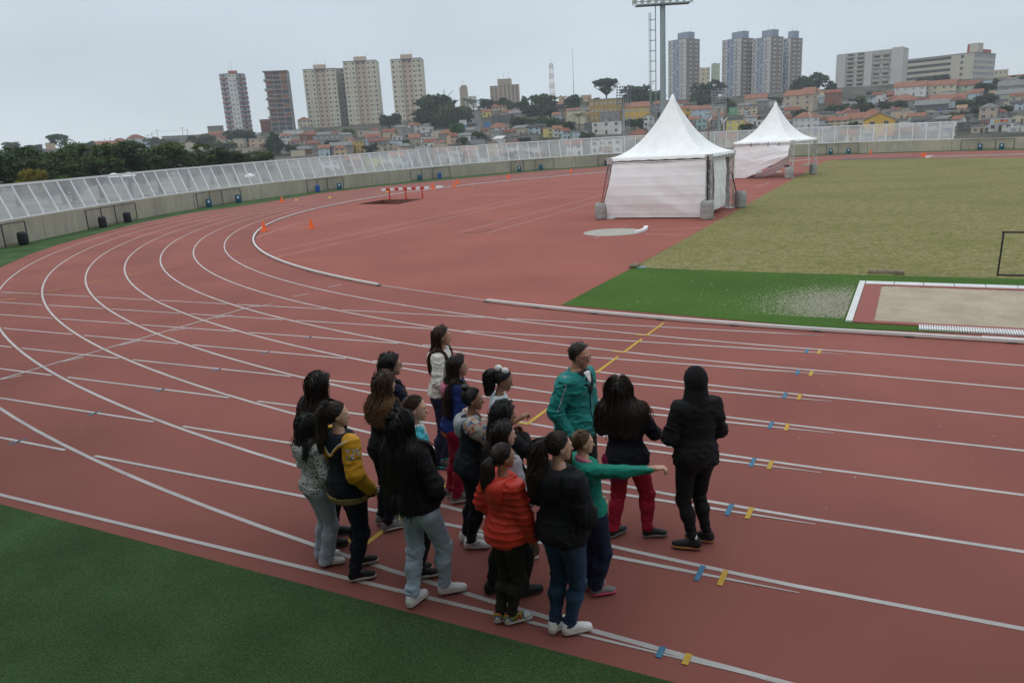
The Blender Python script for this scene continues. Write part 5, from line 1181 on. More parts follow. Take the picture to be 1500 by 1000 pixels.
# antenna masts on the ridge
p = at_depth(809.5, 152, 620); H = 64*620/PXF; t = thing('lattice_mast', 'red and white lattice antenna mast on the ridge', 'antenna mast', p, YAWC)
mb = MB(); wd = 2.2
cs4 = [(1, 1), (-1, 1), (-1, -1), (1, -1)]
for k in range(16):
    z0, z1 = H*.86*k/16, H*.86*(k+1)/16; f0, f1_ = wd*(1-.5*k/16), wd*(1-.5*(k+1)/16); mb.mt((k//2) % 2)
    for q in range(4):
        a_, b_ = cs4[q], cs4[(q+1) % 4]; mb.tube((a_[0]*f0, a_[1]*f0, z0), (a_[0]*f1_, a_[1]*f1_, z1), .16, n=4); mb.tube((a_[0]*f0, a_[1]*f0, z0), (b_[0]*f1_, b_[1]*f1_, z1), .10, n=4); mb.tube((a_[0]*f1_, a_[1]*f1_, z1), (b_[0]*f1_, b_[1]*f1_, z1), .10, n=4)
mb.build('lattice', [M_white, mat('mast_red', (.34, .16, .14), .7, .1, 1)], t)
mb = MB(); mb.tube((0, 0, H*.86), (0, 0, H), .2, .08, n=6); mb.build('tip', M_white, t)
for z, a_ in ((.45, 1), (.62, -1), (.74, 1), (.8, -1)): mb = MB(); mb.lathe([(.1, 0), (.8, .3), (.8, .45), (0, .5)], 10, (a_*1.8, -1.2, H*z)); mb.build('dish', M_white, t)
p = at_depth(841, 152, 620); mb = MB(); H = 76*620/PXF; mb.tube((0, 0, 0), (0, 0, H), .30, .12, n=6); mb.tube((-.6, 0, H*.3), (.6, 0, H*.3), .1, n=4); tag(mb.build('thin_mast', M_galv, loc=tuple(p)), 'thin plain antenna mast right of the lattice mast', 'antenna mast')
# roads up the hill with parked cars
M_road = mat('asphalt', (.10, .10, .10), .9, .12, 1, var2=.1, scale2=.1)
for pts in (((700,212,22),(699,200,20),(698,190,17),(700,180,13),(699,172,9),(693,166,6)), ((1416,180,20),(1420,170,18),(1425,162,14),(1429,155,9),(1432,150,6))):
    V = []
    for u, v, w_ in pts:
        for sgn in (-1, 1): q = at_depth(u+sgn*w_/2, v, hdep(u, v)); V.append((q[0], q[1], q[2]+.25))
    tag(link_mesh('road', V, [(2*i, 2*i+1, 2*i+3, 2*i+2) for i in range(len(pts)-1)], M_road), kind='structure')
def car(u, v, c, lab, yaw):
    dep = hdep(u, v); P = at_depth(u, v, dep); t = thing('parked_car', lab, 'car', (P[0], P[1], P[2]+.3), YAWC+R_(yaw), 'cars parked on the hillside')
    prof = [(-2.1, .35), (-2.1, .8), (-1.5, .92), (-1.0, 1.42), (.5, 1.45), (1.15, .95), (2., .82), (2.12, .4)]
    mb = MB(); n = len(prof); mb.add([(x, -.82, z) for x, z in prof]+[(x, .82, z) for x, z in prof], [tuple(range(n))[::-1], tuple(range(n, 2*n))]+[(i, (i+1) % n, n+(i+1) % n, n+i) for i in range(n)]); mb.build('body', c, t)
    mb = MB(); mb.add([(-1.25, -.835, .96), (.85, -.835, .96), (.45, -.835, 1.36), (-.95, -.835, 1.34)], [(0, 1, 2, 3)]); mb.build('side_window', M_wpane, t)
    for x in (-1.3, 1.3):
        for y in (-.8, .8): mb = MB(); mb.tube((x, y-.1, .32), (x, y+.1, .32), .32, n=14); mb.build('wheel', M_dark, t)
M_carp = mat('car_paint_white', (.6, .6, .6), .3, .03, 2); M_card = mat('car_paint_dark', (.03, .035, .045), .3, .05, 2)
car(694, 186, M_card, 'dark car parked high on the steep middle road', 10); car(689, 206, M_card, 'dark car parked low on the steep middle road', 70); car(1441, 190, M_carp, 'white car parked beside the dark workshop at the right', 15); car(1426, 173, M_card, 'dark car on the steep right road', 60); car(1452, 189, MATS['car_paint_dark'], 'dark car right of the white car at the right', 12)
# pole line along the left ridge
tops_ = []
for i, (u, vt, hp) in enumerate(((64,212,10),(113,207,12),(157,204,16),(166,202,20),(195,198,14),(220,198,15),(226,195,18),(234,191,20),(270,187,16),(277,190,13))):
    dep = 560; P = at_depth(u, vt+hp+6, dep); H = (hp+6)*dep/PXF; t = thing('power_pole', 'power pole %s on the left ridge line' % ('at the far left end', 'second from the left', 'left of the red roofed ridge houses', 'tall one above the orange roofs', 'between the two red hip roofs', 'just right of the white ridge house', 'left one of a close tall pair', 'right, tallest one of a close pair', 'left one of the last pair', 'last one before the striped tower')[i], 'power pole', P, YAWC, 'power poles along the left ridge')
    mb = MB(); mb.tube((0, 0, 0), (0, 0, H), .22, .15, n=6); mb.build('pole', WC['grey'], t)
    mb = MB(); mb.bar((-1.1, 0, H-.7), (1.1, 0, H-.7), .16, .16); mb.build('crossarm', WC['grey'], t); tops_.append(P+np.array([0, 0, H-.6]))
mb = MB()
for a_, b_ in zip(tops_[:-1], tops_[1:]):
    pts = [a_+(b_-a_)*k/6-np.array([0, 0, 1.2*math.sin(math.pi*k/6)]) for k in range(7)]; mb.path(pts, .055, 3)
tag(shift(mb.build('power_line', M_dark), tops_[0]), 'sagging power line strung along the poles on the left ridge', 'power line')
# ------------------------------------------------------------------ trees: crowns of many small leaf faces on a branched trunk
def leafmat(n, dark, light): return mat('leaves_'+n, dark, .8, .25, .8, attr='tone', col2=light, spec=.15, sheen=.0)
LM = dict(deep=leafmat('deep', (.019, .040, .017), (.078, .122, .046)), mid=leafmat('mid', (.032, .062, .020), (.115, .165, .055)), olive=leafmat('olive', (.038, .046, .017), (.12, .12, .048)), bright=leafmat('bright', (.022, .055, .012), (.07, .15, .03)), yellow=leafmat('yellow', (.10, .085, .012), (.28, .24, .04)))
M_bark = mat('bark', (.075, .058, .045), .95, .25, 5, .5, 12)
def crown_mesh(name, seed, lobes, n, size, flat=.0):
    r = np.random.RandomState(seed); wts = np.array([l[3]**2 for l in lobes]); wts = wts/wts.sum(); V = []; tone = []
    nc = max(40, n//16); cl = []
    for k in range(nc):
        l = lobes[r.choice(len(lobes), p=wts)]; d = r.normal(size=3); d /= np.linalg.norm(d); d[2] = abs(d[2])*(1 if r.rand() < .8 else -1)
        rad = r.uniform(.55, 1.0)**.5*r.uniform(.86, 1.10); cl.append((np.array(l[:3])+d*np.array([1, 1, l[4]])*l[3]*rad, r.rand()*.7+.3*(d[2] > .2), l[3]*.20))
    per = n//nc
    C = np.repeat(np.array([c[0] for c in cl]), per, 0); T = np.repeat(np.array([c[1] for c in cl]), per); S = np.repeat(np.array([c[2] for c in cl]), per)
    m_ = len(C); P = C+r.normal(size=(m_, 3))*S[:, None]*np.array([.55, .55, .42]); sz = size*r.uniform(.6, 1.35, m_)
    nrm = r.normal(size=(m_, 3)); nrm[:, 2] += .9; nrm /= np.linalg.norm(nrm, axis=1)[:, None]; a = np.cross(nrm, r.normal(size=(m_, 3))); a /= np.linalg.norm(a, axis=1)[:, None]; b = np.cross(nrm, a)
    Q = np.stack([P-a*sz[:, None], P+b*sz[:, None]*.55, P+a*sz[:, None], P-b*sz[:, None]*.55], 1).reshape(-1, 3)
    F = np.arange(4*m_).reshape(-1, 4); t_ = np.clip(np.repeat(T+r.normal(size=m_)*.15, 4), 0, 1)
    o = link_mesh(name, Q, F, LM['mid'], attrs={'tone': t_}); me = o.data; D.objects.remove(o); return me
def trunk_mesh(seed, h0, spread, n_l=6, r0=.035):
    r = random.Random(seed); mb = MB(); p = (0, 0, 0); top = (r.uniform(-.03, .03), r.uniform(-.03, .03), h0); mb.tube((0, 0, -.05), top, r0, r0*.7, n=8)
    for k in range(n_l):
        a = k*6.283/n_l+r.uniform(-.4, .4); q = (top[0]+spread*.5*math.cos(a), top[1]+spread*.5*math.sin(a), h0+r.uniform(.15, .3)); mb.tube(top, q, r0*.55, r0*.35, n=6)
        for s_ in (-.5, .5): mb.tube(q, (q[0]+spread*.4*math.cos(a+s_), q[1]+spread*.4*math.sin(a+s_), q[2]+r.uniform(.1, .22)), r0*.33, r0*.1, n=5)
    o = mb.build('trunk', M_bark); me = o.data; D.objects.remove(o); return me
def lob(seed, n, rx, rz, cz, rr):
    r = random.Random(seed); L_ = [(0, 0, cz, rr*1.25, .8)]
    for k in range(n): a = r.uniform(0, 6.28); q = r.uniform(.4, 1)*rx; L_.append((q*math.cos(a), q*math.sin(a), cz+r.uniform(-rz, rz), rr*r.uniform(.55, 1.05), .78))
    return L_
CR = dict(round=[crown_mesh('crown', s_, lob(s_, 12, .33, .24, .50, .22), 5600, .034) for s_ in (1, 2, 3)], wide=[crown_mesh('crown', s_, lob(s_, 16, .46, .20, .52, .21), 6800, .034) for s_ in (4, 5)], tall=[crown_mesh('crown', 6, [(0, 0, .45, .2, 1.), (.05, 0, .62, .2, 1), (-.04, .03, .78, .15, 1), (.02, .05, .9, .09, 1), (.1, .1, .5, .15, 1), (-.12, -.05, .5, .16, 1)], 5200, .03)], pine=[crown_mesh('crown', 7, [(0, 0, .86, .18, .4), (.22, .05, .80, .16, .38), (-.24, .02, .79, .17, .38), (.05, .25, .83, .16, .4), (-.05, -.22, .82, .17, .4), (-.34, .1, .70, .1, .4), (.34, -.05, .70, .1, .4), (.1,.1,.6,.13,.6), (-.12,-.1,.55,.13,.7), (0,0,.72,.2,.6)], 5200, .03)], near=[crown_mesh('crown', s_, lob(s_, 18, .40, .27, .52, .2), 17000, .0165) for s_ in (11, 12)])
def palm_mesh(seed):
    r = random.Random(seed); V, F, T = [], [], []
    for k in range(26):
        a = k*2.4+r.uniform(-.2, .2); el_ = r.uniform(-.5, 1.1); L_ = r.uniform(.30, .42)
        for side in (-1, 1):
            for i in range(13):
                s_ = i/12; x = L_*s_*math.cos(el_*(1-.2*s_)); z = .82+L_*(math.sin(el_)*s_-.75*s_*s_); w_ = .10*math.sin(math.pi*min(1, .15+s_*.85))
                px_, py_ = x*math.cos(a), x*math.sin(a); qx, qy = px_-math.sin(a)*side*w_+math.cos(a)*.04, py_+math.cos(a)*side*w_+math.sin(a)*.04; b0 = len(V)
                V += [(px_, py_, z), (px_+math.cos(a)*.012, py_+math.sin(a)*.012, z), (qx, qy, z-.05)]; F.append((b0, b0+1, b0+2)); T += [r.random()]*3
    o = link_mesh('crown', V, F, LM['deep'], attrs={'tone': T}); me = o.data; D.objects.remove(o); return me
CR['palm'] = [palm_mesh(3)]
TK = dict(round=trunk_mesh(1, .26, .4), wide=trunk_mesh(2, .26, .55), tall=trunk_mesh(3, .3, .3), pine=trunk_mesh(4, .40, .45, 8, .03), near=trunk_mesh(5, .24, .5), palm=trunk_mesh(6, .84, .0, 0, .02))
TN = dict(round='tree', wide='spreading_tree', tall='tall_tree', pine='umbrella_pine', near='bushy_tree', palm='palm_tree')
NLG = 'trees behind the left part of the fence'
def tree(kind, u, vb, vt, col, lab, dep=None, wid=1., grp='trees on the hillside'):
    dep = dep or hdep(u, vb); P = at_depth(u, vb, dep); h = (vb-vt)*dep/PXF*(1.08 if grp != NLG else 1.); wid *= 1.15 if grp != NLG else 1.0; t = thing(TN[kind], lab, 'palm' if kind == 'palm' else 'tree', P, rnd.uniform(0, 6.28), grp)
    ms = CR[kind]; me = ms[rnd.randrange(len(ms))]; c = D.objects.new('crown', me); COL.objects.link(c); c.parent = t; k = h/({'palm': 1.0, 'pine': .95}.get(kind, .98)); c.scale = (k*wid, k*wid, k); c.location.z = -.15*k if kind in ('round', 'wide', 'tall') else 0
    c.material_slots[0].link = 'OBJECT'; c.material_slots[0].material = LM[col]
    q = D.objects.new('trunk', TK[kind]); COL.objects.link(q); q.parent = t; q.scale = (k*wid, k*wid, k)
NL = 'trees behind the left part of the fence'
for kind, u, vb, vt, col, lab, dep, wid in (
 ('near',-40,300,203,'deep','dark tree cut by the left edge behind the fence',75,1.2),('near',28,298,201,'deep','dense dark tree at the far left behind the fence',80,1.25),('near',75,292,214,'mid','lower dark tree right of the far left one',92,1.3),
 ('near',110,290,210,'deep','dark green tree behind the yellow flowering shrub',98,1.3),('near',150,286,205,'mid','mid green tree third group from the left',100,1.25),('near',192,282,204,'deep','broad dark tree in the middle of the left row',104,1.3),
 ('near',236,278,200,'mid','tallest mid green tree of the left row',108,1.25),('near',276,272,205,'mid','mid green tree right of the tallest one',115,1.25),('near',312,268,209,'deep','small dark tree at the right end of the left row',122,1.3),
 ('near',345,264,214,'olive','olive tree at the right end of the left row under the striped tower',130,1.3),('near',55,300,245,'yellow','shrub with yellow blossoms behind the fence at the left',66,.95),('near',95,297,250,'bright','bright green shrub right of the yellow blossoms',68,1.5),('near',378,258,220,'mid','low green tree behind the fence below the unfinished tower',140,1.5),
 ('near',-95,310,213,'deep','dark tree outside the left edge behind the fence',72,1.3)):
    tree(kind, u, vb, vt, col, lab, dep, wid, NL)
for kind, u, vb, vt, col, lab, wid in (
 ('wide',20,222,204,'mid','tree on the far left ridge at the very edge',1.2),('round',52,224,208,'deep','small tree left of the peach block on the far left ridge',1.2),('round',118,226,210,'mid','low bush tree between the palm and the brick red box',1.5),('wide',246,216,201,'olive','brown bush tree below the long grey ridge building',1.4),('wide',330,224,203,'mid','bush tree below the striped tower base',1.4),('wide',430,226,208,'deep','dark tree among houses below the white block',1.1),
 ('pine',90,230,200,'deep','dark crowned pine on the left ridge beside the peach block',1.0),('palm',100,232,203,'mid','palm right of the dark pine on the left ridge',1.),('round',132,222,204,'deep','small round tree on the left ridge by the brick red box',1.1),
 ('wide',225,214,198,'mid','tree beside the highest left ridge house',1.1),('round',305,212,192,'olive','olive tree left of the striped tower',1.4),('round',285,214,196,'olive','brownish tree on the left ridge slope',1.5),('wide',352,214,184,'deep','large dark tree at the foot of the striped tower',1.15),('palm',302,216,196,'mid','palm on the slope left of the striped tower',1.),
 ('tall',405,228,192,'deep','dark bushy tree in front of the white block under the unfinished tower',1.1),('round',489,221,201,'deep','round dark tree left of the grey shed',1.2),('round',512,202,184,'mid','small tree between the joined beige towers',1.),
 ('wide',572,192,160,'deep','dark tree between the middle and right beige towers',.8),('wide',645,186,126,'deep','biggest dark tree group right of the right beige tower',.95),('wide',628,190,150,'deep','dark tree touching the right beige tower',.9),('wide',668,186,146,'mid','mid green tree right of the biggest dark one',.95),('wide',655,192,158,'deep','dark undergrowth tree below the biggest dark tree',1.2),('palm',695,180,146,'mid','tall palm left of the cream row houses',.8),('palm',686,178,144,'deep','palm below the white antenna block',.8),
 ('round',714,162,140,'deep','round tree left of the tan tower',1.2),('round',737,160,140,'mid','round tree in front of the tan tower',1.25),('round',756,164,146,'deep','dark small tree right under the tan tower',1.1),('tall',769,162,140,'deep','dark slim tree right of the tan tower',1.),
 ('wide',795,164,132,'mid','large mid green tree on the ridge left of the lattice mast',1.05),('round',778,176,148,'deep','dark tree below the ridge right of the tan tower',1.1),('wide',805,176,152,'deep','dark tree under the lattice mast',1.1),('round',762,192,166,'olive','olive bush right of the dark warehouse',1.2),('wide',785,193,166,'mid','big green bush above the long brown grey house',1.2),('wide',812,192,168,'mid','green bush above the bright yellow block',1.2),('round',833,192,174,'deep','dark bush right of the bright yellow block',1.3),
 ('round',842,160,134,'deep','dark tree at the foot of the thin mast',1.1),('pine',888,158,120,'deep','umbrella pine on the ridge above the mustard building',1.),('palm',849,197,166,'mid','palm in front of the big blank cream building',1.),('round',874,158,140,'mid','bush under the umbrella pine',1.3),('wide',936,160,116,'deep','large dark tree behind the smaller floodlight mast',.95),('wide',956,160,126,'mid','green tree left of the tall floodlight mast',1.),('round',922,160,138,'mid','low green tree below the large dark ridge tree',1.3),('round',929,190,169,'deep','round dark tree in front of the long yellow apartment house',1.2),
 ('wide',1036,150,112,'deep','dark tree between the first and second striped towers',.9),('wide',1028,158,136,'mid','green bush at the foot of the first striped tower',1.2),('round',1060,164,140,'bright','bright green tree by the small mast facing the track',1.2),('wide',1184,140,102,'deep','broad dark tree right of the striped towers',.95),('round',1172,142,112,'deep','dark tree touching the right striped tower',1.),('tall',1217,138,118,'deep','dark pointed tree left of the white balcony block',1.2),('round',1130,156,138,'deep','dark tree under the three striped towers',1.1),('round',1145,154,140,'mid','green bush beside the large beige house',1.2),
 ('round',1219,166,151,'deep','dark bush below the brick house',1.2),('round',1236,164,149,'mid','green bush right of the dark bush below the brick house',1.2),('wide',1256,158,138,'mid','green tree under the white balcony block',1.2),('wide',1265,172,146,'olive','big round olive tree above the terracotta row houses',1.),('round',1294,162,146,'deep','dark tree left of the bright orange hip roof',1.3),('round',1280,146,130,'deep','bush at the foot of the white balcony block',1.3),
 ('wide',1378,124,106,'deep','broad dark tree in front of the long office block',1.5),('round',1352,126,112,'deep','small dark tree left of the broad one at the office block',1.3),('round',1440,140,116,'deep','dark tree right of the long office block',1.2),('tall',1458,134,114,'mid','slim green tree near the small cream block',1.1),('wide',1440,158,134,'deep','large dark tree over the steep right road',1.05),('round',1412,160,142,'mid','green tree left of the steep right road',1.2),('wide',1405,178,160,'olive','olive bush left of the steep right road',1.2),('round',1434,170,150,'deep','dark tree right of the steep right road',1.1),('wide',1490,122,108,'deep','flat dark tree at the top right edge',1.1),('round',1392,180,162,'mid','green bush in front of the grey house with pale windows',1.3),
 ('round',545,224,208,'deep','dark garden tree left of the cream gable house at the fence',1.3),('round',592,216,202,'mid','garden tree among roofs under the right beige tower',1.3),('round',628,216,204,'deep','garden tree right of the bright orange roof under the tower',1.3),('wide',702,204,190,'mid','garden tree beside the large orange hip roof',1.2),('round',768,212,198,'deep','garden tree left of the long brown grey house end',1.3),('round',858,206,190,'mid','garden tree beside the dark narrow grey house',1.3),('wide',975,176,160,'deep','dark tree right of the white gable house near the tent peak',1.2),('round',1012,190,176,'mid','garden tree left of the pale teal house',1.2),('round',1092,194,178,'deep','dark tree below the brick house left of the far tent peak',1.3),('wide',1170,172,158,'deep','dark tree right of the far tent peak below the large beige house',1.2),('round',1250,190,176,'mid','garden tree among the terracotta row houses',1.2),('wide',1318,160,144,'deep','dark tree right of the bright orange hip roof',1.2),('round',1348,174,160,'mid','garden tree above the small pale green house',1.2),('wide',1470,168,152,'deep','dark tree between the two grey hip roofs at the right',1.2),
 ('round',671,206,172,'bright','small street tree beside the steep middle road',.55),('round',678,212,197,'mid','bush at the lower end of the steep middle road',1.2),('wide',760,236,218,'olive','olive bushes behind the glass right of the steep road',1.8),('round',520,236,226,'mid','low bush at the fence under the yellow house',1.6)):
    tree(kind, u, vb, vt, col, lab, None, wid)
# ------------------------------------------------------------------ people
def skinm(n, c): return mat('skin_'+n, c, .55, .06, 30, spec=.35)
SK = dict(light=skinm('light', (.56, .33, .235)), tan=skinm('tan', (.44, .24, .16)), brown=skinm('brown', (.29, .15, .095)), ruddy=skinm('ruddy', (.50, .25, .175)))
def cloth(n, c, **k): return mat('cloth_'+n, c, k.pop('rough', .9), k.pop('var', .10), k.pop('scale', 14), k.pop('bump', .25), k.pop('bscale', 260), **k)
CL = dict(black=cloth('black', (.0075, .0075, .009)), softblack=cloth('soft_black', (.010, .010, .012)), navy=cloth('navy', (.008, .012, .030)), dnavy=cloth('dark_navy', (.007, .009, .016)), charcoal=cloth('charcoal', (.015, .018, .022)), white=cloth('white', (.74, .735, .73)), offwhite=cloth('off_white', (.66, .64, .58)), yellow=cloth('yellow_leather', (.60, .29, .012), rough=.55), tanrib=cloth('tan_rib', (.28, .20, .08)), ljean=mat('denim_light', (.40, .50, .61), .9, .26, 7, .3, 200, var2=.22, scale2=2.2), gjean=mat('denim_grey_blue', (.36, .41, .48), .9, .16, 6, .3, 200, var2=.15, scale2=2), bjean=mat('denim_blue', (.022, .052, .105), .9, .3, 9, .3, 200, var2=.25, scale2=2.5), navyj=mat('denim_navy', (.010, .016, .045), .9, .15, 9, .2, 200), olive=cloth('dark_olive', (.022, .019, .013)), red=cloth('red_trousers', (.30, .008, .028)), redp=mat('puffer_red', (.62, .042, .022), .42, .06, 8, .15, 60, spec=.4), teal=cloth('teal_shell', (.008, .20, .185), rough=.6), green=cloth('green_fleece', (.010, .20, .145)), turq=cloth('turquoise', (.06, .36, .43)), blue=cloth('blue_jersey', (.015, .04, .20)), pink=cloth('pink', (.55, .16, .25)), magenta=cloth('magenta', (.20, .010, .06)), grey=cloth('grey_sleeve', (.30, .29, .32)), greybl=cloth('pale_grey_tee', (.56, .62, .68)), lining=cloth('grey_lining', (.33, .35, .36)), orange=cloth('orange_hem', (.55, .16, .03)))
CL['leopard'] = ramp_mat('cloth_spotted', [(.0, (.01, .01, .012)), (.30, (.014, .014, .016)), (.38, (.48, .49, .48)), (1, (.56, .57, .56))], tex='dist', scale=50, rough=.9)
CL['floral'] = ramp_mat('cloth_floral', [(.0, (.45, .42, .36)), (.30, (.45, .42, .36)), (.31, (.40, .09, .05)), (.46, (.50, .20, .08)), (.47, (.46, .43, .38)), (.64, (.47, .44, .40)), (.65, (.05, .09, .24)), (.76, (.16, .20, .34)), (.77, (.40, .06, .16)), (.9, (.50, .38, .30)), (1., (.20, .22, .08))], tex='cells', scale=42, rough=.9)
def hairm(n, root, tip): return mat('hair_'+n, root, .42, .30, 60, attr='t', col2=tip, spec=.35, stretch=(1, 1, .15))
HM = dict(black=hairm('black', (.006, .005, .005), (.026, .021, .019)), dark=hairm('dark_brown', (.012, .008, .006), (.060, .034, .022)), brown=hairm('brown', (.034, .018, .010), (.085, .044, .022)), ombre=hairm('ombre', (.030, .017, .010), (.30, .155, .065)), greenish=hairm('greenish', (.010, .010, .009), (.034, .048, .032)), blond=hairm('dark_blond', (.12, .072, .034), (.16, .10, .05)))
M_eyew = mat('eye_white', (.50, .47, .45), .3, .02, 5); M_iris = mat('iris', (.012, .008, .006), .2, .02, 5); M_lip = mat('lip', (.30, .10, .085), .5, .05, 9); M_brow = mat('eyebrow', (.010, .007, .006), .8, .1, 40)
M_shw = mat('shoe_white', (.74, .73, .71), .6, .08, 20, var2=.1, scale2=8); M_shb = mat('shoe_black', (.012, .012, .014), .55, .1, 20); M_solew = mat('sole_white', (.55, .53, .49), .7, .1, 15); M_soleb = mat('sole_black', (.018, .018, .018), .8, .1, 10); M_gum = mat('sole_gum', (.36, .17, .06), .7, .1, 10); M_shg = mat('shoe_grey', (.20, .19, .18), .7, .12, 15); M_tealacc = mat('shoe_teal', (.02, .25, .27), .5, .05, 10); M_pinkacc = mat('shoe_pink', (.65, .08, .16), .5, .05, 10)
M_gold = mat('metal_stud', (.6, .55, .45), .25, .03, 5, metal=.9)
M_rainbow = ramp_mat('shoe_rainbow', [(.36, (.55, .55, .53)), (.44, (.45, .04, .03)), (.5, (.50, .20, .02)), (.55, (.10, .30, .06)), (.60, (.08, .05, .28)), (.66, (.55, .55, .53))], scale=7, detail=1, rough=.6)

def head_sdf(q, male=False):
    d = ell(q, (0, -.06, .62), (.335, .42, .375))
    d = smin(d, ell(q, (0, .10, .40), (.275 if not male else .30, .28, .36)), .10)
    d = smin(d, np.linalg.norm(q-np.array([0, .25, .085], np.float32), axis=1)-(.095 if not male else .12), .14)
    d = smin(d, cap(q, (0, .355, .52), (0, .435, .335), .028, .052), .05)
    qa = q.copy(); qa[:, 0] = np.abs(qa[:, 0])
    d = smax(d, -(np.linalg.norm(qa-np.array([.135, .415, .505], np.float32), axis=1)-.085), .06)
    d = smin(d, ell(qa, (.09, .335, .60), (.12, .06, .035)), .05)
    d = smin(d, ell(qa, (.325, -.03, .45), (.045, .085, .13)), .02)
    d = smin(d, ell(q, (0, .345, .215), (.095, .05, .04)), .03)
    d = smin(d, cap(q, (0, -.08, .18), (0, -.15, -.45), .185 if not male else .25, .20 if not male else .29), .08)
    return d
def skull_sdf(q): return smin(ell(q, (0, -.06, .62), (.35, .435, .39)), smin(ell(q, (0, .09, .40), (.29, .27, .36)), cap(q, (0, -.08, .18), (0, -.15, -.45), .2, .22), .1), .1)
HEADS = {m_: snets(lambda q: head_sdf(q, m_), (-.5, -.6, -.5), (.5, .6, 1.1), .026) for m_ in (False, True)}
def hand_geo(curl):
    """right hand, fingers along +Y, palm facing -Z, thumb on the -X side"""
    def f(P):
        d = smin(ell(P, (0, .05, 0), (.040, .055, .016)), cap(P, (0, -.05, 0), (0, .02, 0), .024, .026), .02)
        for i, (x, ln) in enumerate(((-.030, .070), (-.010, .079), (.011, .073), (.030, .058))):
            c = curl*(1+.12*i) if curl < 2 else (.15 if i == 0 else 1.15+.1*i)
            a = np.array([x, .088-.10*abs(x-.0)*.6, 0.]); b = a+ln*.52*np.array([x*1.2, math.cos(c), -math.sin(c)]); e = b+ln*.52*np.array([0, math.cos(2.1*c), -math.sin(2.1*c)])
            d = smin(d, np.minimum(cap(P, a, b, .0098, .0088), cap(P, b, e, .0088, .0072)), .007)
        a = np.array([-.030, .022, -.004]); b = np.array([-.062, .058, -.014]); e = b+np.array([.006+.02*min(curl, 1.2), .030, -.006-.018*min(curl, 1.2)])
        return smin(d, np.minimum(cap(P, a, b, .014, .011), cap(P, b, e, .011, .0085)), .012)
    return snets(f, (-.09, -.09, -.10), (.07, .18, .05), .0055)
HANDS = dict(relaxed=hand_geo(.32), fist=hand_geo(1.15), point=hand_geo(.72))
def shoe_geo():
    def up(P):
        d = smin(cap(P, (0, -.07, .045), (0, .075, .036), .040, .036), ell(P, (.006, .115, .034), (.042, .055, .030)), .03)
        d = smin(d, cap(P, (0, -.062, .05), (0, -.055, .115), .040, .042), .03); d = smin(d, cap(P, (0, -.03, .075), (0, .06, .045), .030, .026), .03)
        return smax(smax(d, .018-P[:, 2], .004), P[:, 2]-.105, .004)
    def so(P):
        Q = P.copy(); Q[:, 2] = 0; d2 = np.minimum(cap(Q, (0, -.07, 0), (.004, .09, 0), .040, .046), ell(Q*np.array([1, 1, 1], np.float32), (.006, .115, 0), (.046, .060, .05)))
        return smax(smax(d2, P[:, 2]-.026, .006), .002-P[:, 2], .003)
    U = snets(up, (-.07, -.14, 0), (.07, .2, .13), .0075); S_ = snets(so, (-.07, -.14, -.01), (.07, .2, .05), .0075)
    mk = lambda n, g: (lambda o: (o.data, D.objects.remove(o))[0])(link_mesh(n, g[0], g[1], M_shw, smooth=True))
    lace = MB()
    for k in range(5):
        y = .005+.021*k; z = .108-.0135*k-.0012*k*k
        lace.tube((-.024, y, z-.004), (0, y+.006, z+.001), .0042, n=5); lace.tube((0, y+.006, z+.001), (.024, y, z-.004), .0042, n=5)
    stripe = MB()
    for s in (-1, 1):
        for k in range(3):
            y = -.012+.028*k; stripe.bar((s*.0405, y-.014, .03), (s*.031, y+.018, .082-.006*k), .004, .013, ref=(s, 0, 0))
    ml = lambda n, b: (lambda o: (o.data, D.objects.remove(o))[0])(b.build(n, M_shw))
    return mk('shoe', U), mk('sole', S_), ml('laces', lace), ml('stripes', stripe)
SHOE = shoe_geo()
def ik(a, b, l1, l2, pole):
    a, b = np.asarray(a, float), np.asarray(b, float); d = b-a; L_ = np.linalg.norm(d); 
    if L_ > (l1+l2)*.998: b = a+d/L_*(l1+l2)*.998; d = b-a; L_ = np.linalg.norm(d)
    x = (l1*l1-l2*l2+L_*L_)/(2*L_); h = math.sqrt(max(l1*l1-x*x, 0)); u = d/L_; p = np.asarray(pole, float); p = p-u*(p@u); p /= np.linalg.norm(p); return a+u*x+p*h, b
def tubes(Pth, rad, sides=3):
    """Pth (N,K,3), rad (N,K) -> vertices, quads and the position along each strand"""
    N, K, _ = Pth.shape; T = np.gradient(Pth, axis=1); T /= np.maximum(np.linalg.norm(T, axis=2, keepdims=True), 1e-6)
    ref = np.array([.31, .77, .2]); A = np.cross(T, ref); A /= np.maximum(np.linalg.norm(A, axis=2, keepdims=True), 1e-6); B = np.cross(T, A)
    V = np.stack([Pth+(A*math.cos(6.2832*i/sides)+B*math.sin(6.2832*i/sides))*rad[..., None] for i in range(sides)], 2)
    idx = np.arange(N*K*sides).reshape(N, K, sides); Q = []
    for i in range(sides): j = (i+1) % sides; Q.append(np.stack([idx[:, :-1, i], idx[:, :-1, j], idx[:, 1:, j], idx[:, 1:, i]], -1).reshape(-1, 4))
    t = np.broadcast_to(np.linspace(0, .6, K)[None, :, None]+_wr.rand(N)[:, None, None]**2*.55-.05, (N, K, sides)).ravel()
    return V.reshape(-1, 3), np.concatenate(Q), t
def merge(parts):
    V, Q, T = [], [], []; n = 0
    for p in parts: V.append(p[0]); Q.append(p[1]+n); T.append(p[2] if len(p) > 2 else np.zeros(len(p[0]))); n += len(p[0])
    return np.concatenate(V), np.concatenate(Q), np.concatenate(T)
def rotm(yaw, pitch=0, roll=0):
    return np.array(Matrix.Rotation(yaw, 3, 'Z') @ Matrix.Rotation(pitch, 3, 'X') @ Matrix.Rotation(roll, 3, 'Y'))

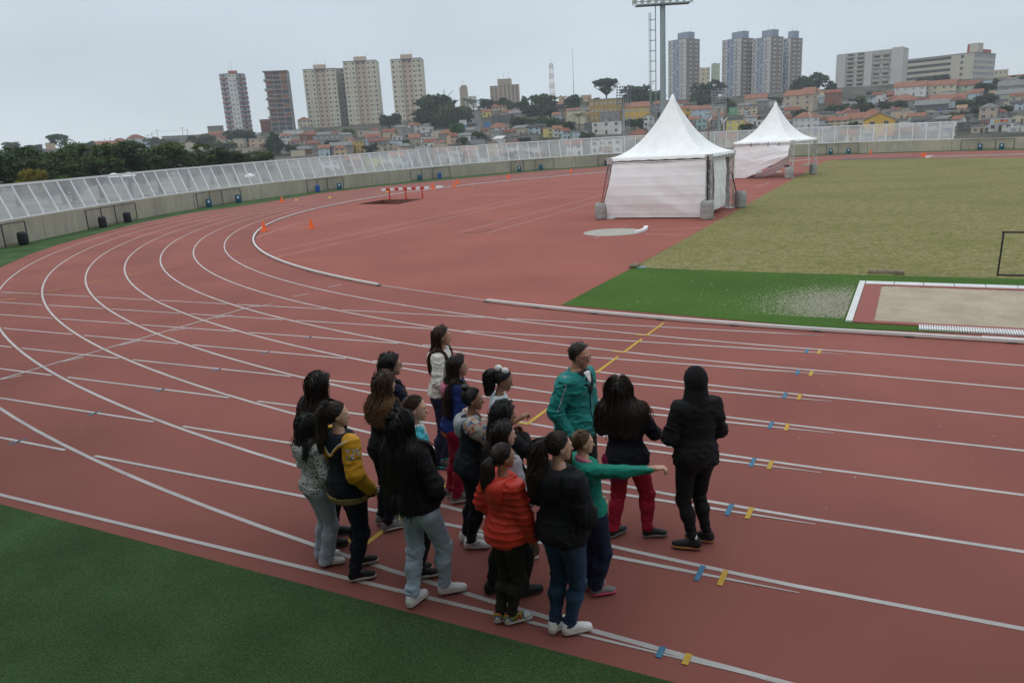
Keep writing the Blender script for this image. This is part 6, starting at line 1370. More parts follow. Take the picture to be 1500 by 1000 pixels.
def person(label, feet, head, phi, skin='light', hphi=None, ftphi=None, g=1., male=False, hair=None, top=None, pants=None, shoes=None, arms=None, hpitch=0., extras=None, seed=0, hh=None):
    rs = np.random.RandomState(seed+11)
    G2 = [gp(*f) for f in feet]; root = (G2[0]+G2[1])/2
    d = ray(*head); k = ((root-CAM) @ GF)/(d @ GF); Pt = CAM+d*k; H = Pt[2]-.012
    fw = lambda a: math.cos(R_(a))*GR+math.sin(R_(a))*GF
    F = fw(phi); yaw = math.atan2(F[1], F[0])-math.pi/2; Rb = rotm(yaw); loc = lambda P: (np.asarray(P)-root) @ Rb
    hoff = loc([Pt[0], Pt[1], 0])[:2]; hoff = np.clip(hoff, -.11, .11)
    off = lambda z: hoff*np.clip(z/H, 0, 1)**1.3
    def of3(z): o = off(z); return np.array([o[0], o[1], 0.])
    ft = sorted([loc(p) for p in G2], key=lambda p: p[0]); ftphi = ftphi or (phi, phi)      # left (-x) then right
    fa = []
    # ankles and hips
    J = {}; hz = .5*H; bad = []
    order = [0, 1] if loc(G2[0])[0] <= loc(G2[1])[0] else [1, 0]
    for s, i in zip((-1, 1), order):
        a = ftphi[i]; fd = fw(a) @ Rb; fp = loc(G2[i]); an = fp-fd*.055; an = np.array([an[0], an[1], .047*H]); J['ank', s] = an; J['fd', s] = fd; J['fp', s] = fp
    for s in (-1, 1):
        hp = np.array([s*.052*H*g, 0, hz])+of3(hz); dd = J['ank', s]-hp; hor = math.hypot(dd[0], dd[1]); mx_ = .460*H
        zmax = J['ank', s][2]+math.sqrt(max(mx_*mx_-hor*hor, .01)); bad.append(zmax)
    hz = min([hz]+bad)
    for s in (-1, 1):
        hp = np.array([s*.052*H*g, 0, hz])+of3(hz); kn, _ = ik(hp, J['ank', s], .235*H, .229*H, J['fd', s]*.6+np.array([s*.05, 1, 0])); J['hip', s] = hp; J['knee', s] = kn
    # arms
    arms = arms or {}; aw = {}
    for s in (-1, 1):
        S_ = np.array([s*.094*H*(1+(g-1)*.7), -.008*H, .802*H])+of3(.8*H); spec = arms.get('R' if s > 0 else 'L', 'pocket'); kind = spec if isinstance(spec, str) else spec[0]
        pr = dict(down=((s*.125*H*g, .02*H, .495*H), (s*.3, -1, 0)), relaxed=((s*.13*H*g, .07*H, .51*H), (s*.5, -1, 0)), pocket=((s*.075*H, .088*H*g, .560*H), (s*1., -.75, -.1)), jpocket=((s*.125*H*g, .055*H, .53*H), (s*.6, -1, 0)), crossed=((-s*.05*H, .125*H, .675*H), (s*.8, -.1, -.7)), chin=((s*.03*H, .074*H, .800*H), (s*.5, .9, -1)), phone=((s*.07*H, .17*H, .67*H), (s*.7, -.5, -.5)), wide=((s*.055*H, .095*H, .565*H), (s*.85, -.6, -.25)))
        if kind == 'pix':
            u, v, dd = spec[1:4]; dr = ray(u, v); Sw = root+Rb @ S_; kk = ((Sw-CAM) @ GF+dd)/(dr @ GF); W_ = loc(CAM+dr*kk); pole = spec[4] if len(spec) > 4 else (s*.5, -.3, -1)
        else: W_, pole = np.array(pr[kind][0])+of3(.6*H)*(1 if kind != 'chin' else 1), pr[kind][1]
        E_, W_ = ik(S_, W_, .165*H, .15*H, pole); J['sh', s], J['el', s], J['wr', s] = S_, E_, W_; aw[s] = kind
    # ---- body volumes
    def torso(P, o=0.):
        P = P-np.concatenate([off(P[:, 2:3]), np.zeros((len(P), 1))], 1).astype(np.float32) if True else P
        Q = P*np.array([1, 1.38, 1], np.float32)
        a = cap(Q, (0, -.004*H, .56*H), (0, -.006*H, .74*H), .080*H*g, .088*H*g)
        b = ell(P, (0, -.008*H, .52*H), (.094*H*g, .074*H*g, .085*H))
        c = cap(P, (-.072*H*g, -.010*H, .792*H), (.072*H*g, -.010*H, .792*H), .040*H)
        n_ = cap(P, (0, -.012*H, .80*H), (0, -.002*H, .87*H), .034*H*g)
        return smin(smin(smin(a, b, .05*H), c, .04*H), n_, .03*H)-o
    def arm(P, o=0., s=1, end=1.):
        W_ = J['el', s]+(J['wr', s]-J['el', s])*end
        return smin(cap(P, J['sh', s], J['el', s], .036*H*g, .029*H*g), cap(P, J['el', s], W_, .0285*H*g, .019*H), .02*H)-o
    def leg(P, s, o=0., oa=None):
        oa = o if oa is None else oa
        a = cap(P, J['hip', s]+np.array([0, 0, .01*H]), J['knee', s], .056*H*g+o, .036*H+o); b = cap(P, J['knee', s], J['ank', s]+np.array([0, 0, -.012*H]), .036*H+o, .0215*H+oa)
        cf = J['knee', s]*.68+J['ank', s]*.32-np.array([0, .012*H, 0]); return smin(smin(a, b, .02*H), np.linalg.norm(P-cf.astype(np.float32), axis=1)-.031*H-o, .03*H)
    def glute(P, s): return np.linalg.norm(P-(J['hip', s]+np.array([-s*.004*H, -.018*H, .006*H])).astype(np.float32), axis=1)-.056*H*g
    pts = np.array([J[k_] for k_ in J if k_[0] in ('sh', 'el', 'wr')]); 
    # ---- head
    hh = hh or (.128*H+.005); hph = phi if hphi is None else hphi; Rh = rotm(R_(hph-phi), hpitch); Hp = np.array([0, .004*H, H-hh])+of3(H)
    toq = lambda P: ((P-Hp) @ Rh)/hh
    frm = lambda q: (np.asarray(q)*hh) @ Rh.T+Hp
    hv, hq = HEADS[male]
    def bodyf(P):
        dd = torso(P, -.014)
        for s in (-1, 1): dd = smin(dd, arm(P, -.008, s), .02); dd = smin(dd, leg(P, s, -.010), .03)
        return smax(dd, P[:, 2]-.872*H, .01)
    lo = np.array([min(pts[:, 0].min(), J['ank', -1][0])-.1, min(pts[:, 1].min(), -.15, J['ank', -1][1]-.1, J['ank', 1][1]-.1)-.06, .02]); hi = np.array([max(pts[:, 0].max(), J['ank', 1][0])+.1, max(pts[:, 1].max(), .15, J['ank', -1][1]+.1, J['ank', 1][1]+.1)+.06, .9*H])
    lo[:2] = np.minimum(lo[:2], np.array([J['hip', -1][0]-.15, -.2])); hi[:2] = np.maximum(hi[:2], np.array([J['hip', 1][0]+.15, .2]))
    bv, bq = snets(bodyf, lo, hi, .024)
    parts = [(bv, bq), (frm(hv), hq)]
    for s in (-1, 1):
        kind = aw[s]; hd = arms['R' if s > 0 else 'L'][5] if kind == 'pix' and len(arms['R' if s > 0 else 'L']) > 5 else ('relaxed' if kind in ('down', 'relaxed', 'phone', 'pix') else 'fist')
        V_, Q_ = HANDS[hd]; V_ = V_*(H/1.68); 
        if s < 0: V_ = V_*np.array([-1, 1, 1]); Q_ = Q_[:, ::-1]
        y = J['wr', s]-J['el', s]; y /= np.linalg.norm(y); pn = np.array([-s, .2, 0.]) if kind in ('down', 'relaxed', 'jpocket') else (np.array([0, -1., .2]) if kind in ('chin', 'pocket', 'wide', 'crossed') else np.array([-s*.5, 0, 1.]) if kind == 'phone' else np.array([0, 0, -1.]))
        z = -pn+y*(pn @ y); z /= np.linalg.norm(z); x = np.cross(y, z); parts.append(((V_ @ np.stack([x, y, z]))+J['wr', s]+y*.012, Q_))
    V, Q, _ = merge(parts)
    me_o = link_mesh('person', V, Q, SK[skin], smooth=True, loc=root, rotz=yaw); tag(me_o, label, 'person')
    # eyes, brows, lips
    qn = ((-1, .5), (1, .5))
    for s in (-1, 1):
        mb = MB(); c = np.array([s*.135, .318, .505]); 
        for i in range(7):
            t0, t1 = -1.4+i*.4, -1.0+i*.4
        ev, eq = snets(lambda P: ell(P, c, (.068, .05, .036)), c-.09, c+.09, .018); mi = np.zeros(len(eq), int)
        ctr = ev[eq].mean(1)-c; mi[(np.abs(ctr[:, 0]) < .034) & (ctr[:, 1] > .02)] = 1
        link_mesh('eye', frm(ev), eq, [M_eyew, M_iris], me_o, True, mi)
        bv_, bq_ = snets(lambda P: cap(P, (s*.055, .385, .592), (s*.20, .325, .600), .019, .012), (-.3, .2, .5), (.3, .5, .7), .02); link_mesh('eyebrow', frm(bv_), bq_, M_brow, me_o, True)
    lv, lq = snets(lambda P: cap(P*np.array([1, 1, 1.25], np.float32), (-.07, .362, .272), (.07, .362, .272), .026), (-.2, .25, .12), (.2, .5, .3), .02); link_mesh('mouth', frm(lv), lq, M_lip, me_o, True)
    # ---- trousers
    pants = pants or {}; po = pants.get('o', .006); pa = pants.get('oa', po); mp_ = pants['m']; fold = pants.get('fold', .006); ztop = .60*H
    def pf(P):
        dd = None
        for s in (-1, 1):
            L_ = leg(P, s, po, pa); L_ = smin(L_, glute(P, s)-po, .03*H); dd = L_ if dd is None else smin(dd, L_, .012*H)
        Pp = P-np.concatenate([off(P[:, 2:3]), np.zeros((len(P), 1))], 1).astype(np.float32)
        dd = smin(dd, ell(Pp, (0, -.004*H, .545*H), (.088*H*g, .068*H*g, .09*H))-po, .03*H)
        zk = .27*H; m1 = np.exp(-((P[:, 2]-zk)/(.05*H))**2)+1.3*np.exp(-((P[:, 2]-.085*H)/(.04*H))**2)+.35
        dd = dd+fold*m1*(wob(P, 26, seed, (1, 1, 2.6))*.8+1.6*(.25-np.exp(-6*np.abs(wob(P, 20, seed+4, (.7, .7, 2.4))))))+.004*wob(P, 12, seed+1)
        return smax(smax(dd, P[:, 2]-ztop, .006), pants.get('cut', .052)*H-P[:, 2], .004)
    plo = np.array([min(J['ank', -1][0], J['hip', -1][0], J['knee', -1][0])-.13, min(J['ank', -1][1], J['ank', 1][1], -.06)-.14, .02]); phi_ = np.array([max(J['ank', 1][0], J['hip', 1][0], J['knee', 1][0])+.13, max(J['ank', -1][1], J['ank', 1][1], J['knee', 1][1], .05)+.14, ztop+.03])
    plo[0] = min(plo[0], J['ank', 1][0]-.1); phi_[0] = max(phi_[0], J['ank', -1][0]+.1)
    V, Q = snets(pf, plo, phi_, .0095); link_mesh('trousers', V, Q, mp_, me_o, True)
    # ---- top
    top = top or {}; to = top.get('o', .018); hem = top.get('hem', .50)*H; mt_ = top['m']; fl = top.get('flare', .0); wr_ = top.get('wr', .006); puff = top.get('puff', 0); sl = top.get('sleeve_m'); so_ = top.get('so', to*.55); short = top.get('short', 1.)
    def wrk(P):
        w_ = wr_*.8*wob(P, 13, seed+2, (1, 1, 1.4)); r1 = np.abs(wob(P, 15, seed+3, (.8, .8, 1.7))); r2 = np.abs(wob(P, 27, seed+5, (1, 1, 1.5))); w_ = w_+wr_*1.7*(np.exp(-r1*7)-.2)*-1+wr_*.9*(.25-np.exp(-r2*6))
        for s in (-1, 1):
            de = np.linalg.norm(P-J['el', s].astype(np.float32), axis=1); w_ = w_+wr_*1.1*np.exp(-(de/.09)**2)*np.sin((P-J['sh', s].astype(np.float32)) @ (J['wr', s]-J['sh', s]).astype(np.float32)/.3*190)
        if puff: w_ = w_*.5+puff*(.35-1.5*np.exp(-(np.sin(math.pi*(P[:, 2]+.014*wob(P, 5, seed))/.058)*2.6)**2))
        return w_
    def trs(P):
        t_ = torso(P, to)-fl*np.clip((.66*H-P[:, 2])/(.16*H), 0, 1.3)
        Pp = P-np.concatenate([off(P[:, 2:3]), np.zeros((len(P), 1))], 1).astype(np.float32); t_ = smin(t_, ell(Pp, (0, -.012*H, .53*H), (.094*H*g, .082*H*g, .10*H))-to*.7-fl*.5, .03*H)
        for s in (-1, 1):
            if aw[s] in ('pocket', 'wide', 'jpocket'): t_ = smin(t_, np.linalg.norm(P-(J['wr', s]+(J['wr', s]-J['el', s])*.22).astype(np.float32), axis=1)-.036, .05)
        return t_
    def arms_f(P): return np.minimum(arm(P, so_, -1, .94 if short == 1 else short), arm(P, so_, 1, .94 if short == 1 else short)) if short == 1 else np.minimum(*[cap(P, J['sh', s], J['sh', s]+(J['el', s]-J['sh', s])*short, .037*H*g+so_, .034*H*g+so_) for s in (-1, 1)])
    neckz = top.get('neck', .838)*H
    def cutz(P, dd): return smax(smax(dd, hem+.012*np.sin(P[:, 0]*14+seed)-P[:, 2], .008), P[:, 2]-neckz, .012)
    if sl is None: tf = lambda P: cutz(P, smin(trs(P), arms_f(P), .025)+wrk(P))
    else: tf = lambda P: cutz(P, smin(trs(P), np.minimum(*[np.linalg.norm(P-J['sh', s].astype(np.float32), axis=1)-.03*H for s in (-1, 1)]), .02)+wrk(P))
    tlo = np.array([min(pts[:, 0].min(), -.17)-.09, min(pts[:, 1].min(), -.17)-.10, hem-.04]); thi = np.array([max(pts[:, 0].max(), .17)+.09, max(pts[:, 1].max(), .16)+.10, .87*H])
    tlo[2] = min(tlo[2], pts[:, 2].min()-.08); thi[2] = max(thi[2], pts[:, 2].max()+.08)
    tn = top.get('name', 'hoodie'); V, Q = snets(tf, tlo, thi, .0095); jk = link_mesh(tn, V, Q, mt_, me_o, True)
    full = lambda P: smin(trs(P), arms_f(P), .02)
    if sl is not None:
        for s in (-1, 1):
            sf = lambda P: smax(smin(arm(P, so_+.004, s, .94), cap(P, J['sh', s], J['sh', s]*.6+J['el', s]*.4, .045*H, .04*H), .02)+wrk(P), -(trs(P)-.0)-.012, .006)
            b0 = np.array([J[k_, s] for k_ in ('sh', 'el', 'wr')]); V, Q = snets(sf, b0.min(0)-.1, b0.max(0)+.1, .0095); link_mesh('sleeve', V, Q, sl, jk, True)
    if 'band' in top:
        bh, bm_ = top['band']; V, Q = snets(lambda P: smax(smax(trs(P)-.006+.002*np.sin(np.arctan2(P[:, 1], P[:, 0])*60), hem-.012-P[:, 2], .004), P[:, 2]-hem-bh, .004), (-.3, -.3, hem-.04), (.3, .3, hem+bh+.03), .011); link_mesh('hem_band', V, Q, bm_, jk, True)
    o8 = of3(.84*H)
    if 'hood' in top:
        hm_, hs_ = top['hood'] if isinstance(top['hood'], tuple) else (top['hood'], 1.)
        def hf(P):
            P = P-o8.astype(np.float32); a_ = cap(P, (-.052*H, .02*H, .832*H), (-.045*H, -.055*H, .815*H), .022*H, .026*H); b_ = cap(P, (.052*H, .02*H, .832*H), (.045*H, -.055*H, .815*H), .022*H, .026*H); c_ = cap(P, (-.035*H, -.072*H, .80*H), (.035*H, -.072*H, .80*H), .027*H*hs_); e_ = ell(P, (0, -.075*H, .765*H), (.062*H*hs_, .032*H*hs_, .055*H*hs_))
            dd = smin(smin(np.minimum(a_, b_), c_, .03*H), e_, .03*H)+.004*wob(P, 22, seed+5); return smax(dd, -(cap(P, (0, .02*H, .80*H), (0, -.02*H, .95*H), .03*H, .06*H)), .01)
        V, Q = snets(hf, o8+np.array([-.2, -.26, .66*H]), o8+np.array([.2, .12, .90*H]), .0115); link_mesh('hood', V, Q, hm_, jk, True)
    if 'collar' in top:
        def cf(P):
            P = P-o8.astype(np.float32); a_ = np.arctan2(P[:, 0], -P[:, 1]); rr = np.hypot(P[:, 0]/1.05, P[:, 1]); zc = .842*H-.022*H*(1-np.cos(a_))*.5*1.6
            return np.hypot(np.maximum(np.abs(rr-.048*H)-.004, 0), np.maximum(np.abs(P[:, 2]-zc)-.016*H, 0))-.007
        V, Q = snets(cf, o8+np.array([-.16, -.16, .74*H]), o8+np.array([.16, .18, .90*H]), .009); link_mesh('collar', V, Q, top['collar'], jk, True)
    # ---- shoes
    shoes = shoes or {}; hg = H/1.66
    for s in (-1, 1):
        fd = J['fd', s]; a = math.atan2(fd[1], fd[0])-math.pi/2; sc = shoes.get('s', 1.)*hg*.88
        o = D.objects.new('shoe', SHOE[0]); COL.objects.link(o); o.parent = me_o; o.location = (J['fp', s][0], J['fp', s][1], .018); o.location = (J['fp', s]-fd*.012+np.array([0, 0, .018])); o.rotation_euler = (0, 0, a); o.scale = (sc*shoes.get('w', 1), sc, sc*shoes.get('h', 1.)); o.material_slots[0].link = 'OBJECT'; o.material_slots[0].material = shoes.get('m', M_shw)
        for nm, me_, m_ in (('sole', SHOE[1], shoes.get('sole', M_solew)), ('laces', SHOE[2], shoes.get('laces')), ('stripe', SHOE[3], shoes.get('stripe'))):
            if m_ is None: continue
            q = D.objects.new(nm, me_); COL.objects.link(q); q.parent = o; q.material_slots[0].link = 'OBJECT'; q.material_slots[0].material = m_
        if shoes.get('sock'):
            an = J['ank', s]; V, Q = snets(lambda P: cap(P, an+np.array([0, 0, -.03]), an+np.array([0, 0, .03*H]), .031, .028), an-.08, an+.14, .012); link_mesh('sock', V, Q, shoes['sock'], me_o, True)
    # ---- hair
    def limz(z): return np.interp(z, [.0, .2, .45, .62, .8, 1.05], [-.16, -.14, -.03, .10, .25, .36])
    def obst(P): return np.minimum(skull_sdf(toq(P))*hh, full(P.astype(np.float32)) if full else 9)
    def push(P, o):
        for _ in range(2):
            dd = obst(P)-o; w_ = dd < 0
            if not w_.any(): break
            Pw = P[w_]; e = .006; gr_ = np.stack([obst(Pw+np.eye(3)[i]*e)-obst(Pw-np.eye(3)[i]*e) for i in range(3)], 1); gr_ /= np.maximum(np.linalg.norm(gr_, axis=1, keepdims=True), 1e-6); P = P.copy(); P[w_] = Pw-gr_*dd[w_][:, None]
        return P
    def roots(n, zmin=.22, fr=0.):
        r_ = []
        while len(r_) < n:
            v = rs.normal(size=(n*3, 3)); v /= np.linalg.norm(v, axis=1)[:, None]; q = np.array([0, -.06, .62])+v*np.array([.352, .437, .392]); r_ += list(q[(q[:, 1] < limz(q[:, 2])+fr) & (q[:, 2] > zmin)])
        return np.array(r_[:n])
    def capmesh(th=.03, zmin=.2, fr=0.):
        f = lambda q: smax(smax(ell(q, (0, -.06, .62), (.335+th, .42+th, .375+th)), (q[:, 1]-limz(q[:, 2])+fr)*.75, .03), zmin-q[:, 2], .05)+.008*wob(q, 9, seed, (1, 1, .4))
        V, Q = snets(f, (-.5, -.65, .05), (.5, .5, 1.15), .035); return frm(V), Q, np.zeros(len(V))
    def longhair(n, zend, fr=0., thick=.02, wave=.0, wf=30., rad=.0042, jit=.05, spread=.0, ds=.021, zmin=.22, K=None, backf=.8, side=.03, sprd=.28):
        q = roots(n, zmin, -fr); P = frm(q); o_ = .003+thick*rs.rand(n)**1.3; fly = rs.rand(n) < .09; o_[fly] += .006+.016*rs.rand(int(fly.sum())); v = np.zeros((n, 3)); K = K or int((H-zend)/ds*1.22)+4; ze = zend+rs.normal(size=n)*jit*.6-0; Pth = [P.copy()]; alive = np.ones(n, bool); sidev = rs.normal(size=n)*.12
        ax_back = Rh @ np.array([0, -1., 0]); ax_side = Rh @ np.array([1., 0, 0])
        for k_ in range(K):
            qq = toq(P); onh = np.clip((qq[:, 2]-.05)/.3, 0, 1); frc = np.tile(np.array([0, 0, -1.]), (n, 1))+ax_back*(backf*1.5*onh*np.clip((qq[:, 1]+.06)/.22, 0, 1))[:, None]+ax_side*(np.sign(qq[:, 0])*(.75*(qq[:, 2] > .84)*onh+side*(qq[:, 2] < .4))+sidev*sprd)[:, None]+spread*np.sign(qq[:, 0])[:, None]*ax_side*.2
            v = .45*v+.55*frc; v /= np.linalg.norm(v, axis=1)[:, None]; Pn = push(P+v*ds, o_); alive &= Pn[:, 2] > ze; P = np.where(alive[:, None], Pn, P); Pth.append(P.copy())
        Pth = np.stack(Pth, 1); K1 = Pth.shape[1]; sarr = np.arange(K1)*ds; ph = rs.rand(n)*6.28
        if wave:
            w_ = wave*np.clip(sarr/.22, .15, 1)[None, :]; Pth[..., 0] += w_*np.sin(wf*sarr[None, :]+ph[:, None]); Pth[..., 1] += w_*np.cos(wf*sarr[None, :]*.93+ph[:, None])
        cnt = alive[:, None]*0+np.argmax(np.linalg.norm(np.diff(Pth, axis=1), axis=2) < 1e-7, axis=1)[:, None]; cnt = np.where(cnt == 0, K1, cnt)
        fr_ = np.arange(K1)[None, :]/cnt; rad_ = rad*np.where(fly, .55, 1.)[:, None]*np.clip(1.15-fr_**3, 0.08, 1)*(fr_ <= 1.02); V, Q, t_ = tubes(Pth, rad_); return V, Q, np.clip(np.repeat(np.clip(fr_, 0, 1)**1.2*hair_grad+(rs.rand(n)**2*.5-.05)[:, None], 3, axis=1), 0, 1).ravel()
    def pulled(n, tie, th=.045):
        q0 = roots(n, .12); c = np.array([0, -.06, .62]); rr = np.array([.352, .437, .392]); a = (q0-c)/rr; b = (np.array(tie)-c)/rr; bl = np.linalg.norm(b); b = b/bl; K = 12; P = []
        for k_ in range(K):
            s_ = k_/(K-1); w_ = a*(1-s_)+b*s_; w_ /= np.maximum(np.linalg.norm(w_, axis=1, keepdims=True), 1e-6); P.append(frm(c+w_*rr*(1.015+.05*rs.rand(n)[:, None]*0+.03*math.sin(math.pi*s_)+th*rs.rand(n)[:, None]+(bl-1)*s_*s_)))
        Pth = np.stack(P, 1); return tubes(Pth, np.full(Pth.shape[:2], .0038))
    def tail(n, tie, ln, r0, wave=.0, wf=40., dirb=(0, -.9, .0), rad=.004):
        P = frm(np.array([tie])); v = (Rh @ np.array(dirb, float))[None]; C_ = [P[0].copy()]; ds = .02
        for k_ in range(int(ln/ds)):
            v = .68*v+.32*np.array([[0, 0, -1.6]]); v /= np.linalg.norm(v); P = push(P+v*ds, np.array([r0*.7])); C_.append(P[0].copy())
        C_ = np.array(C_); K = len(C_); s_ = np.linspace(0, 1, K); prof = r0*np.minimum(.35+s_*3.2, 1)*np.clip(1.15-s_**3*.85, 0, 1); a = rs.rand(n)*6.28; rr = np.sqrt(rs.rand(n)); off_ = np.stack([np.cos(a)*rr, np.sin(a)*rr*.75, np.zeros(n)], 1)
        Pth = C_[None]+off_[:, None, :]*prof[None, :, None]; ph = rs.rand(n)*6.28; sarr = np.arange(K)*ds
        Pth[..., 0] += (wave*np.sin(wf*sarr[None]+ph[:, None]))*np.minimum(s_*4, 1); Pth[..., 1] += (wave*np.cos(wf*sarr[None]*.9+ph[:, None]))*np.minimum(s_*4, 1); Pth[..., 2] -= (rs.rand(n)*.05)[:, None]*s_[None]**2
        return tubes(Pth, np.broadcast_to(rad*np.clip(1.2-s_**4, .1, 1)[None], Pth.shape[:2]))
    hair_grad = (hair or {}).get('grad', .5)
    if hair:
        pl = []
        for st in hair['st']:
            k_, kw = st[0], (st[1] if len(st) > 1 else {}); pl.append(dict(cap=capmesh, long=longhair, pulled=pulled, tail=tail)[k_](**kw))
        if 'bun' in hair:
            c, r_ = hair['bun']; V, Q = snets(lambda q: ell(q, c, r_)+.018*wob(q, 16, 3, (1, .5, 1)), np.array(c)-np.array(r_)*1.4, np.array(c)+np.array(r_)*1.4, .03); pl.append((frm(V), Q, np.full(len(V), .3)))
        V, Q, T = merge(pl); hobj = link_mesh('hair', V, Q, HM[hair['m']], me_o, True, attrs={'t': T})
        for nm, c, r_, m_ in hair.get('acc', []):
            V, Q = snets(lambda q: ell(q, c, r_)+.02*wob(q, 13, 5), np.array(c)-np.array(r_)*1.6, np.array(c)+np.array(r_)*1.6, min(r_)*.22); link_mesh(nm, frm(V), Q, m_, hobj, True)
    ctx = dict(root=root, Rb=Rb, yaw=yaw, J=J, H=H, frm=frm, full=full, trs=trs, arm=arm, so=so_, to=to, of3=of3, me=me_o, jk=jk, hh=hh, Rh=Rh, loc=loc, wrk=wrk, seed=seed, torso=torso)
    if extras: extras(ctx)
    return me_o
def stick(c, V, F, org, ax, ay, out, f, m_, name, parent, lift=.003):
    """lay flat lettering on cloth: start outside and move in along -out until it rests on the surface"""
    org, ax, ay, out = [np.asarray(q, float) for q in (org, ax, ay, out)]; P = np.array([org+ax*v[0]+ay*v[1]+out*.14 for v in V])
    for _ in range(14): P = P-out*(f(P.astype(np.float32))-lift)[:, None]*.9
    return link_mesh(name, P, [tuple(q) for q in F], m_, parent)
def LH(n, z, **k): return ('long', dict(n=n, zend=z, **k))
CAPS = ('cap',)
def solid(c, f, lo, hi, h, name, m_, parent): V, Q = snets(f, lo, hi, h); return link_mesh(name, V, Q, m_, parent, True)
# P1
def ex1(c):
    H, o = c['H'], c['of3'](.7*c['H'])
    solid(c, lambda P: smax(smin(ell(P, o+np.array([0, -.105*H, .70*H]), (.085*H, .05*H, .10*H)), cap(P, o+np.array([-.05*H, -.09*H, .60*H]), o+np.array([.05*H, -.09*H, .60*H]), .035*H), .03)+.006*wob(P, 20, 4), -c['trs'](P), .004), o+np.array([-.25, -.32, .5*H]), o+np.array([.25, .02, .86*H]), .013, 'backpack', CL['softblack'], c['me'])
person('person with very long brown hair and a black jacket, leftmost of the group', [(497,783),(489,801)], (466,546), 48, ftphi=(12,12), hair=dict(m='dark', st=[CAPS, LH(1000, 1.10, thick=.04, wave=.004, wf=22)]), top=dict(m=CL['black'], hem=.50, o=.03, hood=CL['black'], name='jacket', wr=.010), pants=dict(m=CL['black']), shoes=dict(m=M_shb, sole=M_soleb, laces=M_soleb), arms=dict(R='jpocket', L='jpocket'), seed=1, extras=None)
# P2
person('person with greenish shoulder length hair, black and white spotted hoodie and flared grey jeans', [(480,817),(487,827)], (447,606), 42, hphi=75, ftphi=(22,14), hair=dict(m='greenish', st=[CAPS, LH(800, 1.13, thick=.03, wave=.003, wf=25)]), top=dict(m=CL['leopard'], hem=.515, o=.022, hood=(CL['leopard'], 1.0), wr=.007), pants=dict(m=CL['gjean'], o=.010, oa=.036, fold=.003, cut=.02), shoes=dict(m=M_shw, sole=M_solew, laces=M_soleb), seed=2)
# P3 varsity jacket with lettered sleeve
def ex3(c):
    J, H = c['J'], c['H']; m_ = mat('letter_white', (.60, .60, .58), .8, .05, 30); k = mat('letter_edge', (.02, .02, .022), .8, .05, 30)
    a, b = J['sh', 1], J['el', 1]; ax = b-a; ax /= np.linalg.norm(ax); out = np.array([.93, -.36, 0.]); out -= ax*(out@ax); out /= np.linalg.norm(out); fwd = np.cross(-ax, out); fwd = fwd if fwd[1] > 0 else -fwd
    f = lambda P: c['arm'](P, c['so']+.004, 1, .94)+c['wrk'](P); jk = c['jk']
    for txt, s_, dx, dy in (('Y', .066, -.036, .036), ('LB', .058, -.026, -.016), ('75', .074, .026, .018)):
        V, F = text_geo(txt, s_); org = a+ax*.40*np.linalg.norm(b-a)+fwd*dx-ax*dy
        V2 = [(x*1.0, y*1.0) for x, y, z in V]
        for ddx, ddy in ((.003, 0), (-.003, 0), (0, .003), (0, -.003)): stick(c, [(x+ddx, y+ddy) for x, y in V2], F, org, fwd, -ax, out, f, k, 'letter_edge', jk, .002)
        stick(c, V2, F, org, fwd, -ax, out, f, m_, 'letter_patch', jk, .004)
    for i in range(5):
        w_ = .004+.001*(i % 3); V, F = [(i*.013-.006, -.005), (i*.013+w_, -.006), (i*.013+w_, .006), (i*.013-.006, .007)], [(0, 1, 2, 3)]; stick(c, V, F, a+ax*.40*np.linalg.norm(b-a)+fwd*.008+ax*.030, fwd, -ax, out, f, k, 'letter_edge', jk, .003)
    # yellow piping running down from the shoulders to a point on the back
    o = c['of3'](.8*H); pts = [np.array([-.085*H, .02*H, .83*H]), np.array([-.08*H, -.06*H, .80*H]), np.array([-.035*H, -.11*H, .735*H]), np.array([0, -.12*H, .72*H]), np.array([.035*H, -.11*H, .735*H]), np.array([.08*H, -.06*H, .80*H]), np.array([.085*H, .02*H, .83*H])]
    P = resample(np.array([p+o for p in pts]), .012); g_ = c['trs']
    ctr = np.array([0, 0, .76*H])+o
    for _ in range(12):
        d = (g_(P.astype(np.float32))+c['wrk'](P.astype(np.float32))); n = P-ctr; n[:, 2] *= .3; n /= np.linalg.norm(n, axis=1)[:, None]; P = P-n*(d-.004)[:, None]*.8
    for m__, r_, dz in ((CL['yellow'], .010, 0), (CL['white'], .006, .016)):
        mb = MB(); mb.path([tuple(p+np.array([0, 0, dz])) for p in P], r_, 6); mb.build('piping', m__, jk, True)
person('person in a navy varsity jacket with yellow sleeves and dark ponytail, left front', [(529,849),(533,827)], (492,588), 42, hphi=10, ftphi=(16,22), hair=dict(m='dark', st=[CAPS, ('pulled', dict(n=500, tie=(0, -.42, .98))), ('tail', dict(n=420, tie=(0, -.44, .98), ln=.42, r0=.055, wave=.006, wf=25))], acc=[('scrunchie', (0, -.44, 1.0), (.16, .12, .13), CL['black'])]), top=dict(m=CL['dnavy'], hem=.475, o=.034, so=.024, flare=.016, sleeve_m=CL['yellow'], band=(.055, CL['tanrib']), name='varsity_jacket', wr=.0045), pants=dict(m=CL['dnavy'], o=.012, oa=.016), shoes=dict(m=M_shb, sole=M_solew, laces=M_shw), arms=dict(R='jpocket', L='jpocket'), seed=3, extras=ex3)
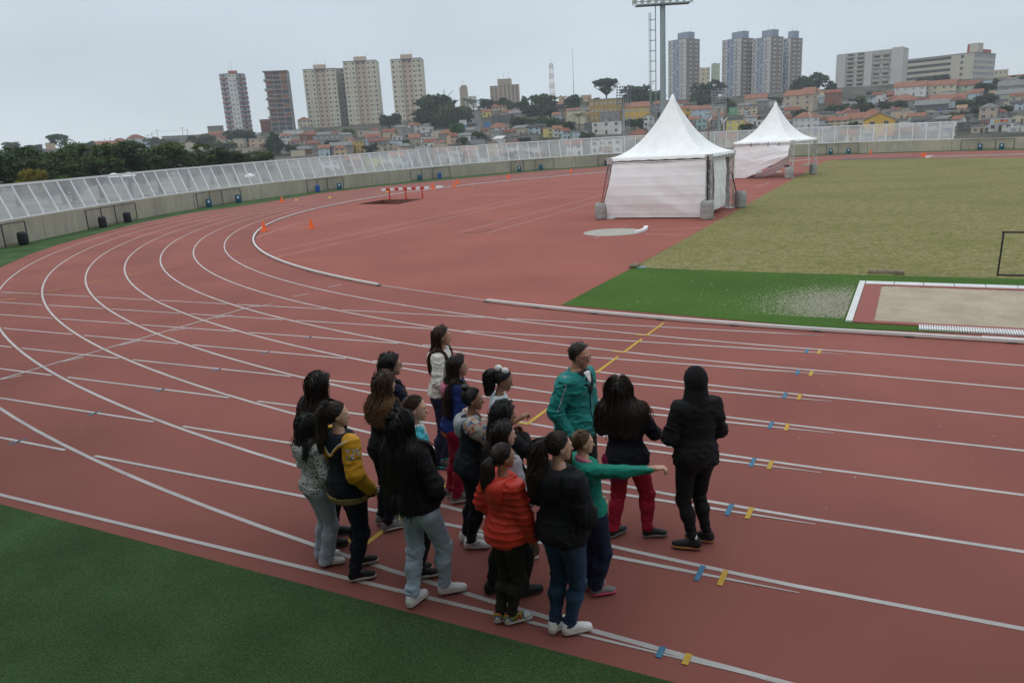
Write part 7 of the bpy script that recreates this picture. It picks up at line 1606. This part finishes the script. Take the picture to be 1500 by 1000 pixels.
# P5, P6 behind the girl with waist long hair
person('person with wavy brown hair fading to blond ends, in a black top and navy trousers', [(566,766),(575,776)], (563,544), 50, hphi=38, ftphi=(20,25), hair=dict(m='ombre', grad=1., st=[CAPS, LH(850, 1.17, thick=.035, wave=.012, wf=42)]), top=dict(m=CL['black'], hem=.51, o=.016), pants=dict(m=CL['dnavy'], o=.010), shoes=dict(m=M_shg, sole=M_solew), arms=dict(R='crossed', L='crossed'), seed=5)
def ex6(c, m_=None):
    mb = MB()
    for s in (-1, 1):
        pts = [c['frm']((s*.15+.085*math.cos(a), .425-.05*abs(math.cos(a))*(s*math.cos(a) > 0), .50+.062*math.sin(a))) for a in np.linspace(0, 6.2832, 13)]; mb.path([tuple(p) for p in pts], .0024, 4)
        mb.tube(c['frm']((s*.235, .385, .52)), c['frm']((s*.345, -.02, .50)), .0024, n=4)
    mb.tube(c['frm']((-.06, .43, .52)), c['frm']((.06, .43, .52)), .0024, n=4); mb.build('glasses', M_dark, c['me'])
person('person with black hair, glasses and a navy top, farthest left in the back row', [(580,741),(590,750)], (571,517), 30, hphi=20, skin='tan', hair=dict(m='black', st=[CAPS, LH(800, 1.22, thick=.035, wave=.005, wf=30)]), top=dict(m=CL['navy'], hem=.5, o=.02, hood=CL['navy']), pants=dict(m=CL['dnavy']), shoes=dict(m=M_shb, sole=M_soleb), arms=dict(R='crossed', L='crossed'), seed=6, extras=ex6)
# P7 turquoise jacket
def ex7(c):
    H = c['H']; o = c['of3'](.7*H)
    solid(c, lambda P: smax(smax(c['trs'](P)-.004, np.abs(P[:, 0]-o[0]+.01)-.030*H-.03*H*np.clip((P[:, 2]-.7*H)/(.12*H), 0, 1), .01), -P[:, 1]+o[1]+.01, .01)+.002*wob(P, 30, 3), o+np.array([-.2, -.05, .45*H]), o+np.array([.2, .25, .84*H]), .012, 'patterned_shirt', CL['leopard'], c['jk'])
    solid(c, lambda P: np.hypot(np.maximum(np.abs(np.hypot(P[:, 0]-o[0], P[:, 1]-o[1])-.043*H)-.006, 0), np.maximum(np.abs(P[:, 2]-.845*H)-.012*H, 0))-.006, o+np.array([-.15, -.15, .78*H]), o+np.array([.15, .15, .9*H]), .01, 'collar', CL['white'], c['jk'])
person('person with brown hair tied back by a pink band, in an open turquoise jacket', [(620,846),(611,837)], (606,578), 12, hphi=-4, skin='light', ftphi=(14,14), hair=dict(m='brown', grad=.8, st=[CAPS, ('pulled', dict(n=460, tie=(0, -.48, .60))), ('tail', dict(n=260, tie=(0, -.49, .58), ln=.30, r0=.035, dirb=(0,-.4,-.6), wave=.004))], acc=[('hair_tie', (0, -.5, .59), (.10, .08, .10), CL['pink'])]), top=dict(m=CL['turq'], hem=.44, o=.024, flare=.02, name='jacket', hood=(CL['turq'], .9)), pants=dict(m=CL['charcoal'], o=.012, oa=.014), shoes=dict(m=M_shb, sole=M_solew), arms=dict(R='jpocket', L='jpocket'), seed=7, extras=ex7)
# P8 white hoodie
def ex8(c):
    H = c['H']; o = c['of3'](.72*H); V, F = text_geo('GA', .095)
    out = np.array([0, 1., 0]); stick(c, [(x, y) for x, y, z in V], F, o+np.array([0, 0, .715*H]), (-1, 0, 0), (0, 0, 1), out, lambda P: c['trs'](P)+c['wrk'](P), CL['greybl'], 'chest_print', c['jk'], .003)
person('person in a white hoodie and navy jeans with long brown hair, back row', [(646,686),(660,673)], (646,477), -8, hphi=2, skin='tan', ftphi=(-14,6), hair=dict(m='brown', grad=.8, st=[CAPS, LH(750, 1.20, thick=.025, wave=.006, wf=28)]), top=dict(m=CL['offwhite'], hem=.53, o=.020, hood=(CL['white'], .8), wr=.007), pants=dict(m=CL['navyj'], o=.005), shoes=dict(m=M_shb, sole=M_tealacc, laces=M_tealacc, s=1.05), arms=dict(R='wide', L='pocket'), seed=8, extras=ex8)
# P9
def ex9(c):
    H = c['H']; solid(c, lambda P: smax(smax(c['trs'](P)+.002, .475*H-P[:, 2], .004), P[:, 2]-.525*H, .004), (-.3, -.3, .4*H), (.3, .3, .57*H), .012, 'shirt_hem', CL['orange'], c['jk'])
person('person with dark waist length hair, blue jacket with pink hood and red trousers', [(675,736),(667,727)], (670,520), 16, hphi=8, skin='tan', ftphi=(12,12), hair=dict(m='dark', st=[CAPS, LH(850, 1.02, thick=.028, wave=.003, wf=20)]), top=dict(m=CL['blue'], hem=.515, o=.022, hood=(CL['pink'], 1.), name='jacket'), pants=dict(m=CL['red'], o=.020, oa=.022), shoes=dict(m=M_shg, sole=M_solew, h=1.35), arms=dict(R='relaxed', L='relaxed'), seed=9, extras=ex9)
# P10 floral sleeves
person('person with hair in a bun, floral sleeves and dark vest, hand at the chin', [(697,803),(690,793)], (691,567), 8, hphi=0, skin='brown', ftphi=(2,6), hair=dict(m='black', st=[CAPS, ('pulled', dict(n=560, tie=(0, -.36, .96)))], bun=((0, -.34, 1.07), (.185, .175, .15))), top=dict(m=CL['charcoal'], hem=.505, o=.022, so=.018, sleeve_m=CL['floral'], hood=(CL['lining'], 1.05), name='vest'), pants=dict(m=CL['dnavy'], o=.013, oa=.014), shoes=dict(m=M_shw, sole=M_solew, laces=M_shw, stripe=M_soleb, s=1.08), arms=dict(R='chin', L='crossed'), seed=10)
# P11
person('person in a pale grey tee with a white bow in a curly black ponytail', [(733,757),(742,752)], (733,540), 5, hphi=-12, hpitch=-.22, skin='brown', hair=dict(m='black', st=[CAPS, ('pulled', dict(n=450, tie=(0, -.44, .86))), ('tail', dict(n=420, tie=(0, -.46, .86), ln=.27, r0=.075, wave=.014, wf=70))], acc=[('bow', (.06, -.34, 1.06), (.15, .20, .16), CL['white']), ('bow', (.12, -.02, 1.02), (.15, .20, .16), CL['white']), ('bow_knot', (.14, -.18, 1.04), (.08, .08, .08), CL['navy'])]), top=dict(m=CL['greybl'], hem=.5, o=.012, short=.75, name='tee'), pants=dict(m=CL['black']), shoes=dict(m=M_shw), arms=dict(R=('pix', 761, 613, -.05, (.6, -.4, -1), 'fist'), L='relaxed'), seed=11)
# P12 curly black hair, hand at the mouth
person('person with voluminous curly black hair in a black jacket, one hand held at the mouth', [(769,820),(757,811)], (739,590), 22, hphi=12, skin='brown', ftphi=(8,14), hair=dict(m='black', st=[CAPS, LH(1100, 1.17, thick=.055, wave=.014, wf=75, rad=.0038)]), top=dict(m=CL['black'], hem=.5, o=.024, name='jacket'), pants=dict(m=CL['charcoal'], o=.01), shoes=dict(m=M_shw, sole=M_solew, laces=M_shw), arms=dict(R='chin', L='crossed'), seed=12)
# P13
def ex13(c):
    V, F = text_geo('K', .10); H = c['H']; o = c['of3'](.75*H); f = lambda P: c['trs'](P)+c['wrk'](P)
    out = np.array([.62, -.78, 0]); stick(c, [(x, y) for x, y, z in V], F, o+np.array([.03*H, -.03*H, .765*H]), (.78, .62, 0), (0, 0, 1), out, f, CL['white'], 'letter_patch', c['jk'], .004)
person('person with long straight brown hair and a black college jacket with pale grey sleeves', [(774,871),(727,866)], (737,617), 28, hphi=18, skin='light', ftphi=(24,28), hair=dict(m='dark', st=[CAPS, LH(850, 1.05, thick=.026, wave=.004, wf=22)]), top=dict(m=CL['softblack'], hem=.49, o=.034, so=.026, sleeve_m=CL['grey'], name='varsity_jacket'), pants=dict(m=CL['black'], o=.012, oa=.014), shoes=dict(m=M_shb, sole=M_soleb, laces=M_soleb, s=1.06), arms=dict(R='pocket', L='pocket'), seed=13, extras=ex13)
# P4
person('person with black waist length hair, black sweater and light blue jeans', [(661,868),(610,883)], (586,602), 52, hphi=62, skin='light', ftphi=(16,58), hair=dict(m='black', st=[CAPS, LH(1150, .90, thick=.036, wave=.002, wf=16, sprd=.05, side=.0)]), top=dict(m=CL['softblack'], hem=.525, o=.030, flare=.012, name='sweater', wr=.008), pants=dict(m=CL['ljean'], o=.008, oa=.012, fold=.007), shoes=dict(m=M_shw, sole=M_solew, laces=M_shw), arms=dict(R='pocket', L='pocket'), seed=4)
# P14 red puffer
person('person in a bright red quilted puffer jacket and dark trousers, front centre', [(757,911),(741,908)], (736,648), 38, hphi=22, skin='tan', ftphi=(22,26), hair=dict(m='dark', st=[CAPS, ('pulled', dict(n=450, tie=(.02, -.47, .55))), ('tail', dict(n=380, tie=(.02, -.47, .58), ln=.22, r0=.06, dirb=(0,-.4,-.6), wave=.006, wf=30))]), top=dict(m=CL['redp'], hem=.475, o=.030, so=.024, puff=.0065, hood=(CL['redp'], 1.25), name='puffer_jacket', wr=.008), pants=dict(m=CL['olive'], o=.005), shoes=dict(m=M_rainbow, sole=M_solew, laces=M_shw, stripe=M_soleb, s=1.05), arms=dict(R=('pix', 783, 795, .06, (.4, -1, 0)), L='jpocket'), seed=14)
# P16 pointing girl
def ex16(c):
    pass
person('person in a green sweatshirt with outstretched arm pointing right, dark blond hair', [(882,871),(869,862)], (853,629), 22, hphi=6, skin='light', ftphi=(14,18), hair=dict(m='blond', st=[CAPS, ('pulled', dict(n=480, tie=(0, -.48, .62))), ('tail', dict(n=200, tie=(0, -.49, .6), dirb=(0,-.4,-.6), ln=.22, r0=.03))]), top=dict(m=CL['green'], hem=.46, o=.022, collar=CL['pink'], name='sweatshirt', wr=.006), pants=dict(m=CL['navyj'], o=.016, oa=.020), shoes=dict(m=M_shg, sole=M_pinkacc, laces=M_pinkacc), arms=dict(R=('pix', 957, 686, -.10, (.2, -.4, -1), 'point'), L='pocket'), seed=16, extras=ex16)
# P15
person('person with curly dark ponytail, black hoodie and blue jeans, front right of the group', [(843,927),(818,921)], (818,631), 42, hphi=14, skin='light', ftphi=(18,50), g=1.06, hair=dict(m='dark', st=[CAPS, ('pulled', dict(n=520, tie=(0, -.46, .86))), ('tail', dict(n=620, tie=(0, -.48, .86), ln=.46, r0=.075, wave=.012, wf=55))]), top=dict(m=CL['black'], hem=.50, o=.032, flare=.012, hood=(CL['black'], 1.15), wr=.010), pants=dict(m=CL['bjean'], o=.006, fold=.005), shoes=dict(m=M_shw, sole=M_solew, laces=M_shw), arms=dict(R='pocket', L='pocket'), seed=15)
# P17 man
def ex17(c):
    ex6(c); H = c['H']; o = c['of3'](.8*H)
    f0 = lambda P: c['trs'](P)-.010
    for nm, m__, wd, lift, zb in (('jacket_lining', CL['charcoal'], .046, .003, .715), ('undershirt', CL['white'], .030, .006, .765)):
        solid(c, lambda P: smax(smax(smax(f0(P)-lift, np.abs(P[:, 0]-o[0])-wd*H*np.clip((P[:, 2]-zb*H)/(.075*H), -1, 1), .006), o[1]+.01-P[:, 1], .01), P[:, 2]-.848*H, .006), o+np.array([-.2, -.02, .68*H]), o+np.array([.2, .3, .9*H]), .009, nm, m__, c['jk'])
    f = lambda P: c['trs'](P)+c['wrk'](P)
    def ring(r0, r1, n=14): return [(r*math.cos(6.2832*i/n), r*math.sin(6.2832*i/n)) for r in (r0, r1) for i in range(n)], [(i, (i+1) % n, n+(i+1) % n, n+i) for i in range(n)]
    V, F = ring(.003, .012); stick(c, V, F, o+np.array([-.055*H, .10, .760*H]), (-1, 0, 0), (0, 0, 1), (0, 1, 0), f, CL['white'], 'emblem', c['jk'])
    V, F = [(-.02, 0), (0, -.008), (.02, .006), (.02, .0), (0, -.016), (-.02, -.006)], [(0, 1, 4, 5), (1, 2, 3, 4)]
    stick(c, V, F, o+np.array([-.055*H, .10, .746*H]), (-1, 0, 0), (0, 0, 1), (0, 1, 0), f, CL['white'], 'emblem', c['jk']); stick(c, [(x*.8, y*.9) for x, y in V], F, o+np.array([.05*H, .10, .745*H]), (-1, 0, 0), (0, 0, 1), (0, 1, 0), f, CL['white'], 'emblem', c['jk'])
    P = np.array([[0, .1*H, z] for z in np.linspace(.80*H, .53*H, 26)])+o
    for _ in range(12): P[:, 1] -= (f(P.astype(np.float32))-.002)*.8
    mb = MB(); mb.path([tuple(p) for p in P], .006, 5); mb.build('zip', CL['charcoal'], c['jk'])
    P = np.array([[.09*H, .0, .80*H]]+[list(c['J']['sh', 1]*(1-t)+c['J']['el', 1]*t+np.array([.04, 0.05, .02])) for t in np.linspace(.1, 1, 12)]); ff = lambda Q: c['full'](Q)+c['wrk'](Q)
    for _ in range(10): P[:, 1] -= 0; d = ff(P.astype(np.float32)); P -= np.array([.8, .55, .2])*(d-.003)[:, None]*.8
    mb = MB(); mb.path([tuple(p) for p in P], .005, 5); mb.build('piping', CL['lining'], c['jk'])
person('man in a teal rain jacket and glasses with short dark hair, facing the group', [(836,743),(858,749)], (846,501), -38, hphi=-30, hpitch=-.16, skin='ruddy', male=True, g=1.22, hh=.232, hair=dict(m='dark', st=[('cap', dict(th=.05, zmin=.42, fr=.08)), ('long', dict(n=1100, zend=1.2, fr=.08, thick=.006, rad=.0038, K=3, zmin=.40, ds=.013, backf=1.2))]), top=dict(m=CL['teal'], hem=.47, o=.030, flare=.012, hood=(CL['teal'], .9), collar=CL['teal'], name='rain_jacket', wr=.010), pants=dict(m=CL['charcoal'], o=.016, oa=.018), shoes=dict(m=M_shb, sole=M_soleb), arms=dict(R='jpocket', L='jpocket'), seed=17, extras=ex17)
# P18
def ex18(c):
    H = c['H']; o = c['of3'](.5*H); cc = o+np.array([-.045*H, -.055*H, .455*H])
    solid(c, lambda P: smax(smin(ell(P, cc, (.085*H, .045*H, .075*H)), cap(P, cc+np.array([-.07*H, .02*H, .05*H]), cc+np.array([.06*H, -.0*H, .06*H]), .035*H), .03)+.010*wob(P, 26, 5, (1.6, 1.6, .5)), .375*H-P[:, 2], .02), cc-np.array([.22, .2, .25]), cc+np.array([.22, .2, .2]), .012, 'tied_sweater', CL['magenta'], c['me'])
    w = c['J']['wr', 1]; y = w-c['J']['el', 1]; y /= np.linalg.norm(y); p = w+y*.10; mb = MB(); mb.bar(p-np.array([0, .0, .02]), p+np.array([0, .06, .07]), .07, .012); mb.build('phone', M_dark, c['me'])
person('person with long dark hair seen from behind, dark jacket and bright red trousers', [(903,784),(957,786)], (899,552), 66, hphi=72, skin='light', ftphi=(38,2), hair=dict(m='dark', st=[CAPS, LH(1050, 1.12, thick=.04, wave=.006, wf=26, sprd=.22, spread=.0)]), top=dict(m=CL['dnavy'], hem=.49, o=.034, flare=.012, hood=(CL['dnavy'], .8), collar=CL['white'], name='jacket', wr=.008), pants=dict(m=CL['red'], o=.014, oa=.020, fold=.006), shoes=dict(m=M_shb, sole=M_shg, laces=M_soleb), arms=dict(R='phone', L='phone'), seed=18, extras=ex18)
# P19 hooded figure
def ex19(c):
    fr, hh = c['frm'], c['hh']; H = c['H']; inv = lambda P: ((P-fr((0, 0, 0))) @ c['Rh'])/hh; o = c['of3'](.85*H)
    def f(P):
        q = inv(P); d = smin(ell(q, (0, -.05, .60), (.45, .51, .50)), cap(q, (0, -.08, .42), (0, -.10, -.35), .39, .54), .15); d = smin(d, ell(q, (0, -.30, -.22), (.40, .26, .12)), .12); d = smin(d, cap(q, (0, -.18, 1.04), (0, -.52, .45), .05, .04), .16); d = smax(d, -(ell(q, (0, .55, .45), (.27, .40, .40))), .05); return d*hh+.006*(np.exp(-5*np.abs(wob(P, 16, 4, (1, 1, 1.6))))-.25)
    solid(c, f, fr((0, 0, .3))-.28, fr((0, 0, .5))+.28, .012, 'hood', CL['black'], c['jk'])
person('person all in black with the hood pulled up, standing apart at the right', [(1008,804),(1027,793)], (1019,537), 104, skin='light', ftphi=(165,160), hair=dict(m='dark', st=[CAPS]), top=dict(m=CL['black'], hem=.485, o=.030, flare=.006, wr=.008, name='hoodie'), pants=dict(m=CL['black'], o=.004, cut=.062), shoes=dict(m=M_shb, sole=M_gum, laces=M_soleb, sock=CL['white'], s=1.05), arms=dict(R='wide', L='wide'), seed=19, extras=ex19)
hz_ = MB(); hz_.box(-1100, 1100, -60, 1100, -70, 160); ho = hz_.build('haze', []) if False else None
hm = D.materials.new('haze'); hm.use_nodes = True; hn = hm.node_tree; hn.nodes.remove(hn.nodes['Principled BSDF'])
pv = nn(hn, 'ShaderNodeVolumePrincipled'); pv.inputs['Color'].default_value = (.86, .92, 1.0, 1); pv.inputs['Density'].default_value = HAZE; pv.inputs['Anisotropy'].default_value = .2
hn.links.new(pv.outputs[0], hn.nodes['Material Output'].inputs['Volume'])
ho = link_mesh('haze', hz_.v, hz_.f, hm); tag(ho, kind='stuff')
# ------------------------------------------------------------------ light: overcast afternoon
w = D.worlds.new('World'); SC.world = w; w.use_nodes = True
nt = w.node_tree; L = nt.links.new; bg = nt.nodes['Background']
SUN_EL, SUN_AZ = R_(48), R_(200)
sky = nn(nt, 'ShaderNodeTexSky'); sky.sky_type = 'NISHITA'; sky.sun_disc = False; sky.sun_elevation = SUN_EL; sky.sun_rotation = SUN_AZ; sky.air_density = 1.0; sky.dust_density = 3.0
sc_ = nn(nt, 'ShaderNodeVectorMath', operation='SCALE'); sc_.inputs['Scale'].default_value = .055; L(sky.outputs[0], sc_.inputs[0])
tc = nn(nt, 'ShaderNodeTexCoord'); sx = nn(nt, 'ShaderNodeSeparateXYZ'); L(tc.outputs['Generated'], sx.inputs[0])
# overcast deck: brighter towards the zenith, faint soft cloud structure
mp = nn(nt, 'ShaderNodeMapping'); mp.inputs['Scale'].default_value = (1, 1, 3.2); L(tc.outputs['Generated'], mp.inputs['Vector'])
cn = nn(nt, 'ShaderNodeTexNoise'); cn.inputs['Scale'].default_value = 2.2; cn.inputs['Detail'].default_value = 4; cn.inputs['Roughness'].default_value = .45; L(mp.outputs[0], cn.inputs['Vector'])
cr = nn(nt, 'ShaderNodeValToRGB'); L(sx.outputs[2], cr.inputs[0])
el = cr.color_ramp.elements
el[0].position = 0; el[0].color = (.80, .89, .955, 1); el[1].position = 1.; el[1].color = (1.42, 1.5, 1.55, 1)
for p, c in ((.10, (.755, .855, .935)), (.26, (.655, .775, .88)), (.45, (.88, .97, 1.03))):
    e = el.new(p); e.color = (*c, 1)
mr = nn(nt, 'ShaderNodeMapRange'); mr.inputs[1].default_value = .3; mr.inputs[2].default_value = .7; mr.inputs[3].default_value = .90; mr.inputs[4].default_value = 1.09; L(cn.outputs[0], mr.inputs[0])
cs = nn(nt, 'ShaderNodeVectorMath', operation='SCALE'); L(cr.outputs[0], cs.inputs[0]); L(mr.outputs[0], cs.inputs['Scale'])
mx = nn(nt, 'ShaderNodeMix', data_type='RGBA'); mx.inputs[0].default_value = .9; L(sc_.outputs[0], mx.inputs[6]); L(cs.outputs[0], mx.inputs[7])
L(mx.outputs[2], bg.inputs[0]); bg.inputs[1].default_value = 1.0
sl = D.lights.new('sun', 'SUN'); sl.energy = .6; sl.angle = R_(25); sl.color = (1, .96, .9)
so = D.objects.new('sun', sl); COL.objects.link(so)
dv = Vector((math.sin(SUN_AZ)*math.cos(SUN_EL), math.cos(SUN_AZ)*math.cos(SUN_EL), math.sin(SUN_EL)))
so.rotation_euler = dv.to_track_quat('Z', 'Y').to_euler(); so.location = (0, -40, 60)
SC.view_settings.view_transform = 'Standard'; SC.view_settings.look = 'None'; SC.view_settings.exposure = EXPO; SC.view_settings.gamma = 1
SC.cycles.use_denoising = True
SC.cycles.max_bounces = 6; SC.cycles.transparent_max_bounces = 12; SC.cycles.volume_bounces = 0
SC.cycles.volume_step_rate = 4
